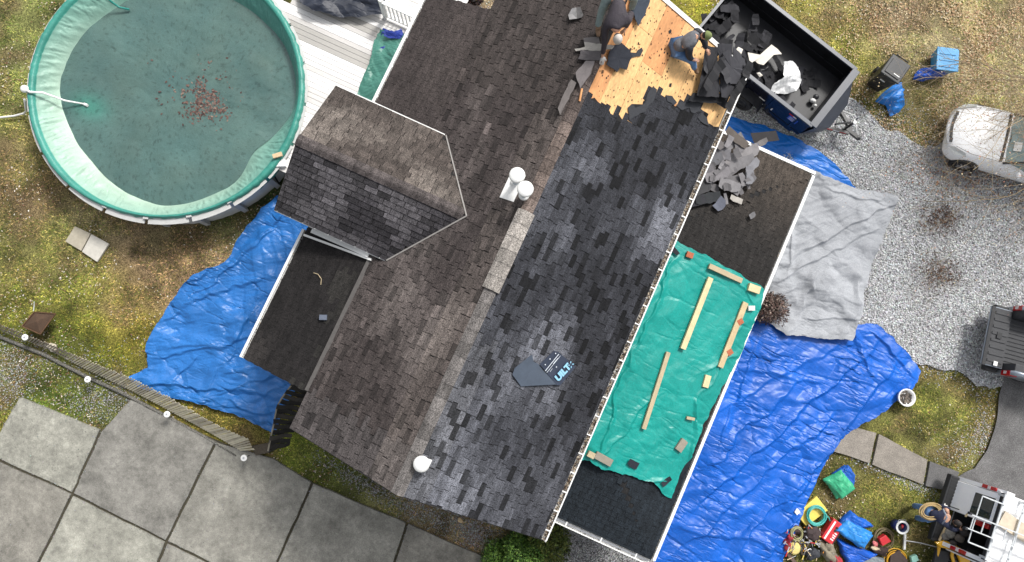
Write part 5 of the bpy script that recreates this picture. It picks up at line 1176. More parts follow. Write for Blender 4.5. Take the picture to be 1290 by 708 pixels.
def scrap3(pts, z, name, m, lab, cat, grp=None, th=.02, curl=.05, sd=1):
    r = random.Random(sd); q = [P(x, y, z + r.uniform(0, curl)) for x, y in pts]; c = sum(q, Vector()) / len(q); n = len(q); Z = Vector((0, 0, 1))
    ar = sum((q[i] - c).cross(q[(i + 1) % n] - c).z for i in range(n)); q = q if ar > 0 else q[::-1]
    f = []
    for i in range(n): j = (i + 1) % n; f += [(i, j, 2 * n), (n + j, n + i, 2 * n + 1), (i, n + i, n + j, j)]
    return MB().add(q + [v - Z * th for v in q] + [c + Z * curl * .5, c - Z * th], f).obj(name, m, org=tuple(c), label=lab, cat=cat, group=grp)
scrap3([(945, 80), (972, 56), (980, 62), (985, 68), (975, 69), (962, 82), (955, 80), (944, 70), (942, 66)], 1.2, 'paper_strip', m_pap, 'forked pale paper strip lying on the load in the trailer', 'paper strip', sd=2)
scrap3([(924, 66), (930, 59), (936, 62), (934, 68)], 1.25, 'paper_scrap', m_pap, 'small square pale scrap at the near rim of the trailer', 'paper scrap', sd=3)
scrap3([(953, 92), (957, 97), (961, 95), (957, 91)], 1.15, 'paper_scrap', m_pap, 'tiny pale scrap in the middle of the trailer load', 'paper scrap', sd=4)
# crumpled white sheet, board and bottle
a = [(966, 120), (970, 108), (985, 100), (988, 82)]
cloth('plastic_sheet', ([P(968, 120, .80), P(982, 119, .74), P(1000, 117, .74)], [P(985, 80, 1.0), P(995, 80, .95), P(1004, 88, .9)], [P(968, 120, .80), P(972, 108, .95), P(986, 98, 1.0), P(985, 80, 1.0)], [P(1000, 117, .74), P(1007, 104, .78), P(1004, 88, .9)]),
      60, 70, None, mat('white_plastic_sheet', lin(235, 236, 236, .85), rough=.4, nscale=8, namt=.06), amp=.12, ang=1, s=1.4, seed=81, org=tuple(P(985, 100, .8)), label='crumpled white plastic sheet lying in the black trailer', cat='plastic sheet')
t = thing('bottle_bag', tuple(P(1024, 126, .7)), 'small white crumpled bag near the front corner inside the trailer', 'bag')
MB().ell(P(1024, 127, .74), (.10, .07, .08), 9, 6).obj('bag', m_white, t); MB().ell(P(1027, 133, .72), (.05, .05, .05), 8, 6).obj('knot', m_white, t); MB().ell(P(1028, 122, .76), (.09, .08, .07), 9, 6).obj('dark_cloth', m_blk_in, t)

# ---------------------------------------------------------------- vehicles
m_glass = mat('tinted_glass', lin(38, 52, 56), rough=.06, coat=.5, spec=.7); m_cglass = mat('windscreen_glass', lin(150, 172, 172), rough=.08, coat=.5, nscale=3, namt=.15, spec=.8)
m_vw = mat('white_car_paint', lin(250, 250, 250, .95), rough=.25, coat=.6, nscale=4, namt=.04); m_sil = mat('silver_car_paint', lin(248, 249, 250, .94), rough=.28, coat=.5, nscale=5, namt=.03)
m_trim = mat('black_plastic_trim', lin(42, 43, 46), rough=.6, nscale=10, namt=.2); m_tail = mat('tail_light', lin(190, 26, 34), rough=.15, coat=.6); m_tailw = mat('reverse_light', lin(235, 225, 225), rough=.2, coat=.5)
def loft(rings, closed_ends=True):                 # rings: list of lists of points
    b = MB(); n = len(rings[0]); v = [p for r_ in rings for p in r_]; f = []
    for i in range(len(rings) - 1):
        for j in range(n): f.append((i * n + j, i * n + (j + 1) % n, (i + 1) * n + (j + 1) % n, (i + 1) * n + j))
    f += [tuple(range(n))[::-1], tuple((len(rings) - 1) * n + j for j in range(n))]
    return b.add(v, f)
def section(x, hw, zb, zt, crown=.05, sh=.8, bow=0, n=9):
    """car section across y: rounded sides and crowned top; bow pushes the middle forward"""
    pts = []
    side = [(1.0 * .96, 0), (1.0, .3), (1.0, .62), (.97, .82), (.90, .95)]
    for (w, h) in side: pts.append((x - bow * w * w, -hw * w, zb + (zt - zb) * h))
    for k in range(n):
        u = -.8 + 1.6 * k / (n - 1); pts.append((x - bow * u * u, hw * u, zt + crown * (1 - u * u)))
    for (w, h) in side[::-1]: pts.append((x - bow * w * w, hw * w, zb + (zt - zb) * h))
    return pts
# silver sedan, nose towards the house
cp = P(1187, 160, .5); ch = math.radians(188)
car = thing('parked_car', (cp.x, cp.y, 0), 'white and silver car with its bonnet towards the trailer, dotted with fallen petals', 'car', rz=ch, local=True)
hw_ = .90
R_ = [section(-.0, .58, .28, .58, .03, bow=.22), section(-.08, .74, .22, .68, .03, bow=.24), section(-.25, .84, .20, .76, .04, bow=.25), section(-.6, .89, .19, .84, .05, bow=.18), section(-1.1, .91, .19, .92, .05, bow=.08), section(-1.6, .91, .19, .97, .04), section(-2.6, .91, .19, .98, .03), section(-3.8, .91, .19, 1.0, .03), section(-4.4, .86, .22, .96, .03), section(-4.7, .74, .28, .8, .03)]
loft(R_).obj('body', m_sil, car, smooth=True).modifiers.new('sub', 'SUBSURF').levels = 1
cab = [[(x, y, z) for x, y, z in ring] for ring in ()]
def cabring(x, hwb, hwt, zt): return [(x, -hwb, .93), (x, -hwt, zt - .04), (x, -hwt * .5, zt), (x, hwt * .5, zt), (x, hwt, zt - .04), (x, hwb, .93)]
b = loft([cabring(-1.65, .76, .72, .97), cabring(-2.40, .82, .62, 1.36), cabring(-2.75, .82, .60, 1.41), cabring(-3.75, .82, .60, 1.40), cabring(-4.55, .78, .66, 1.02)]); b.obj('cabin_glass', m_cglass, car, smooth=False)
b = MB(); b.add([(-2.43, -.60, 1.375), (-2.43, .60, 1.375), (-3.75, .58, 1.42), (-3.75, -.58, 1.42), (-2.95, .3, 1.44), (-2.95, -.3, 1.44)], [(0, 1, 4, 5), (1, 2, 4), (2, 3, 5, 4), (3, 0, 5)]); b.obj('roof', m_sil, car)
for s in (-1, 1):
    MB().bar((-1.70, s * .77, .965), (-2.43, s * .64, 1.36), .06, .03).obj('windscreen_pillar', m_trim, car)
    o = MB().ell((-2.2, s * 1.0, 1.0), (.08, .12, .07), 10, 6).obj('wing_mirror', m_sil, car, smooth=True); MB().bar((-2.2, s * .88, .98), (-2.2, s * .95, .99), .04, .03).obj('mirror_arm', m_trim, o)
    MB().add([(-.33, s * .60, .775), (-.2, s * .62, .70), (-.42, s * .80, .71), (-.72, s * .83, .80), (-.66, s * .74, .84)], [(0, 1, 2, 3, 4)]).obj('headlight', mat('headlamp', lin(205, 208, 206), rough=.2, coat=.5, nscale=20, namt=.15), car)
    wheel((-.98, s * .82, .32), .32, .2, car, s, hub=m_trim, spokes=9); wheel((-3.7, s * .82, .32), .32, .2, car, s, hub=m_trim, spokes=9)
    MB().lathe((-.98, s * .80, .32), [(.33, 0), (.40, 0), (.40, .112), (.33, .112)], 24, axis=(0, s, 0), cap=False).obj('wheel_arch', m_trim, car)
    MB().bar((-1.76, s * .70, .975), (-1.76, s * .0, 1.02), .05, .014).obj('wiper', m_trim, car)
b = MB()
for k in range(7): 
    y = -.42 + k * .14; b.box(-.14 - .25 * (y / .9) ** 2 - .05, -.14 - .25 * (y / .9) ** 2 + .035, y - .07, y + .07, .74, .757)
b.obj('grille', m_trim, car)
MB().bar((-.26, -.8, .0), (-.26, -.8, .01), .01, .01)
# seam of bonnet
pl = [(-.34, -.60, .815), (-.8, -.74, .885), (-1.6, -.76, .975)]
for s in (-1, 1): MB().tube([(x, s * abs(y), z + .012) for x, y, z in pl], .006, 4).obj('bonnet_seam', m_trim, car)
# a paper on the dash
MB().add([(-1.83, .1, 1.09), (-1.83, .38, 1.09), (-2.0, .38, 1.18), (-2.0, .1, 1.18)], [(0, 1, 2, 3)]).obj('dash_paper', m_white, car)
MB().bar((-1.62, -.70, .995), (-1.62, .70, .995), .07, .03).obj('cowl', m_trim, car)
for s in (-1, 1): MB().bar((-1.62, s * .35, 1.0), (-1.62, s * .74, .975), .07, .03).obj('cowl', m_trim, car)
# petals lying on the bonnet
rr = np.random.default_rng(6); n = 330; x_ = -rr.uniform(.3, 3.4, n); y_ = rr.uniform(-.78, .78, n); Mc = Matrix.Translation((cp.x, cp.y, 0)) @ Matrix.Rotation(ch, 4, 'Z')
zc = np.interp(-x_, [.3, .6, 1.1, 1.7, 2.45, 2.75, 3.8], [.82, .885, .965, 1.0, 1.40, 1.45, 1.45]) + .012 * 0 + .015
wp = np.array([list(Mc @ Vector((a, c, d))) for a, c, d in zip(x_, y_, zc)])
leaves('fallen_petals', wp[:, 0], wp[:, 1], wp[:, 2], rr.uniform(.008, .022, n), np.array([lin(150, 110, 90), lin(90, 70, 60), lin(190, 150, 130)])[rr.integers(0, 3, n)], m_leaf, kind='stuff', label='small brown petals and twigs scattered over the white car', cat='petals')

# pickup with its tailgate down
ga = P(1250, 385, .78); gb = P(1236, 458, .78); gm = (ga + gb) / 2; ph = math.atan2((ga - gb).y, (ga - gb).x) - math.pi / 2
pk = thing('pickup_truck', (gm.x, gm.y, 0), 'silver pickup truck with its black lined tailgate folded down', 'pickup truck', rz=ph, local=True)
w2 = (ga - gb).length / 2; gl = .62; m_liner = mat('black_bed_liner', lin(62, 63, 66), rough=.6, nscale=8, namt=.2, nscale2=50, namt2=.2); m_ps = mat('silver_pickup_paint', lin(150, 160, 172), rough=.3, coat=.5, nscale=4, namt=.05, metal=.2)
tg = MB().box(0, gl, -w2, w2, .72, .78).obj('tailgate', m_ps, pk, bevel=.01)
MB().box(.02, gl - .02, -w2 + .03, w2 - .03, .782, .80).obj('tailgate_liner', m_liner, tg)
for k in range(8):
    y = -w2 + .16 + k * (2 * w2 - .32) / 7; MB().box(.12, gl - .06, y - .035, y + .035, .80, .822).obj('liner_rib', m_liner, tg)
MB().box(.0, .10, -w2, w2, .79, .81).obj('tailgate_edge', m_trim, tg); o = MB().box(.26, .4, -.04, .14, .80, .84).obj('latch', m_trim, tg)
MB().box(.3, .42, -w2 + .03, -w2 + .16, .83, .85).obj('badge', m_white, tg, bevel=.01)
b0_ = gl + .05
MB().box(b0_, b0_ + 1.9, -.66, .66, .62, .66).obj('bed_floor', m_liner, pk)
for k in range(11): MB().box(b0_, b0_ + 1.9, -.6 + k * .118, -.54 + k * .118, .661, .682).obj('bed_rib', m_liner, pk)
for s in (-1, 1):
    MB().box(b0_, b0_ + 1.9, s * .8 - .13, s * .8 + .13, .5, 1.2).obj('bed_side', m_liner, pk, bevel=.02)
    b = loft([[(x, s * a, z) for a, z in ((.88, .35), (1.0, .45), (1.02, .8), (1.0, 1.1), (.96, 1.22), (.88, 1.24))] for x in (b0_ - .02, b0_ + .3, b0_ + 1.9)]); b.obj('body_side', m_ps, pk, smooth=True)
    MB().box(b0_ - .03, b0_ + .20, s * .95 - .075, s * .95 + .075, .72, 1.08).obj('tail_light', m_tail, pk, bevel=.02)
    MB().box(b0_ - .04, b0_ - .025, s * .95 - .03, s * .95 + .05, .84, .94).obj('reverse_light', m_tailw, pk)
    wheel((b0_ + 1.0, s * .85, .38), .38, .25, pk, s, hub=m_alloy)
MB().box(.25, b0_ - .03, -.98, .98, .42, .62).obj('bumper', m_trim, pk, bevel=.05)
MB().box(b0_ + 1.95, b0_ + 3.6, -.95, .95, .4, 1.35).obj('cab', m_ps, pk, bevel=.08); MB().box(b0_ + 2.05, b0_ + 3.3, -.75, .75, 1.34, 1.85).obj('cab_glass', m_glass, pk, bevel=.1); MB().box(b0_ + 3.6, b0_ + 4.7, -.93, .93, .4, 1.2).obj('bonnet', m_ps, pk, bevel=.1)

# white van with ladder rack
va = P(1200, 597, .5); vb = P(1173, 681, .5); vm = (va + vb) / 2; vh = math.atan2((va - vb).y, (va - vb).x) - math.pi / 2
van = thing('van', (vm.x, vm.y, 0), 'white work van with one rear door open and an aluminium ladder rack', 'van', rz=vh, local=True)
W = (va - vb).length / 2; VH = 2.05; x0 = .14
def vring(x, hwb, hwm, zt, zb=.45): return [(x, -hwb, zb), (x, -hwm, zb + .35), (x, -hwm, 1.1), (x, -hwm * .94, zt - .18), (x, -hwm * .86, zt - .04), (x, -hwm * .5, zt), (x, hwm * .5, zt), (x, hwm * .86, zt - .04), (x, hwm * .94, zt - .18), (x, hwm, 1.1), (x, hwm, zb + .35), (x, hwb, zb)]
b = loft([vring(x, W - .05, W, VH) for x in (x0 + .25, x0 + .6, 3.2, 3.9)] + [vring(4.5, W - .06, W - .02, 1.3), vring(5.3, W - .2, W - .14, 1.05)])
b.f = [f for f in b.f[:-2]] + [b.f[-1]]; b.c = b.c[:len(b.f)]; b.mi = b.mi[:len(b.f)]
b.obj('body', m_vw, van, smooth=False, bevel=.02)
MB().box(x0 + .25, 3.2, -W + .06, W - .06, .5, .56).obj('cargo_floor', m_trim, van); MB().box(1.9, 1.95, -W + .06, W - .06, .5, 1.95).obj('partition', m_trim, van)
# left rear door (closed), tilted beyond the tail's own lean to catch more light
def rq(y, z): return x0 + .02 + max(0, (z - .55)) * .2
def door_panel(name, ya, yb, za, zb_, m, par, dx=0, th=.04, bev=.0):
    v = []
    for d in (0, th): v += [(rq(0, z) + dx + d, y, z) for y, z in ((ya, za), (yb, za), (yb, zb_), (ya, zb_))]
    return MB().add(v, [(0, 3, 2, 1), (4, 5, 6, 7), (0, 1, 5, 4), (1, 2, 6, 5), (2, 3, 7, 6), (3, 0, 4, 7)]).obj(name, m, par, bevel=bev)
dl = door_panel('rear_door', .02, W - .12, .52, 1.96, m_vw, van, bev=.02)
door_panel('window', .12, W - .28, 1.18, 1.78, m_glass, dl, -.012, .03, .03)
MB().tube([(x0 - .01, .1, .62), (x0 - .02, .1, 1.0)], .014, 6).obj('handle', m_trim, dl)
door_panel('frame', -W + .1, W - .1, 1.962, 2.04, m_vw, van, .0, .1)
MB().box(x0 + .24, x0 + .33, -W + .08, W - .08, 1.93, 2.035).obj('header', m_trim, van)
for s in (-1, 1):
    door_panel('corner_post', s * W - (.11 if s > 0 else 0), s * W + (0 if s > 0 else .11), .5, 2.0, m_vw, van, .02, .22)
    door_panel('tail_light', s * W - (.10 if s > 0 else .0) - (.002 if s < 0 else -.002), s * W + (.10 if s < 0 else 0) + (.002 if s > 0 else -.002), 1.3 if s > 0 else .95, 1.72 if s > 0 else 1.42, m_tail, van, -.012, .2, .012)
    door_panel('reverse_light', s * W - (.095 if s > 0 else -.005), s * W + (.095 if s < 0 else -.005), 1.48 if s > 0 else 1.14, 1.56 if s > 0 else 1.22, m_tailw, van, -.018, .02)
    wheel((1.3, s * (W - .12), .36), .36, .24, van, s, hub=m_alloy); wheel((4.4, s * (W - .12), .36), .36, .24, van, s, hub=m_alloy)
MB().box(-.06, x0 + .06, -W + .02, W - .02, .36, .56).obj('bumper', m_trim, van, bevel=.03)
for k in range(9): MB().box(-.02 + k * .0, x0 + .05, -W + .1 + k * .1 * 1.0, -W + .16 + k * .1, .561, .572).obj('bumper_tread', m_rub, van)
for k in range(9): MB().box(-.02, x0 + .05, .08 + k * .1, .14 + k * .1, .561, .572).obj('bumper_tread', m_rub, van)
# the other door swung open sideways
MB().box(x0 + .3, x0 + 1.1, -W - .08, -W - .04, .52, 1.96).obj('open_rear_door', m_vw, van, bevel=.01)
# high stop light on the door edge
door_panel('stop_light', -.12, .02, 1.3, 1.72, m_tail, van, .1, .05)
# timber plank in the door and shelf
MB().bar((x0 + .12, -.02, 1.12), (x0 + .34, .75, 1.22), .03, .05).obj('plank', m_lum[0], van)
# rack: rails, crossbars and a ladder
rk = [(-.72, 2.22), (-.25, 2.22), (.35, 2.22)]
m_alu = mat('aluminium', lin(224, 228, 230), rough=.35, metal=.25, nscale=12, namt=.08)
for s in (-1, 1): MB().bar((-.3, s * .62, 2.24), (4.4, s * .62, 2.24), .035, .035).obj('rack_rail', m_alu, van)
for x in (.3, .85, 1.6, 2.35, 3.1): 
    o = MB().bar((x, -W + .1, 2.2), (x, W - .1, 2.2), .05, .03).obj('rack_crossbar', m_alu, van)
    for s in (-1, 1): MB().box(x - .03, x + .03, s * (W - .15) - .03, s * (W - .15) + .03, 1.98, 2.19).obj('rack_foot', m_alu, o)
for y in (-.30, .06): MB().bar((-.52, y, 2.3), (3.9, y, 2.3), .03, .07).obj('ladder_rail', m_alu, van)
for k in range(14): MB().tube([(-.4 + k * .3, -.28, 2.3), (-.4 + k * .3, .04, 2.3)], .015, 6).obj('ladder_rung', m_alu, van)
for y in (-.32, .08): MB().box(-.56, -.5, y - .03, y + .03, 2.26, 2.36).obj('ladder_foot', m_trim, van)
MB().tube([(-.3, -.62, 2.24), (-.3, .62, 2.24)], .015, 6).obj('rack_bar', m_alu, van)
MB().box(.95, 2.2, .10, .48, 2.02, 2.08)
t = MB().cbox(P(1280, 665, 2.1), vh - .2, .95, .42, .04).obj('plywood_sheet', mat('weathered_ply', lin(214, 200, 178), rough=.8, nscale=6, namt=.18), org=tuple(P(1280, 665, 2.1)), label='weathered tan plywood piece lying on the white van roof', cat='plywood')
# rags and gear in the open tail
r = random.Random(6)
for i, (px, py, z, s, c, nm, lab) in enumerate(((1197, 672, .66, .16, (150, 146, 138), 'work_bag', 'lumpy grey work bag on the left of the open van tail'), (1190, 676, .62, .13, (130, 126, 120), 'rolled_cloth', 'rolled grey cloth at the bumper edge of the open van'), (1208, 678, .7, .14, (120, 112, 104), 'tool_pouch', 'brownish tool pouch deeper in the open van tail'), (1200, 684, .64, .11, (92, 88, 86), 'dark_bag', 'small dark bag by the right tail light of the van'), (1215, 671, .75, .14, (70, 66, 64), 'dark_bundle', 'dark bundle in the open van behind the worker'))):
    c0 = P(px, py, z); w_ = MB(); w_.ell(c0, (s, s * .8, s * .6), 14, 9)
    w_.v = [tuple(Vector(v) + (Vector(v) - c0) * .55 * (wv(v[0] * 9 + i, v[1] * 9 + v[2] * 7, 5) - .5)) for v in w_.v]
    w_.obj(nm, mat('cloth_%d' % i, lin(*c), rough=.9, nscale=14, namt=.3), org=tuple(c0), smooth=True, label=lab, cat='bag')
MB().bar(P(1183, 681, .62), P(1193, 660, .62), .05, .04).obj('wood_strip', m_lum[1], org=tuple(P(1188, 670, .62)), label='orange wood strip on the van bumper', cat='wood strip')

# ---------------------------------------------------------------- people
def skin(name, J, E_, m, parent, sub=2, **kw):
    """grow one continuous surface along a skeleton: J {name:(point,radius[,radius2])}"""
    ks = list(J); me = bpy.data.meshes.new(name); off = ORG[parent.name]
    me.from_pydata([tuple(Vector(J[k][0]) - off) for k in ks], [(ks.index(a), ks.index(b)) for a, b in E_], [])
    o = bpy.data.objects.new(name, me); COL.objects.link(o)
    md = o.modifiers.new('skin', 'SKIN'); md.use_smooth_shade = True; md.branch_smoothing = .4
    for i, k in enumerate(ks):
        sv = me.skin_vertices[0].data[i]; rr = J[k][1:]; sv.radius = (rr[0], rr[-1]); sv.use_root = (i == 0)
    s = o.modifiers.new('sub', 'SUBSURF'); s.levels = sub; s.render_levels = sub
    bpy.context.view_layer.update()
    nm = bpy.data.meshes.new_from_object(o.evaluated_get(bpy.context.evaluated_depsgraph_get()))
    bpy.data.objects.remove(o)
    nm.materials.clear(); nm.materials.append(m); nm.polygons.foreach_set('use_smooth', np.ones(len(nm.polygons), bool))
    nm.name = name; p = bpy.data.objects.new(name, nm); COL.objects.link(p); p.parent = parent; ORG[p.name] = off
    return props(p, **kw)
m_skin = mat('skin_tone', lin(206, 158, 132), rough=.55, nscale=12, namt=.08)
def hand(J, E_, base, wrist, palm, tip, side, curl, k=1.0):
    """adds a palm with four unequal fingers and a thumb to a skeleton"""
    W = Vector(J[wrist][0]); d = (Vector(tip) - Vector(palm)).normalized(); s = Vector(side).normalized(); c = Vector(curl).normalized(); pm = Vector(palm)
    J[base + 'p'] = (pm, .026 * k, .036 * k); E_.append((wrist, base + 'p'))
    for i, (o, l) in enumerate(((-.030, .075), (-.010, .088), (.010, .082), (.029, .064))):
        a = pm + s * o * k + d * .035 * k; b_ = a + (d * .8 + c * .3).normalized() * l * .5 * k; e = b_ + (d * .55 + c * .8).normalized() * l * .5 * k
        J['%sa%d' % (base, i)] = (a, .011); J['%sb%d' % (base, i)] = (b_, .0095); J['%sc%d' % (base, i)] = (e, .008)
        E_ += [(base + 'p', '%sa%d' % (base, i)), ('%sa%d' % (base, i), '%sb%d' % (base, i)), ('%sb%d' % (base, i), '%sc%d' % (base, i))]
    a = pm - s * .042 * k - d * .01; b_ = a + (d * .5 - s * .5 + c * .4).normalized() * .04 * k; e = b_ + (d * .8 + c * .4).normalized() * .03
    J[base + 't0'] = (a, .013); J[base + 't1'] = (b_, .011); J[base + 't2'] = (e, .009); E_ += [(base + 'p', base + 't0'), (base + 't0', base + 't1'), (base + 't1', base + 't2')]
def head(c, face, up, parent, hair, cap=None, capm=None):
    """face = direction looked at, up = towards the crown"""
    c = Vector(c); f = Vector(face).normalized(); u = (Vector(up) - f * Vector(up).dot(f)).normalized(); s = f.cross(u); M = Matrix((s, f, u)).transposed()
    b = MB(); b.ell(c, (.075, .095, .115), 20, 14, rot=M)
    def ps(x, y, z): return c + s * x + f * y + u * z
    b.ell(ps(0, .098, -.012), (.014, .022, .024), 8, 6, rot=M); b.ell(ps(0, .085, -.085), (.04, .025, .028), 10, 6, rot=M)
    for k in (-1, 1): b.ell(ps(k * .076, -.005, -.01), (.012, .022, .032), 8, 6, rot=M)
    o = b.obj('head', m_skin, parent, smooth=True)
    e = MB()
    for k in (-1, 1): e.ell(ps(k * .03, .084, .012), (.013, .008, .008), 8, 5, rot=M)
    e.obj('eyes', m_white, o, smooth=True); MB().ell(ps(0, .09, -.05), (.024, .007, .006), 8, 5, rot=M).obj('mouth', mat('lips', lin(170, 104, 94), rough=.5), o, smooth=True)
    if hair: MB().ell(ps(0, -.022, .012), (.079, .086, .100 if cap else .112), 18, 12, rot=M).obj('hair', mat('dark_hair', lin(44, 38, 36), rough=.7, nscale=60, namt=.4, bump=.6, bscale=90), parent, smooth=True)
    if cap:
        cp_ = MB(); pr = []
        vs = []; fs = []; n = 24; m_ = 7
        for i in range(m_ + 1):
            ph_ = (math.pi / 2) * i / m_
            for j in range(n):
                a = 2 * math.pi * j / n; vs.append(ps(.098 * math.sin(ph_) * math.cos(a), .118 * math.sin(ph_) * math.sin(a) - .006, .012 + .125 * math.cos(ph_)))
        for i in range(m_):
            for j in range(n): fs.append((i * n + j, (i + 1) * n + j, (i + 1) * n + (j + 1) % n, i * n + (j + 1) % n))
        cp_.add(vs, fs); cc = cp_.obj('cap', capm, parent, smooth=True)
        br = MB(); v = []; n = 9
        for i in range(n + 1):
            a = math.pi * i / n; x = math.cos(a)
            v += [ps(.082 * x, .055 + .035 * math.sin(a), .028), ps(.075 * x, .06 + .115 * math.sin(a), .010)]
        v += [p - u * .006 for p in v]; k = 2 * (n + 1)
        br.add(v, [(2 * i, 2 * i + 1, 2 * i + 3, 2 * i + 2) for i in range(n)] + [(k + 2 * i, k + 2 * i + 2, k + 2 * i + 3, k + 2 * i + 1) for i in range(n)] + [(2 * i + 1, k + 2 * i + 1, k + 2 * i + 3, 2 * i + 3) for i in range(n)])
        br.obj('cap_brim', capm, cc, smooth=True)
def boot(a, b_, m, parent, r=.05):
    a = Vector(a); b_ = Vector(b_); d = (b_ - a).normalized(); s = d.cross(Vector((0, 0, 1)))
    skin('boot', {'h': (a, r * .95, r), 'm': (a.lerp(b_, .5), r * .9, r * .85), 't': (b_, r * .62, r * .8), 'k': (a + Vector((0, 0, .13)), r, r)}, [('h', 'm'), ('m', 't'), ('h', 'k')], m, parent, 1)
m_jacket = mat('black_jacket', lin(58, 52, 60), rough=.75, nscale=9, namt=.25, bump=.5, bscale=14, bdist=.03)
m_greyj = mat('grey_jacket', lin(112, 114, 120), rough=.85, nscale=12, namt=.2, nscale2=60, namt2=.12, bump=.5, bscale=16, bdist=.03)
m_dkslv = mat('dark_sleeve', lin(44, 48, 58), rough=.75, nscale=12, namt=.2, bump=.5, bscale=16, bdist=.03)
m_jean = mat('blue_jeans', lin(98, 134, 180), rough=.85, nscale=12, namt=.25, nscale2=60, namt2=.12, bump=.5, bscale=18, bdist=.02)
m_ljean = mat('pale_trousers', lin(142, 158, 158), rough=.85, nscale=12, namt=.2, nscale2=60, namt2=.12, bump=.5, bscale=18, bdist=.02)
m_boot = mat('tan_boot', lin(140, 112, 88), rough=.7, nscale=20, namt=.25)
m_glove = mat('white_glove', lin(232, 230, 226), rough=.7, nscale=30, namt=.1)
m_shirt = mat('pale_shirt', lin(214, 204, 192), rough=.85, nscale=20, namt=.12)
# worker one: bent double astride the ridge, left arm reaching down
z0 = 5.97
w1 = thing('person', tuple(P(762, 20, z0)), 'worker in black jacket and pale cap bent over the ridge, one white gloved hand down', 'person')
hipc = P(779, -4, z0 + .78); chest = P(777, 30, z0 + .82); neck = P(776, 42, z0 + .80)
hL = P(765, -2, z0 + .74); kL = P(758, 14, z0 + .46); fL = P(753, 34, z0 + .12); hR = P(790, -8, z0 + .74); kR = P(800, -2, z0 + .35); fR = P(795, 12, z0 - .08)
sL = P(762, 32, z0 + .74); eL = P(762, 52, z0 + .46); wL = P(759, 70, z0 + .16); sR = P(790, 28, z0 + .78); eR = P(795, 16, z0 + .46); wR = P(788, 36, z0 + .32)
J = {'hip': (hipc, .13, .14), 'mid': (hipc.lerp(chest, .5), .12, .15), 'chest': (chest, .13, .17), 'neck': (neck, .055), 'sL': (sL, .065), 'eL': (eL, .042), 'wL': (wL, .03), 'sR': (sR, .065), 'eR': (eR, .042), 'wR': (wR, .03),
     'hL': (hL, .09), 'kL': (kL, .06), 'fL': (fL, .042), 'hR': (hR, .09), 'kR': (kR, .06), 'fR': (fR, .042)}
E_ = [('hip', 'mid'), ('mid', 'chest'), ('chest', 'neck'), ('chest', 'sL'), ('sL', 'eL'), ('eL', 'wL'), ('chest', 'sR'), ('sR', 'eR'), ('eR', 'wR'), ('hip', 'hL'), ('hL', 'kL'), ('kL', 'fL'), ('hip', 'hR'), ('hR', 'kR'), ('kR', 'fR')]
hd = (P(758, 78, z0 + .06) - wL).normalized(); hand(J, E_, 'lh', 'wL', wL + hd * .07, wL + hd * .2, hd.cross(Vector((0, 0, 1))), (0, 0, -1)); 
hd = (P(782, 42, z0 + .2) - wR).normalized(); hand(J, E_, 'rh', 'wR', wR + hd * .07, wR + hd * .2, hd.cross(Vector((0, 0, 1))), (0, 0, -1))
skin('body', J, E_, m_skin, w1, 2)
skin('jacket', {'hip': (hipc.lerp(chest, .08), .17, .20), 'mid': (hipc.lerp(chest, .5), .19, .25), 'chest': (chest, .18, .25), 'neck': (chest.lerp(neck, .7), .085), 'sL': (sL, .098), 'mL': (sL.lerp(eL, .5), .078), 'eL': (eL, .068), 'wL': (wL + (eL - wL) * .08, .05), 'sR': (sR, .10), 'mR': (sR.lerp(eR, .5), .088), 'eR': (eR, .078), 'wR': (wR, .052)},
     [('hip', 'mid'), ('mid', 'chest'), ('chest', 'neck'), ('chest', 'sL'), ('sL', 'mL'), ('mL', 'eL'), ('eL', 'wL'), ('chest', 'sR'), ('sR', 'mR'), ('mR', 'eR'), ('eR', 'wR')], m_jacket, w1, 2)
skin('shirt_hem', {'a': (hipc.lerp(chest, -.06), .165, .205), 'b': (hipc.lerp(chest, .1), .16, .2)}, [('a', 'b')], m_shirt, w1, 2)
skin('trousers', {'hip': (hipc - (chest - hipc) * .15, .15, .19), 'hL': (hL, .12), 'kL': (kL, .085), 'fL': (fL, .07), 'hR': (hR, .12), 'kR': (kR, .085), 'fR': (fR, .07)}, [('hip', 'hL'), ('hL', 'kL'), ('kL', 'fL'), ('hip', 'hR'), ('hR', 'kR'), ('kR', 'fR')], m_ljean, w1, 2)
boot(P(753, 37, z0 + .05), P(754, 47, z0 + .03), m_boot, w1, .062); boot(fR - Vector((0, 0, .06)), fR + Vector((.2, -.1, -.14)), m_boot, w1, .06)
J2 = {}; E2 = []; J2['w'] = (wL, .044); hd = (P(758, 80, z0 + .04) - wL).normalized(); hand(J2, E2, 'g', 'w', wL + hd * .07, wL + hd * .2, hd.cross(Vector((0, 0, 1))), (0, 0, -1), 1.35)
for k in J2:
    if k != 'w': J2[k] = (J2[k][0],) + tuple(q * 1.5 for q in J2[k][1:])
skin('glove', J2, E2, m_glove, w1, 1)
hc = P(778, 48, z0 + .78); head(hc, P(776, 75, z0 + .2) - hc, Vector((.35, -.6, .9)), w1, True, True, mat('pale_cap', lin(206, 198, 190), rough=.85, nscale=30, namt=.12))
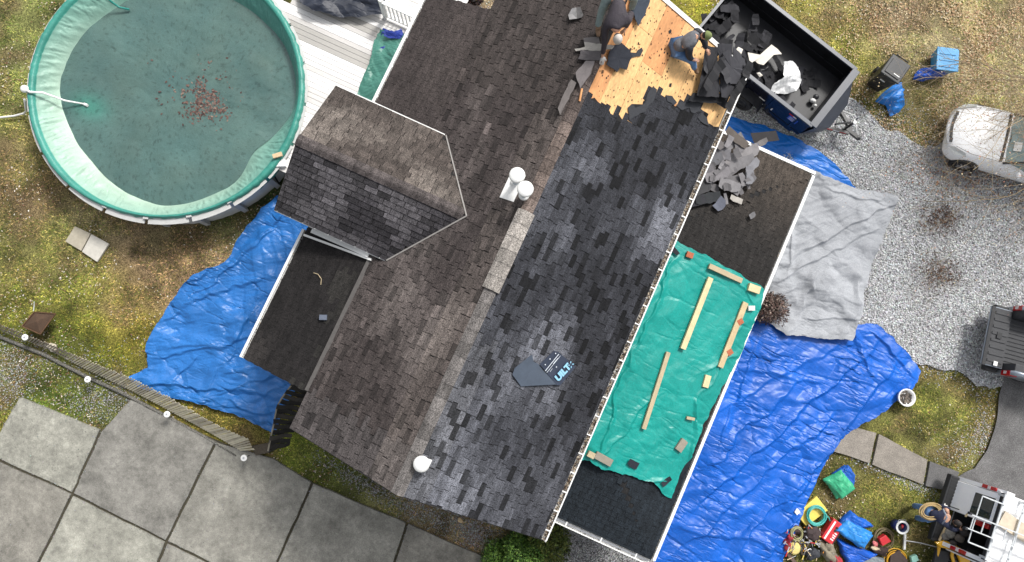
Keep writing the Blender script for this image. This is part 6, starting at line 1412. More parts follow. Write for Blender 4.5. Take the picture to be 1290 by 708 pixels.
# worker two: kneeling at the eave, turned to the trailer, holding a sheet of shingles
q = SR.px(868, 74); zr = q.z
w2_ = thing('person', tuple(q), 'worker in grey jacket, olive cap and blue jeans kneeling beside the trailer', 'person')
hip = P(853, 60, zr + .40); chest = P(871, 50, zr + .72); neck = P(880, 46, zr + .84)
hL = P(851, 54, zr + .38); kL = P(862, 50, zr + .16); fL = P(843, 52, zr + .06); hR = P(855, 68, zr + .34); kR = P(873, 77, zr + .32); fR = P(875, 88, zr + .06)
sL = P(878, 38, zr + .74); eL = P(888, 52, zr + .58); wL = P(889, 62, zr + .42); sR = P(868, 61, zr + .68); eR = P(868, 72, zr + .44); wR = P(873, 76, zr + .40)
J = {'hip': (hip, .13, .14), 'mid': (hip.lerp(chest, .5), .12, .15), 'chest': (chest, .13, .16), 'neck': (neck, .055), 'sL': (sL, .065), 'eL': (eL, .042), 'wL': (wL, .03), 'sR': (sR, .065), 'eR': (eR, .042), 'wR': (wR, .03),
     'hL': (hL, .09), 'kL': (kL, .06), 'fL': (fL, .042), 'hR': (hR, .09), 'kR': (kR, .06), 'fR': (fR, .042)}
E_ = [('hip', 'mid'), ('mid', 'chest'), ('chest', 'neck'), ('chest', 'sL'), ('sL', 'eL'), ('eL', 'wL'), ('chest', 'sR'), ('sR', 'eR'), ('eR', 'wR'), ('hip', 'hL'), ('hL', 'kL'), ('kL', 'fL'), ('hip', 'hR'), ('hR', 'kR'), ('kR', 'fR')]
hd = (P(893, 67, zr + .4) - wL).normalized(); hand(J, E_, 'lh', 'wL', wL + hd * .06, wL + hd * .2, hd.cross(Vector((0, 0, 1))), (0, 0, -1))
hd = (P(880, 76, zr + .4) - wR).normalized(); hand(J, E_, 'rh', 'wR', wR + hd * .06, wR + hd * .2, hd.cross(Vector((0, 0, 1))), (0, 0, -1))
skin('body', J, E_, m_skin, w2_, 2)
skin('jacket', {'hip': (hip.lerp(chest, -.12), .18, .215), 'mid': (hip.lerp(chest, .5), .19, .235), 'chest': (chest, .175, .23), 'neck': (chest.lerp(neck, .75), .10), 'sL': (sL, .11), 'sR': (sR, .11)}, [('hip', 'mid'), ('mid', 'chest'), ('chest', 'neck'), ('chest', 'sL'), ('chest', 'sR')], m_greyj, w2_, 2)
for (s_, e_, w_) in ((sL, eL, wL), (sR, eR, wR)):
    skin('sleeve', {'c': (chest.lerp(s_, .6), .10), 's': (s_, .105), 'm': (s_.lerp(e_, .5), .09), 'e': (e_, .08), 'w': (w_, .055)}, [('c', 's'), ('s', 'm'), ('m', 'e'), ('e', 'w')], m_dkslv, w2_, 2)
skin('jeans', {'hip': (hip, .145, .175), 'hL': (hL, .118), 'kL': (kL, .084), 'fL': (fL, .066), 'hR': (hR, .118), 'kR': (kR, .088), 'fR': (fR, .062)}, [('hip', 'hL'), ('hL', 'kL'), ('kL', 'fL'), ('hip', 'hR'), ('hR', 'kR'), ('kR', 'fR')], m_jean, w2_, 2)
boot(P(846, 52, zr + .05), P(838, 56, zr + .05), mat('tan_suede', lin(196, 170, 120), rough=.85, nscale=20, namt=.15), w2_, .062); boot(P(875, 88, zr + .02), P(880, 93, zr - .02), m_boot, w2_, .055)
hc = P(889, 45, zr + .88); head(hc, P(893, 62, zr + .35) - hc, Vector((.5, .1, 1)), w2_, True, True, mat('olive_cap', lin(122, 134, 84), rough=.9, nscale=30, namt=.12))
# worker three: standing on the grass, leaning into the back of the van
w3 = thing('person', tuple(P(1152, 645, 0)), 'person in navy top and jeans leaning into the van with a rope coil', 'person')
fL = P(1151, 637, .07); fR = P(1154, 652, .07); kL = P(1157, 638, .48); kR = P(1162, 654, .48); hL = P(1168, 641, .86); hR = P(1169, 652, .86); hip = P(1169, 647, .90); chest = P(1189, 650, 1.22); neck = P(1199, 652, 1.30)
sL = P(1193, 641, 1.22); eL = P(1182, 637, .98); wL = P(1188, 639, .98); sR = P(1191, 661, 1.2); eR = P(1202, 668, 1.02); wR = P(1208, 667, .92)
J = {'hip': (hip, .13, .14), 'mid': (hip.lerp(chest, .5), .12, .15), 'chest': (chest, .13, .16), 'neck': (neck, .058), 'sL': (sL, .065), 'eL': (eL, .042), 'wL': (wL, .03), 'sR': (sR, .065), 'eR': (eR, .042), 'wR': (wR, .03),
     'hL': (hL, .09), 'kL': (kL, .06), 'fL': (fL, .042), 'hR': (hR, .09), 'kR': (kR, .06), 'fR': (fR, .042)}
hd = Vector((.8, .3, -.2)).normalized(); E_ = [('hip', 'mid'), ('mid', 'chest'), ('chest', 'neck'), ('chest', 'sL'), ('sL', 'eL'), ('eL', 'wL'), ('chest', 'sR'), ('sR', 'eR'), ('eR', 'wR'), ('hip', 'hL'), ('hL', 'kL'), ('kL', 'fL'), ('hip', 'hR'), ('hR', 'kR'), ('kR', 'fR')]
hand(J, E_, 'lh', 'wL', wL + hd * .06, wL + hd * .2, hd.cross(Vector((0, 0, 1))), (0, 0, -1)); hand(J, E_, 'rh', 'wR', wR + hd * .06, wR + hd * .2, hd.cross(Vector((0, 0, 1))), (0, 0, -1))
skin('body', J, E_, m_skin, w3, 2)
m_nvy = mat('navy_top', lin(40, 46, 72), rough=.85, nscale=12, namt=.25, bump=.5, bscale=16, bdist=.03)
skin('shirt', {'hip': (hip.lerp(chest, .1), .15, .18), 'mid': (hip.lerp(chest, .5), .15, .185), 'chest': (chest, .145, .19), 'neck': (chest.lerp(neck, .5), .085), 'sL': (sL, .09), 'eL': (eL, .062), 'wL': (wL, .044), 'sR': (sR, .09), 'eR': (eR, .062), 'wR': (wR, .044)},
     [('hip', 'mid'), ('mid', 'chest'), ('chest', 'neck'), ('chest', 'sL'), ('sL', 'eL'), ('eL', 'wL'), ('chest', 'sR'), ('sR', 'eR'), ('eR', 'wR')], m_nvy, w3, 2)
skin('jeans', {'hip': (hip, .14, .17), 'hL': (hL, .115), 'kL': (kL, .088), 'fL': (fL, .078), 'hR': (hR, .115), 'kR': (kR, .088), 'fR': (fR, .078)}, [('hip', 'hL'), ('hL', 'kL'), ('kL', 'fL'), ('hip', 'hR'), ('hR', 'kR'), ('kR', 'fR')], m_jean, w3, 2)
boot(fL, fL + Vector((.2, .04, -.03)), m_boot, w3, .05); boot(fR, fR + Vector((.2, 0, -.03)), m_boot, w3, .05)
J2 = {'w': (wL, .044)}; E2 = []; hand(J2, E2, 'g', 'w', wL + hd * .06, wL + hd * .2, hd.cross(Vector((0, 0, 1))), (0, 0, -1), 1.35)
for k in J2:
    if k != 'w': J2[k] = (J2[k][0],) + tuple(q * 1.6 for q in J2[k][1:])
skin('glove', J2, E2, m_glove, w3, 1)
hc = P(1206, 659, 1.36); head(hc, Vector((.9, -.2, -.6)), Vector((.6, 0, .8)), w3, True)
MB().tube([P(1188, 641, 1.40), P(1193, 652, 1.42), P(1187, 660, 1.32)], .02, 6).obj('strap', mat('grey_strap', lin(150, 156, 170), rough=.7), w3, smooth=True)
def coil(name, c, R, r, turns, m, nrm, lab, cat, jit=.03, n=26, sd=1, squash=1, parent=None, tail=None):
    rr = random.Random(sd); N_ = Vector(nrm).normalized(); X = N_.orthogonal().normalized(); Y = N_.cross(X); c = Vector(c); pts = []
    for k in range(turns * n + 1):
        a = 2 * math.pi * k / n; t_ = k // n; ww = 1 + jit * 6 * math.sin(a * .5 + t_ * 1.3 + sd) * (.5 + .5 * math.sin(t_ * 2.1))
        pts.append(c + (X * math.cos(a) + Y * math.sin(a) * squash) * R * ww * (1 - .18 * ((t_ * 37 % 11) / 11)) + N_ * (r * .9 * ((t_ * 5) % 4) + .01 * math.sin(a * 3 + t_)))
    if tail: pts += [Vector(q) for q in tail]
    return MB().tube(pts, r, 6).obj(name, m, parent, org=None if parent else tuple(c), smooth=True, label=lab, cat=cat)
m_rope = mat('tan_rope', lin(190, 164, 116), rough=.9, nscale=60, namt=.25)
coil('rope_coil', P(1172, 645, 1.05), .27, .016, 9, m_rope, (-.4, .1, 1), 'tan rope coil hanging over the arm of the person at the van', 'rope', jit=.05, sd=3, squash=.72)

# ---------------------------------------------------------------- tools and gear on the lawn
m_yel = mat('yellow_plastic', lin(240, 214, 100), rough=.5, nscale=8, namt=.06); m_redp = mat('red_plastic', lin(206, 44, 52), rough=.35, nscale=9, namt=.1, coat=.2)
def flatslab(name, pts, z0_, h, m, lab, cat, par=None, bev=.01):
    q = [P(x, y, z0_ + h) for x, y in pts]; b = MB().prism([(v.x, v.y) for v in q], z0_, z0_ + h); c = sum(q, Vector()) / len(q)
    return b.obj(name, m, par, org=None if par else (c.x, c.y, z0_), bevel=bev, label=lab, cat=cat)
flatslab('yellow_board', [(1003, 648), (1029, 625), (1043, 643), (1016, 663)], .02, .10, m_yel, 'yellow plastic board under the teal hose coil', 'board')
coil('hose_coil', P(1028, 649, .18), .27, .017, 10, mat('teal_hose', lin(70, 176, 168), rough=.4, nscale=20, namt=.1), (0, 0, 1), 'coil of teal air hose lying on the yellow board', 'hose', sd=5, jit=.025, tail=[P(1044, 652, .2), P(1047, 660, .1), P(1040, 668, .08)])
tb = thing('toolbox', tuple(P(1044, 666, .02)), 'red toolbox with white markings beside the teal hose coil', 'toolbox')
A_ = P(1048, 653, .32); a2 = math.atan2((P(1048, 653, .3) - P(1031, 679, .3)).y, (P(1048, 653, .3) - P(1031, 679, .3)).x)
c0 = P(1044, 667, .02); MB().cbox((c0.x, c0.y, .02), a2, .66, .36, .24).obj('case', m_redp, tb, bevel=.02)
X = Vector((math.cos(a2), math.sin(a2), 0)); Y = Vector((-X.y, X.x, 0)); C0 = Vector((c0.x, c0.y, .262))
MB().frame(C0 + X * -.30 + Y * .07, X, Y, (0, 0, 1), .58, .05, .004).obj('white_band', m_white, tb)
b = MB()
for k, (u, w) in enumerate(((-.22, .05), (-.15, .03), (-.09, .05), (-.02, .03))): b.frame(C0 + X * u + Y * -.14, X, Y, (0, 0, 1), .035, w + .05, .004)
b.obj('white_letters', m_white, tb)
for u in (.06, .15): MB().lathe(C0 + X * u + Y * -.04, [(0, 0), (.04, 0), (.035, .02), (0, .02)], 10).obj('latch', m_trim, tb)
MB().frame(C0 + X * -.33 + Y * -.2, X, Y, (0, 0, 1), .66, .02, -.1).obj('lower_edge', m_trim, tb)
MB().bar(P(1028, 679, .05), P(1046, 686, .05), .10, .05).obj('dark_board', mat('dark_wood', lin(96, 78, 70), rough=.8, nscale=14, namt=.3), org=tuple(P(1036, 682, .05)), label='dark brown board end beside the red toolbox', cat='board')
# folded tarps
def folded(name, pts, z, h, base, m, lab, layers=3, sd=1, ang=.3):
    q = [P(x, y, z + h) for x, y in pts]; t = thing(name, (q[0].x, q[0].y, z), lab, 'folded tarp'); r = random.Random(sd)
    for k in range(layers):
        zz = z + h * (k + .4) / layers; j = [v + Vector((r.uniform(-.05, .05), r.uniform(-.05, .05), 0)) for v in q]; j = [Vector((v.x, v.y, zz)) for v in j]
        n = 40; G = coons([j[0], j[1]], [j[3], j[2]], [j[0], j[3]], [j[1], j[2]], n, n); U, V = np.meshgrid(np.linspace(-1, 1, n), np.linspace(-1, 1, n))
        ed = np.clip(1 - np.maximum(np.abs(U), np.abs(V)) ** 8, 0, 1); w = wrinkle(G[..., 0], G[..., 1], ang + k, 2.2, sd + k, 3)
        G[..., 2] = zz + (ed - 1) * h / layers * .9 + w * .07 * ed; G[..., :2] += ((fbm(G[..., 0] * 4, G[..., 1] * 4, sd + k, 3) - .5) * .08)[..., None]
        idx = np.arange(n * n).reshape(n, n); F = np.stack([idx[:-1, :-1], idx[:-1, 1:], idx[1:, 1:], idx[1:, :-1]], -1).reshape(-1, 4); Z = G.reshape(-1, 3)
        if np.cross(Z[F[:, 1]] - Z[F[:, 0]], Z[F[:, 3]] - Z[F[:, 0]])[:, 2].mean() < 0: F = F[:, ::-1]
        C = np.array(lin(*base))[None] * (1 + .3 * (fbm(Z[:, 0] * 3, Z[:, 1] * 3, sd + 5, 3) - .5))[:, None]
        link('fold', bmesh_np('fold', Z, F, C, 'POINT'), m, t, smooth=True)
    return t
folded('folded_tarp', [(1050, 598), (1068, 586), (1079, 597), (1078, 612)], .02, .12, (34, 94, 186), m_tb, 'dark blue folded tarp partly under the small green one on the grass', 3, 11)
folded('folded_tarp', [(1041, 606), (1062, 594), (1078, 617), (1060, 630)], .10, .14, (66, 176, 130), m_tg, 'small green folded tarp on top of the blue one on the grass', 3, 13)
folded('folded_tarp', [(1056, 672), (1060, 655), (1074, 645), (1103, 665)], .02, .16, (30, 100, 200), m_tb, 'lower blue folded tarp with its corner towards the hose', 2, 17)
folded('folded_tarp', [(1057, 680), (1083, 690), (1108, 700), (1072, 722)], .02, .12, (28, 92, 196), m_tb, 'crumpled blue folded tarp at the bottom edge of the picture', 3, 18, 1.2)
folded('folded_tarp', [(1056, 668), (1070, 657), (1104, 676), (1090, 692)], .16, .2, (48, 140, 220), m_tb, 'neatly folded blue tarp lying on top of the pile of blue tarps', 3, 19)
folded('folded_tarp', [(1082, 712), (1095, 699), (1118, 704), (1115, 722)], .05, .1, (130, 138, 142), m_tgr, 'grey folded tarp at the bottom edge beside the blue tarps', 2, 23)
# bucket
bc = P(1127, 660, 0)
bk = thing('bucket', tuple(bc), 'dark blue bucket with a white rim and clutter inside it', 'bucket')
MB().lathe(bc, [(0, .02), (.14, .02), (.165, .38), (.15, .38), (.13, .06), (0, .05)], 28).obj('bucket_body', mat('blue_bucket', lin(48, 62, 130), rough=.4, nscale=8, namt=.1), bk, smooth=True)
MB().lathe(bc + Vector((0, 0, .36)), [(.15, 0), (.185, 0), (.19, .03), (.135, .03), (.135, .02), (.15, .015)], 28, cap=False).obj('lid_ring', m_white, bk)
MB().ell(bc + Vector((.03, .02, .3)), (.05, .07, .05), 8, 6).obj('rag', m_tail, bk); MB().cbox(bc + Vector((-.04, -.03, .28)), .5, .07, .1, .08).obj('tool', m_blk, bk)
MB().tube([bc + Vector((-.18, 0, .36)), bc + Vector((-.12, .16, .30)), bc + Vector((.05, .24, .28)), bc + Vector((.18, .05, .36))], .006, 5).obj('handle', m_alu, bk)
# white push broom
t = thing('push_broom', tuple(P(1140, 682, .03)), 'white T shaped push tool with a long thin handle lying on the grass', 'push broom')
MB().bar(P(1140, 673, .05), P(1139, 692, .05), .06, .05).obj('head', m_white, t); MB().tube([P(1141, 681, .06), P(1160, 684, .07), P(1180, 689, .05)], .014, 6).obj('handle', m_pvc, t)
# ropes, cords
coil('rope_coil', P(1114, 679, .05), .27, .012, 6, mat('grey_rope', lin(128, 116, 88), rough=.9, nscale=60, namt=.25), (0, 0, 1), 'loose olive rope coil round the small red box', 'rope', sd=8, jit=.05)
flatslab('red_box', [(1108, 679), (1116, 674), (1123, 682), (1112, 688)], .06, .16, m_redp, 'small red box lying inside the loose rope coil', 'box')
coil('cord_coil', P(1128, 707, .03), .30, .014, 4, mat('yellow_cord', lin(236, 176, 40), rough=.5), (0, 0, 1), 'yellow orange extension cord coil at the bottom edge of the lawn', 'cord', sd=9, jit=.05)
flatslab('dark_mat', [(1122, 700), (1133, 693), (1144, 706), (1138, 722), (1120, 722)], .02, .08, mat('brown_mat', lin(78, 64, 60), rough=.8, nscale=12, namt=.25), 'dark brown flat case inside the yellow cord at the bottom edge', 'case')
flatslab('green_box', [(1148, 702), (1155, 699), (1158, 706), (1150, 710)], .02, .12, mat('mint_plastic', lin(166, 222, 204), rough=.4), 'small mint green box on the grass near the yellow machine', 'box')
# heap of tool belts and hand tools in the corner by the tarp
pal = [(74, 60, 58), (50, 46, 50), (96, 78, 70), (40, 38, 42), (120, 96, 80)]
r = random.Random(15)
def lump(name, px, py, z, s, c, lab, cat, rz=0, sq=(1, .8, .55), k=.6):
    c0 = P(px, py, z); w_ = MB(); w_.ell(c0, (s * sq[0], s * sq[1], s * sq[2]), 16, 10, rot=Matrix.Rotation(rz, 3, 'Z'))
    w_.v = [tuple(Vector(v) + (Vector(v) - c0) * k * 2.6 * (wv(v[0] * 8, v[1] * 8 + v[2] * 9, int(px), 3) - .5)) for v in w_.v]
    return w_.obj(name, mat('lump_%d_%d_%d' % c, lin(*c), rough=.85, nscale=16, namt=.35, bump=.6, bscale=30, bdist=.02), org=(c0.x, c0.y, 0.02), smooth=True, label=lab, cat=cat)
lump('tool_bag', 1001, 667, .12, .20, (74, 58, 58), 'dark maroon tool bag just below the yellow board', 'bag', .4)
lump('tool_bag', 1022, 672, .13, .24, (66, 54, 54), 'dark brown leather tool bag left of the red toolbox', 'bag', 1.2)
lump('tool_bag', 1043, 693, .16, .27, (138, 130, 112), 'olive grey canvas bag below the red toolbox', 'bag', -.7, (1.2, .8, .6))
lump('tool_bag', 1023, 697, .14, .20, (58, 60, 66), 'dark grey tool pouch full of metal tools', 'bag', .3)
lump('red_jacket', 1052, 706, .1, .17, (170, 46, 56), 'crumpled red cloth at the bottom edge beside the olive bag', 'cloth')
lump('red_pouch', 994, 678, .14, .12, (150, 40, 54), 'upper red pouch against the edge of the big blue tarp', 'pouch', 1.2, (1.3, .8, .8))
lump('red_pouch', 993, 689, .14, .11, (160, 46, 56), 'lower red pouch against the edge of the big blue tarp', 'pouch', 1.4, (1.3, .8, .8))
lump('glove', 1103, 685, .08, .09, (214, 120, 120), 'pink red glove beside the loose rope coil', 'glove'); lump('dark_bag', 1110, 694, .10, .17, (60, 44, 40), 'dark brown bag below the small red box', 'bag', .2, (1.5, .7, .5))
lump('pale_bag', 1106, 692, .12, .10, (198, 182, 152), 'pale cream cloth strip by the blue tarps', 'cloth', .2, (1.8, .5, .5))
coil('rope_coil', P(1004, 672, .22), .16, .012, 6, mat('khaki_rope', lin(168, 164, 118), rough=.9, nscale=60, namt=.2), (.1, .1, 1), 'small khaki rope coil on top of the maroon tool bag', 'rope', sd=14, jit=.06)
MB().lathe(P(1000, 690, .08), [(0, 0), (.17, 0), (.18, .05), (.14, .08), (.05, .09), (0, .09)], 20).obj('straw_hat', mat('straw', lin(224, 206, 130), rough=.85, nscale=40, namt=.15), org=tuple(P(1000, 690, .05)), label='round straw coloured hat in the heap of tools', cat='hat')
m_chrome = mat('bright_metal', lin(200, 200, 204), rough=.3, metal=.5); m_org = mat('orange_plastic', lin(232, 150, 60), rough=.5)
for i in range(90):
    x = r.gauss(1014, 16); y = r.gauss(684, 10); y = max(664, min(706, y)); x = max(992, min(1050, x)); p = P(x, y, r.uniform(.06, .24)); a = r.uniform(0, 3.1); L_ = r.uniform(.10, .3)
    d = Vector((math.cos(a), math.sin(a), r.uniform(-.15, .15))); t = thing('hand_tool', tuple(p), 'hand tool ' + ('near the yellow board' if y < 672 else 'in the middle of the tool heap' if y < 690 else 'at the bottom edge of the tool heap') + (' next to the big blue tarp' if x < 1010 else ''), 'hand tool', 'hand tools heaped on the grass')
    MB().bar(p - d * L_ / 2, p, .022, .018).obj('grip', r.choice((m_trim, m_redp, m_org, m_lum[1], m_trim, m_yel, MATS['dark_wood'])), t); k = r.random()
    if k < .5: MB().tube([p, p + d * L_ / 2], .007, 6).obj('shaft', m_chrome, t)
    elif k < .8: MB().bar(p, p + d * L_ / 2, .03, .008).obj('blade', m_chrome, t)
    else: o = MB().tube([p, p + d * L_ / 2], .008, 6).obj('shaft', m_chrome, t); e = p + d * L_ / 2; s_ = Vector((-d.y, d.x, 0)); MB().bar(e - s_ * .05, e + s_ * .05, .03, .03).obj('tool_head', m_chrome, t)
MB().bar(P(988, 692, .06), P(1004, 712, .06), .10, .06).obj('dark_plank', MATS['dark_wood'], org=tuple(P(995, 700, .06)), label='short dark plank at the bottom corner of the big blue tarp', cat='plank')
MB().tube([P(988, 695, .1), P(991, 690, .14), P(996, 696, .1)], .014, 6).obj('orange_strap', m_org, org=tuple(P(991, 693, .1)), label='thin orange strap looped over the short dark plank', cat='strap')
scrap3([(1001, 645), (1004, 640), (1007, 643), (1009, 648), (1004, 649)], .16, 'white_tag', m_white, 'small white tag on the yellow board beside the blue tarp', 'tag', th=.004, curl=.02)
# yellow machine by the van
ym = thing('compressor', tuple(P(1195, 700, 0)), 'yellow and black compressor standing on the grass beside the van', 'compressor')
m_yo = mat('yellow_orange_paint', lin(246, 186, 34), rough=.35, coat=.3, nscale=6, namt=.06)
c0 = P(1188, 704, 0); an = vh + .0; X = Vector((math.cos(an), math.sin(an), 0)); Y = Vector((-X.y, X.x, 0))
def cb(o, lx, ly, h, z, nm, m, bev=.015): return MB().frame(c0 + X * (o[0] - lx / 2) + Y * (o[1] - ly / 2) + Vector((0, 0, z)), X, Y, (0, 0, 1), lx, ly, h).obj(nm, m, ym, bevel=bev)
cb((0, 0), .5, .62, .4, .05, 'tank', m_trim)
for k in range(6): cb((-.03 + k * .0, .0), .42, .05, .03, .46, 'fin', m_blk, .004) if False else MB().frame(c0 + X * -.2 + Y * (-.27 + k * .085) + Vector((0, 0, .45)), X, Y, (0, 0, 1), .38, .05, .05).obj('fin', m_blk, ym)
MB().tube([P(1181, 683, .5), P(1190, 683, .56), P(1201, 687, .58), P(1211, 694, .58), P(1216, 703, .55), P(1222, 712, .5)], .055, 8).obj('frame_tube', m_yo, ym, smooth=True)
MB().tube([P(1181, 683, .48), P(1183, 690, .5), P(1180, 702, .45), P(1178, 716, .4)], .045, 8).obj('frame_tube', m_yo, ym, smooth=True)
MB().tube([P(1201, 689, .58), P(1199, 700, .56), P(1203, 714, .5)], .045, 8).obj('frame_tube', m_yo, ym, smooth=True)
cb((.33, -.05), .26, .5, .3, .2, 'side_cover', m_yo)
for nm, pts, z_ in (('top_cover', [(1179, 684), (1190, 681), (1203, 685), (1209, 692), (1206, 698), (1196, 692), (1186, 690)], .56), ('side_cover', [(1203, 690), (1210, 690), (1220, 700), (1224, 712), (1212, 712), (1208, 702)], .5)):
    MB().prism([tuple(P(x, y, z_ + .1)[:2]) for x, y in pts], z_, z_ + .1).obj(nm, m_yo, ym, bevel=.02)
MB().prism([tuple(P(x, y, .5)[:2]) for x, y in ((1180, 692), (1198, 696), (1199, 712), (1176, 712))], .4, .5).obj('grill', m_trim, ym, bevel=.01)

# ---------------------------------------------------------------- bin, blue bags, pot
bn = thing('wheelie_bin', tuple(P(1105, 103, 0)), 'black wheeled rubbish bin standing on the grass beside a blue bag', 'bin')
c0 = P(1103, 104, 0); an = math.radians(-12); X = Vector((math.cos(an), math.sin(an), 0)); Y = Vector((-X.y, X.x, 0)); v = []
for (z, s) in ((.02, .23), (1.0, .30)):
    v += [c0 + X * sx * s * .95 + Y * sy * s * 1.05 + Vector((0, 0, z)) for sx, sy in ((-1, -1), (1, -1), (1, 1), (-1, 1))]
m_bin = mat('black_bin_plastic', lin(40, 42, 46), rough=.5, nscale=8, namt=.2, nscale2=60, namt2=.15)
MB().add(v, [(3, 2, 1, 0), (4, 5, 6, 7), (0, 1, 5, 4), (1, 2, 6, 5), (2, 3, 7, 6), (3, 0, 4, 7)]).obj('bin_body', m_bin, bn, bevel=.03)
MB().frame(c0 - X * .32 - Y * .35 + Vector((0, 0, 1.0)), X, Y, (0, 0, 1), .64, .70, .06).obj('lid', m_bin, bn, bevel=.025)
MB().frame(c0 - X * .24 - Y * .26 + Vector((0, 0, 1.062)), X, Y, (0, 0, 1), .48, .5, .02).obj('lid_panel', m_bin, bn, bevel=.01)
MB().tube([c0 + X * -.2 + Y * .42 + Vector((0, 0, 1.0)), c0 + X * .2 + Y * .42 + Vector((0, 0, 1.0))], .018, 8).obj('handle', m_bin, bn)
for s in (-1, 1): MB().lathe(c0 + X * s * .24 + Y * .26 + Vector((0, 0, .12)), [(0, -.03), (.12, -.03), (.12, .03), (0, .03)], 16, axis=X).obj('wheel', m_tyre, bn)
MB().frame(c0 + X * .02 - Y * .18 + Vector((0, 0, 1.083)), X, Y, (0, 0, 1), .2, .025, .003).obj('white_mark', m_white, bn)
MB().frame(c0 - X * .12 - Y * .302 + Vector((0, 0, .7)), X, Y, (0, 0, 1), .16, -.012, .04).obj('white_mark', m_white, bn)
def bag(name, pts, z, h, base, lab, sd, ang=.7, cat='bag'):
    q = [P(x, y, z) for x, y in pts]; c = sum(q, Vector()) / len(q)
    n = 46; bd = resample(q + [q[0]], 65)[:-1]; V = []; rings = 18
    for i in range(rings + 1):
        f = i / rings
        for p in bd: V.append([c.x + (p[0] - c.x) * f, c.y + (p[1] - c.y) * f, z + h * (1 - f ** 2.2)])
    V = np.array(V); w = wrinkle(V[:, 0], V[:, 1], ang, 2.6, sd, 3); V[:, 2] += (w - .3) * .16 * (1 - np.repeat(np.arange(rings + 1) / rings, 64) ** 4)
    idx = np.arange((rings + 1) * 64).reshape(rings + 1, 64); F = np.stack([idx[:-1], idx[1:], np.roll(idx[1:], -1, 1), np.roll(idx[:-1], -1, 1)], -1).reshape(-1, 4)
    if np.cross(V[F[200:, 1]] - V[F[200:, 0]], V[F[200:, 3]] - V[F[200:, 0]])[:, 2].mean() < 0: F = F[:, ::-1]
    C = np.array(lin(*base))[None] * (1 + .35 * (fbm(V[:, 0] * 4, V[:, 1] * 4, sd + 5, 3) - .5))[:, None]
    return link(name, bmesh_np(name, V, F, C, 'POINT'), m_tb, None, (c.x, c.y, z), True, label=lab, cat=cat)
bag('blue_bag', [(1102, 128), (1112, 117), (1124, 108), (1136, 103), (1137, 113), (1134, 118), (1140, 132), (1132, 142), (1121, 147), (1116, 133)], .03, .16, (36, 128, 216), 'bright blue crumpled plastic bag leaning at the foot of the black bin', 91)
bx = thing('recycling_box', tuple(P(1178, 85, 0)), 'light blue lidded recycling box on the grass under the branches', 'box')
c0 = P(1182, 82, 0); an = math.radians(18); X = Vector((math.cos(an), math.sin(an), 0)); Y = Vector((-X.y, X.x, 0)); v = []
for (z, s) in ((.02, .24), (.42, .30)): v += [c0 + X * sx * s * 1.1 + Y * sy * s * 1.15 + Vector((0, 0, z)) for sx, sy in ((-1, -1), (1, -1), (1, 1), (-1, 1))]
m_lb = mat('light_blue_plastic', lin(70, 166, 226), rough=.4, nscale=9, namt=.1)
MB().add(v, [(3, 2, 1, 0), (0, 1, 5, 4), (1, 2, 6, 5), (2, 3, 7, 6), (3, 0, 4, 7), (4, 5, 6, 7)]).obj('box_body', m_lb, bx, bevel=.02)
MB().frame(c0 - X * .34 - Y * .36 + Vector((0, 0, .42)), X, Y, (0, 0, 1), .68, .72, .03).obj('lid', m_lb, bx, bevel=.01)
for k in range(3): MB().frame(c0 - X * .26 - Y * (.26 - k * .2) + Vector((0, 0, .451)), X, Y, (0, 0, 1), .5, .05, .015).obj('lid_rib', m_lb, bx)
bag('blue_bag', [(1150, 100), (1153, 92), (1160, 86), (1172, 88), (1190, 88), (1196, 92), (1186, 97), (1170, 100), (1162, 103)], .03, .25, (22, 92, 204), 'darker blue bag against the lower side of the light blue box', 95)
pt = thing('plant_pot', tuple(P(1135, 502, 0)), 'round white rimmed pot of soil half under the edge of the big blue tarp', 'plant pot')
c0 = P(1135, 500, 0); MB().lathe(c0, [(0, 0), (.17, 0), (.24, .26), (.26, .28), (.26, .30), (.225, .30), (.20, .22), (0, .22)], 28).obj('pot', m_pvc, pt, smooth=True)
r = random.Random(2); b = MB()
for k in range(160):
    a = r.uniform(0, 6.28); q = .19 * r.random() ** .5; p = c0 + Vector((q * math.cos(a), q * math.sin(a), .23)); s = r.uniform(.012, .035); b.ell(p, (s, s, s * .6), 5, 3, lin(*r.choice(((70, 66, 60), (100, 92, 84), (54, 48, 46), (130, 120, 110)))))
b.obj('soil', mat('soil_crumbs', attr=True, rough=.95), pt, kind='stuff')
lump('cream_stone', 1145, 508, .06, .10, (206, 184, 156), 'cream coloured lump of stone beside the white rimmed pot', 'stone')

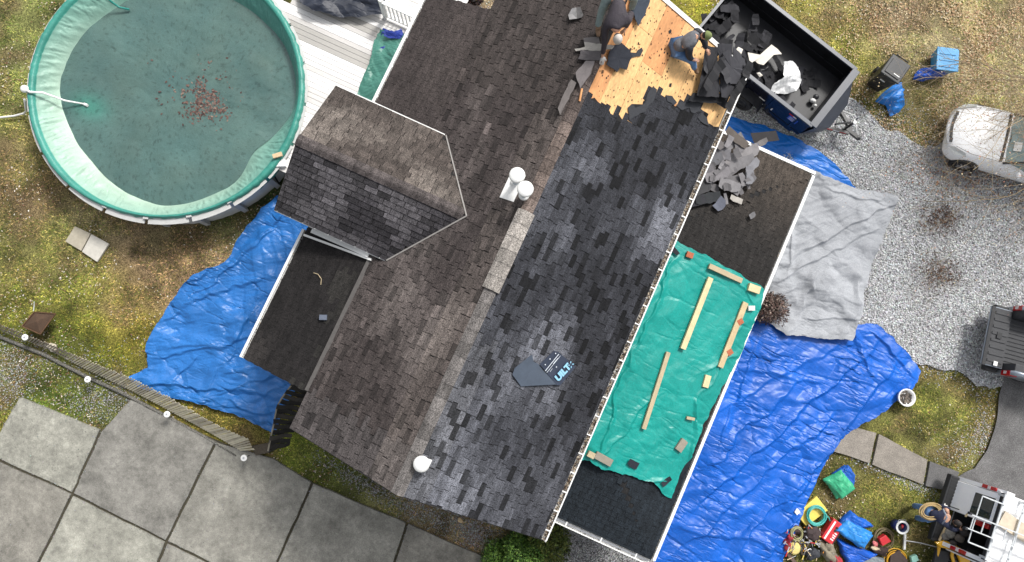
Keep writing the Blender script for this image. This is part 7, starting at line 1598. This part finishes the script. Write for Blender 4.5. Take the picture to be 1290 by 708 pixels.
# ---------------------------------------------------------------- leaning fence, lamp globes, gate, pavers, fire basket
fn = thing('picket_fence', tuple(P(170, 500, 0)), 'low picket fence of weathered grey slats leaning over beside the concrete', 'fence')
m_slat = [mat('slat_%d' % i, lin(*c), rough=.8, nscale=9, namt=.2, nscale2=60, namt2=.15) for i, c in enumerate(((204, 196, 172), (172, 165, 146), (144, 138, 124)))]
def lerp2(a, b_, f): return (a[0] + (b_[0] - a[0]) * f, a[1] + (b_[1] - a[1]) * f)
base = [(-20, 408), (60, 440), (110, 466), (160, 489), (200, 510), (237, 530), (259, 542), (275, 551), (302, 567)]
topl = [(-16, 402), (64, 434), (118, 457), (172, 479), (216, 502), (264, 531), (291, 544), (311, 552), (320, 565)]
B_ = resample([P(*q, .06) for q in base], 108); T_ = resample([P(*q, .42) for q in topl], 108); r = random.Random(12)
for k in range(108):
    u = k / 107; a = Vector(B_[k]); t_ = Vector(T_[k]); w = .028 + .026 * u; d = (t_ - a).normalized(); along = (Vector(B_[min(k + 1, 107)]) - Vector(B_[max(k - 1, 0)])).normalized()
    t_ = t_ + Vector((r.uniform(-.02, .02), r.uniform(-.02, .02), r.uniform(-.01, .02))); MB().bar(a, t_, w, .015, up=along.cross(d) if along.cross(d).length > .01 else (0, 0, 1)).obj('slat', m_slat[r.choice((0, 0, 1)) if u > .3 else r.choice((1, 2, 2))], fn)
for f in (.2, .75): MB().tube([Vector(B_[k]).lerp(Vector(T_[k]), f) - Vector((0, 0, .035)) for k in range(0, 108, 3)], .018, 4).obj('rail', MATS['dark_wood'], fn)
MB().tube([P(x - 4, y + 7, .02) for x, y in base], .05, 6).obj('stone_edging', mat('edging_stone', lin(110, 108, 102), rough=.9, nscale=30, namt=.5, bump=1, bscale=30, bdist=.04, grain=.4, gscale=30), org=tuple(P(170, 505)), smooth=True, label='rough grey stone edging along the foot of the leaning fence', cat='edging')
for i, (x, y, lab) in enumerate(((31, 425, 'round white garden light by the fence, nearest the left edge of the picture'), (110, 478, 'round white garden light by the fence beside the green strip of grass'), (210, 522, 'round white garden light standing on the grey slab below the fence'), (307, 577, 'round white garden light at the lower end of the leaning fence'))):
    p = P(x, y, .5); t = thing('garden_light', (p.x, p.y, 0), lab, 'garden light', 'white garden lights along the fence')
    MB().tube([(p.x, p.y, -.02), (p.x, p.y, .46)], .012, 6).obj('stake', m_trim, t)
    MB().lathe((p.x, p.y, .45), [(0, 0), (.05, 0), (.085, .02), (.09, .04), (.08, .055), (.045, .06), (0, .062)], 18).obj('lamp_head', m_white, t); MB().lathe((p.x, p.y, .512), [(0, 0), (.03, 0), (.028, .006), (0, .006)], 12).obj('solar_cell', m_chrome, t)
# dark weathered board wall standing between tarp and house
gt = thing('board_fence', tuple(P(350, 540, 0)), 'dark weathered board fence with rippled planks at the corner of the house', 'fence')
m_dkw = [mat('dark_weathered_%d' % i, lin(*c), rough=.75, nscale=7, namt=.45, nscale2=40, namt2=.3, bump=.5, bscale=30, bdist=.02) for i, c in enumerate(((46, 43, 42), (34, 32, 33), (66, 62, 58), (28, 27, 28)))]
L_ = [(367, 486), (356, 500), (349, 513), (345, 535), (341, 552), (338, 568)]; R_2 = [(392, 492), (386, 508), (378, 523), (372, 538), (368, 550), (364, 562)]
La = resample([P(x, y, 1.5 - .05 * i) for i, (x, y) in enumerate(L_)], 14); Ra = resample([P(x, y, .55) for i, (x, y) in enumerate(R_2)], 14)
for k in range(13):
    a, b_, c, d = [Vector(q) for q in (La[k], La[k + 1], Ra[k + 1], Ra[k])]; up = Vector((0, 0, .03 + .04 * ((k * 5) % 3))); g = .93
    b_ = a.lerp(b_, g); c = d.lerp(c, g); wob = (c - b_) * .0
    mb = MB(); n = 6; v = []
    for i in range(n + 1):
        f = i / n; s = Vector((0, .02 * math.sin(f * 7 + k), .04 * math.sin(f * 5 + k * 2))); v += [a.lerp(d, f) + up + s, b_.lerp(c, f) + up * .4 + s]
    v += [q - Vector((0, 0, .03)) for q in v]; m2 = 2 * (n + 1)
    mb.add(v, [(2 * i, 2 * i + 1, 2 * i + 3, 2 * i + 2) for i in range(n)] + [(m2 + 2 * i, m2 + 2 * i + 2, m2 + 2 * i + 3, m2 + 2 * i + 1) for i in range(n)] + [(2 * i, 2 * i + 2, m2 + 2 * i + 2, m2 + 2 * i) for i in range(n)] + [(2 * i + 1, m2 + 2 * i + 1, m2 + 2 * i + 3, 2 * i + 3) for i in range(n)])
    mb.obj('plank', m_dkw[(k * 3) % 4], gt)
MB().tube([Vector(q) + Vector((0, 0, .02)) for q in La], .022, 5).obj('edge_rail', m_slat[2], gt)
for k in (0, 6, 13): q = Vector(La[k]); MB().box(q.x - .04, q.x + .04, q.y - .04, q.y + .04, -.1, q.z - .03).obj('post', m_dkw[0], gt)
flatslab('stone_block', [(316, 562), (338, 558), (340, 570), (322, 574)], .02, .12, mat('dark_stone', lin(84, 76, 64), rough=.9, nscale=20, namt=.35, bump=.8, bscale=30), 'flat brown stone between the fence end and the dark boards', 'stone')
# two paving slabs on the lawn
for pts, c, lab in (([(82, 304), (94, 285), (114, 294), (102, 316)], (184, 176, 158), 'left tan square paving slab of the pair on the lawn below the pool'), ([(103, 317), (115, 295), (137, 307), (122, 330)], (204, 200, 190), 'right paler square paving slab of the pair on the lawn below the pool')):
    flatslab('paving_slab', pts, -.02, .08, mat('paver_%d' % c[0], lin(*c), rough=.85, nscale=10, namt=.12, nscale2=2, namt2=.1, bump=.3, bscale=60), lab, 'paving slab')
# rusty wire fire basket
fb = thing('fire_basket', tuple(P(47, 402, 0)), 'rusty square wire fire basket standing on the mossy lawn by the fence', 'fire basket')
m_rust = mat('rusty_steel', lin(104, 76, 52), rough=.8, nscale=14, namt=.4, nscale2=60, namt2=.3, metal=.2)
q = [P(42, 392, .08), P(69, 394, .08), P(51, 424, .08), P(27, 412, .08)]; q2 = [P(43, 393, .45), P(70, 395, .45), P(51, 421, .45), P(28, 411, .45)]; apx_ = P(49, 398, .55)
q = [P(46, 396, .05), P(64, 398, .05), P(52, 417, .05), P(34, 410, .05)]
for i in range(4):
    j = (i + 1) % 4; MB().bar(q2[i], q2[j], .025, .03).obj('top_bar', m_rust, fb); MB().bar(q[i], q2[i], .02, .02).obj('corner_bar', m_rust, fb)
    for k in range(1, 6): f = k / 6; MB().bar(q[i].lerp(q[j], f), q2[i].lerp(q2[j], f), .01, .01).obj('wire', m_rust, fb)
    MB().bar(q[i], q[j], .02, .02).obj('base_bar', m_rust, fb)
b = MB().add(q, [(0, 1, 2, 3), (3, 2, 1, 0)]).add([v + Vector((0, 0, .01)) for v in q], [(0, 3, 2, 1)]); b.obj('ash_tray', m_dkw[0], fb)
MB().add([v.lerp(apx_, .0) - Vector((0, 0, .02)) for v in q2] + [sum(q2, Vector()) / 4 + Vector((0, 0, .06))], [(0, 1, 4), (1, 2, 4), (2, 3, 4), (3, 0, 4), (3, 2, 1, 0)]).obj('mesh_lid', mat('rust_mesh', lin(78, 58, 42), rough=.85, nscale=90, namt=.6, nscale2=10, namt2=.3), fb)
MB().tube([P(42, 392, .46), P(43, 385, .46), P(43, 380, .5)], .012, 5).obj('poker', m_alu, fb)
lump('pale_stone', 65, 437, .06, .12, (204, 194, 176), 'pale stone lying against the fence below the fire basket', 'stone')
lump('pale_stone', 580, 655, .06, .09, (206, 180, 140), 'pale tan stone half under the lower eave of the house', 'stone')

# ---------------------------------------------------------------- shrubs
def shrub(name, c, R, n, leafc, lab, cat='shrub', twigs=30, ls=(.02, .05), sd=1, flat=.7, up=True):
    rr = np.random.default_rng(sd); c = Vector(c); t = thing(name, (c.x, c.y, 0), lab, cat); b = MB(); r_ = random.Random(sd)
    for k in range(twigs):
        a = r_.uniform(0, 6.28); e = r_.uniform(.1, 1.2); L = R * r_.uniform(.6, 1); d = Vector((math.cos(a) * math.sin(e), math.sin(a) * math.sin(e), math.cos(e) * flat)); b.tube([Vector((c.x, c.y, 0)), c + d * L * .5 - Vector((0, 0, c.z * .4)), c + d * L], [.012, .008, .004], 4)
    b.obj('stems', mat('stem_brown', lin(96, 78, 62), rough=.85, nscale=20, namt=.3), t)
    d = rr.normal(0, 1, (n, 3)); d /= np.linalg.norm(d, axis=1)[:, None]; rad = R * (.45 + .55 * rr.random(n) ** .4) ; nz = fbm(d[:, 0] * 2.5 + 5, d[:, 1] * 2.5 + d[:, 2] * 2, sd, 3); rad *= (.45 + 1.1 * nz)
    p = np.array([c.x, c.y, c.z]) + d * rad[:, None] * np.array([1, 1, flat]); p[:, 2] = np.maximum(p[:, 2], .03)
    s = rr.uniform(*ls, n); u = rr.normal(0, 1, (n, 3)); u /= np.linalg.norm(u, axis=1)[:, None]; w = np.cross(u, d); w /= np.linalg.norm(w, axis=1)[:, None] + 1e-6
    u = (u + d * .5) 
    V = np.stack([p - u * s[:, None], p + w * s[:, None] * .5, p + u * s[:, None], p - w * s[:, None] * .5], 1).reshape(-1, 3)
    C = np.array([lin(*q) for q in leafc])[rr.integers(0, len(leafc), n)] * rr.uniform(.6, 1.3, (n, 1)) * (.75 + .5 * nz[:, None])
    link('foliage', bmesh_np('foliage', V, np.arange(4 * n).reshape(-1, 4), C), mat('leafage', attr=True, rough=.6, spec=.3), t, kind='stuff')
gr = [(70, 104, 40), (92, 128, 50), (50, 82, 30), (110, 140, 60)]
shrub('shrub', P(655, 697, .5), .7, 8000, gr, 'bright green dense shrub just below the lower eave corner', ls=(.02, .045), sd=2); shrub('shrub', P(690, 686, .45), .62, 6000, [(88, 104, 44), (110, 116, 50), (66, 82, 34)], 'yellow green shrub between the lower eave corner and the pebble bed', ls=(.02, .045), sd=3)
shrub('shrub', P(628, 702, .35), .45, 3500, gr, 'small green shrub left of the bright green dense shrub', ls=(.02, .04), sd=8)
shrub('dry_shrub', P(968, 388, .5), .52, 5000, [(124, 108, 98), (150, 134, 122), (92, 76, 70), (112, 84, 78)], 'dry brown leafless looking shrub between the low roof and the grey cloth', ls=(.012, .045), sd=4, twigs=120, flat=.8)
shrub('dry_shrub', P(597, -4, .5), .35, 1500, [(60, 50, 50), (90, 60, 62), (40, 36, 38)], 'dark reddish dry plant beside the upper end of the deck railing', sd=5)
# ---------------------------------------------------------------- flowering tree at the right edge, its branches reach into the picture
tree = thing('tree', (15.2, 13.6, 0), 'bare spring tree with pale buds whose thin branches reach in over the white car', 'tree')
m_bark = mat('pale_bark', lin(176, 158, 128), rough=.85, nscale=16, namt=.25)
r = random.Random(44); twig_pts = []; bb = MB(); tt = MB()
MB().tube([(15.2, 13.6, -.1), (15.15, 13.55, 1.0), (15.0, 13.6, 2.0), (14.9, 13.6, 2.8)], [.17, .14, .12, .1], 12).obj('trunk', m_bark, tree, smooth=True)
def grow(p, d, L, rad, depth):
    pts = [p]; n = max(4, int(L / .18)); rs = [rad]
    for i in range(n):
        d = (d + Vector((r.gauss(0, .12), r.gauss(0, .12), r.gauss(0, .07) - .006))).normalized(); p = p + d * L / n; pts.append(p); rs.append(rad * (1 - .8 * (i + 1) / n))
        if depth < 3 and i > 0 and r.random() < (.45 if depth else .6):
            s = Vector((-d.y, d.x, r.uniform(-.2, .4))) * r.choice((-1, 1)); grow(p, (d * .75 + s * r.uniform(.4, .9)).normalized(), L * r.uniform(.25, .5), rs[-1] * .62, depth + 1)
        if depth >= 1: twig_pts.append((p, d))
    (bb if depth < 2 else tt).tube(pts, rs, 5 if depth < 2 else 3, cap=False)
for (px, py, z, dz) in ((1300, 20, 3.0, 0), (1300, 62, 2.8, 0), (1300, 90, 2.6, 0), (1300, 120, 2.7, 0), (1300, 45, 3.3, 0), (1300, -5, 3.2, 0), (1300, 105, 3.2, 0)):
    pass
tops = [(1115, 30, 3.2), (1150, 78, 2.9), (1150, 165, 2.6), (1140, 108, 2.8), (1175, 15, 3.5), (1160, 55, 3.0), (1215, -5, 3.3), (1200, 208, 2.6), (1250, 60, 3.6), (1130, 8, 3.0), (1180, 85, 2.6), (1235, 30, 3.2)]
for i, (x, y, z) in enumerate(tops):
    s = Vector((14.95, 13.6, 2.0 + .06 * i)); e = P(x, y, z); d = e - s; L = d.length; grow(s, (d.normalized() + Vector((0, 0, .1))).normalized(), L * 1.02, .03 if i % 2 else .024, 0)
bb.obj('branches', m_bark, tree, smooth=True); tt.obj('twigs', mat('twig_bark', lin(178, 156, 120), rough=.85, nscale=20, namt=.2), tree, kind='stuff')
n0 = len(twig_pts); rr = np.random.default_rng(9); pick = rr.integers(0, n0, 8000); pick = pick - pick % 2; p = np.array([list(twig_pts[i][0]) for i in pick]) + rr.normal(0, .06, (8000, 3)); n = len(p)
a = rr.uniform(0, 6.28, n); s = rr.uniform(.010, .028, n); u = rr.normal(0, 1, (n, 3)); u /= np.linalg.norm(u, axis=1)[:, None]; w = np.cross(u, rr.normal(0, 1, (n, 3))); w /= np.linalg.norm(w, axis=1)[:, None]
V = np.stack([p - u * s[:, None], p + w * s[:, None] * .6, p + u * s[:, None], p - w * s[:, None] * .6], 1).reshape(-1, 3)
C = np.array([lin(214, 170, 140), lin(226, 204, 160), lin(196, 132, 110), lin(206, 190, 130), lin(236, 216, 190)])[rr.integers(0, 5, n)]
link('blossom', bmesh_np('blossom', V, np.arange(4 * n).reshape(-1, 4), C), mat('blossom_petals', attr=True, rough=.7), tree, kind='stuff')
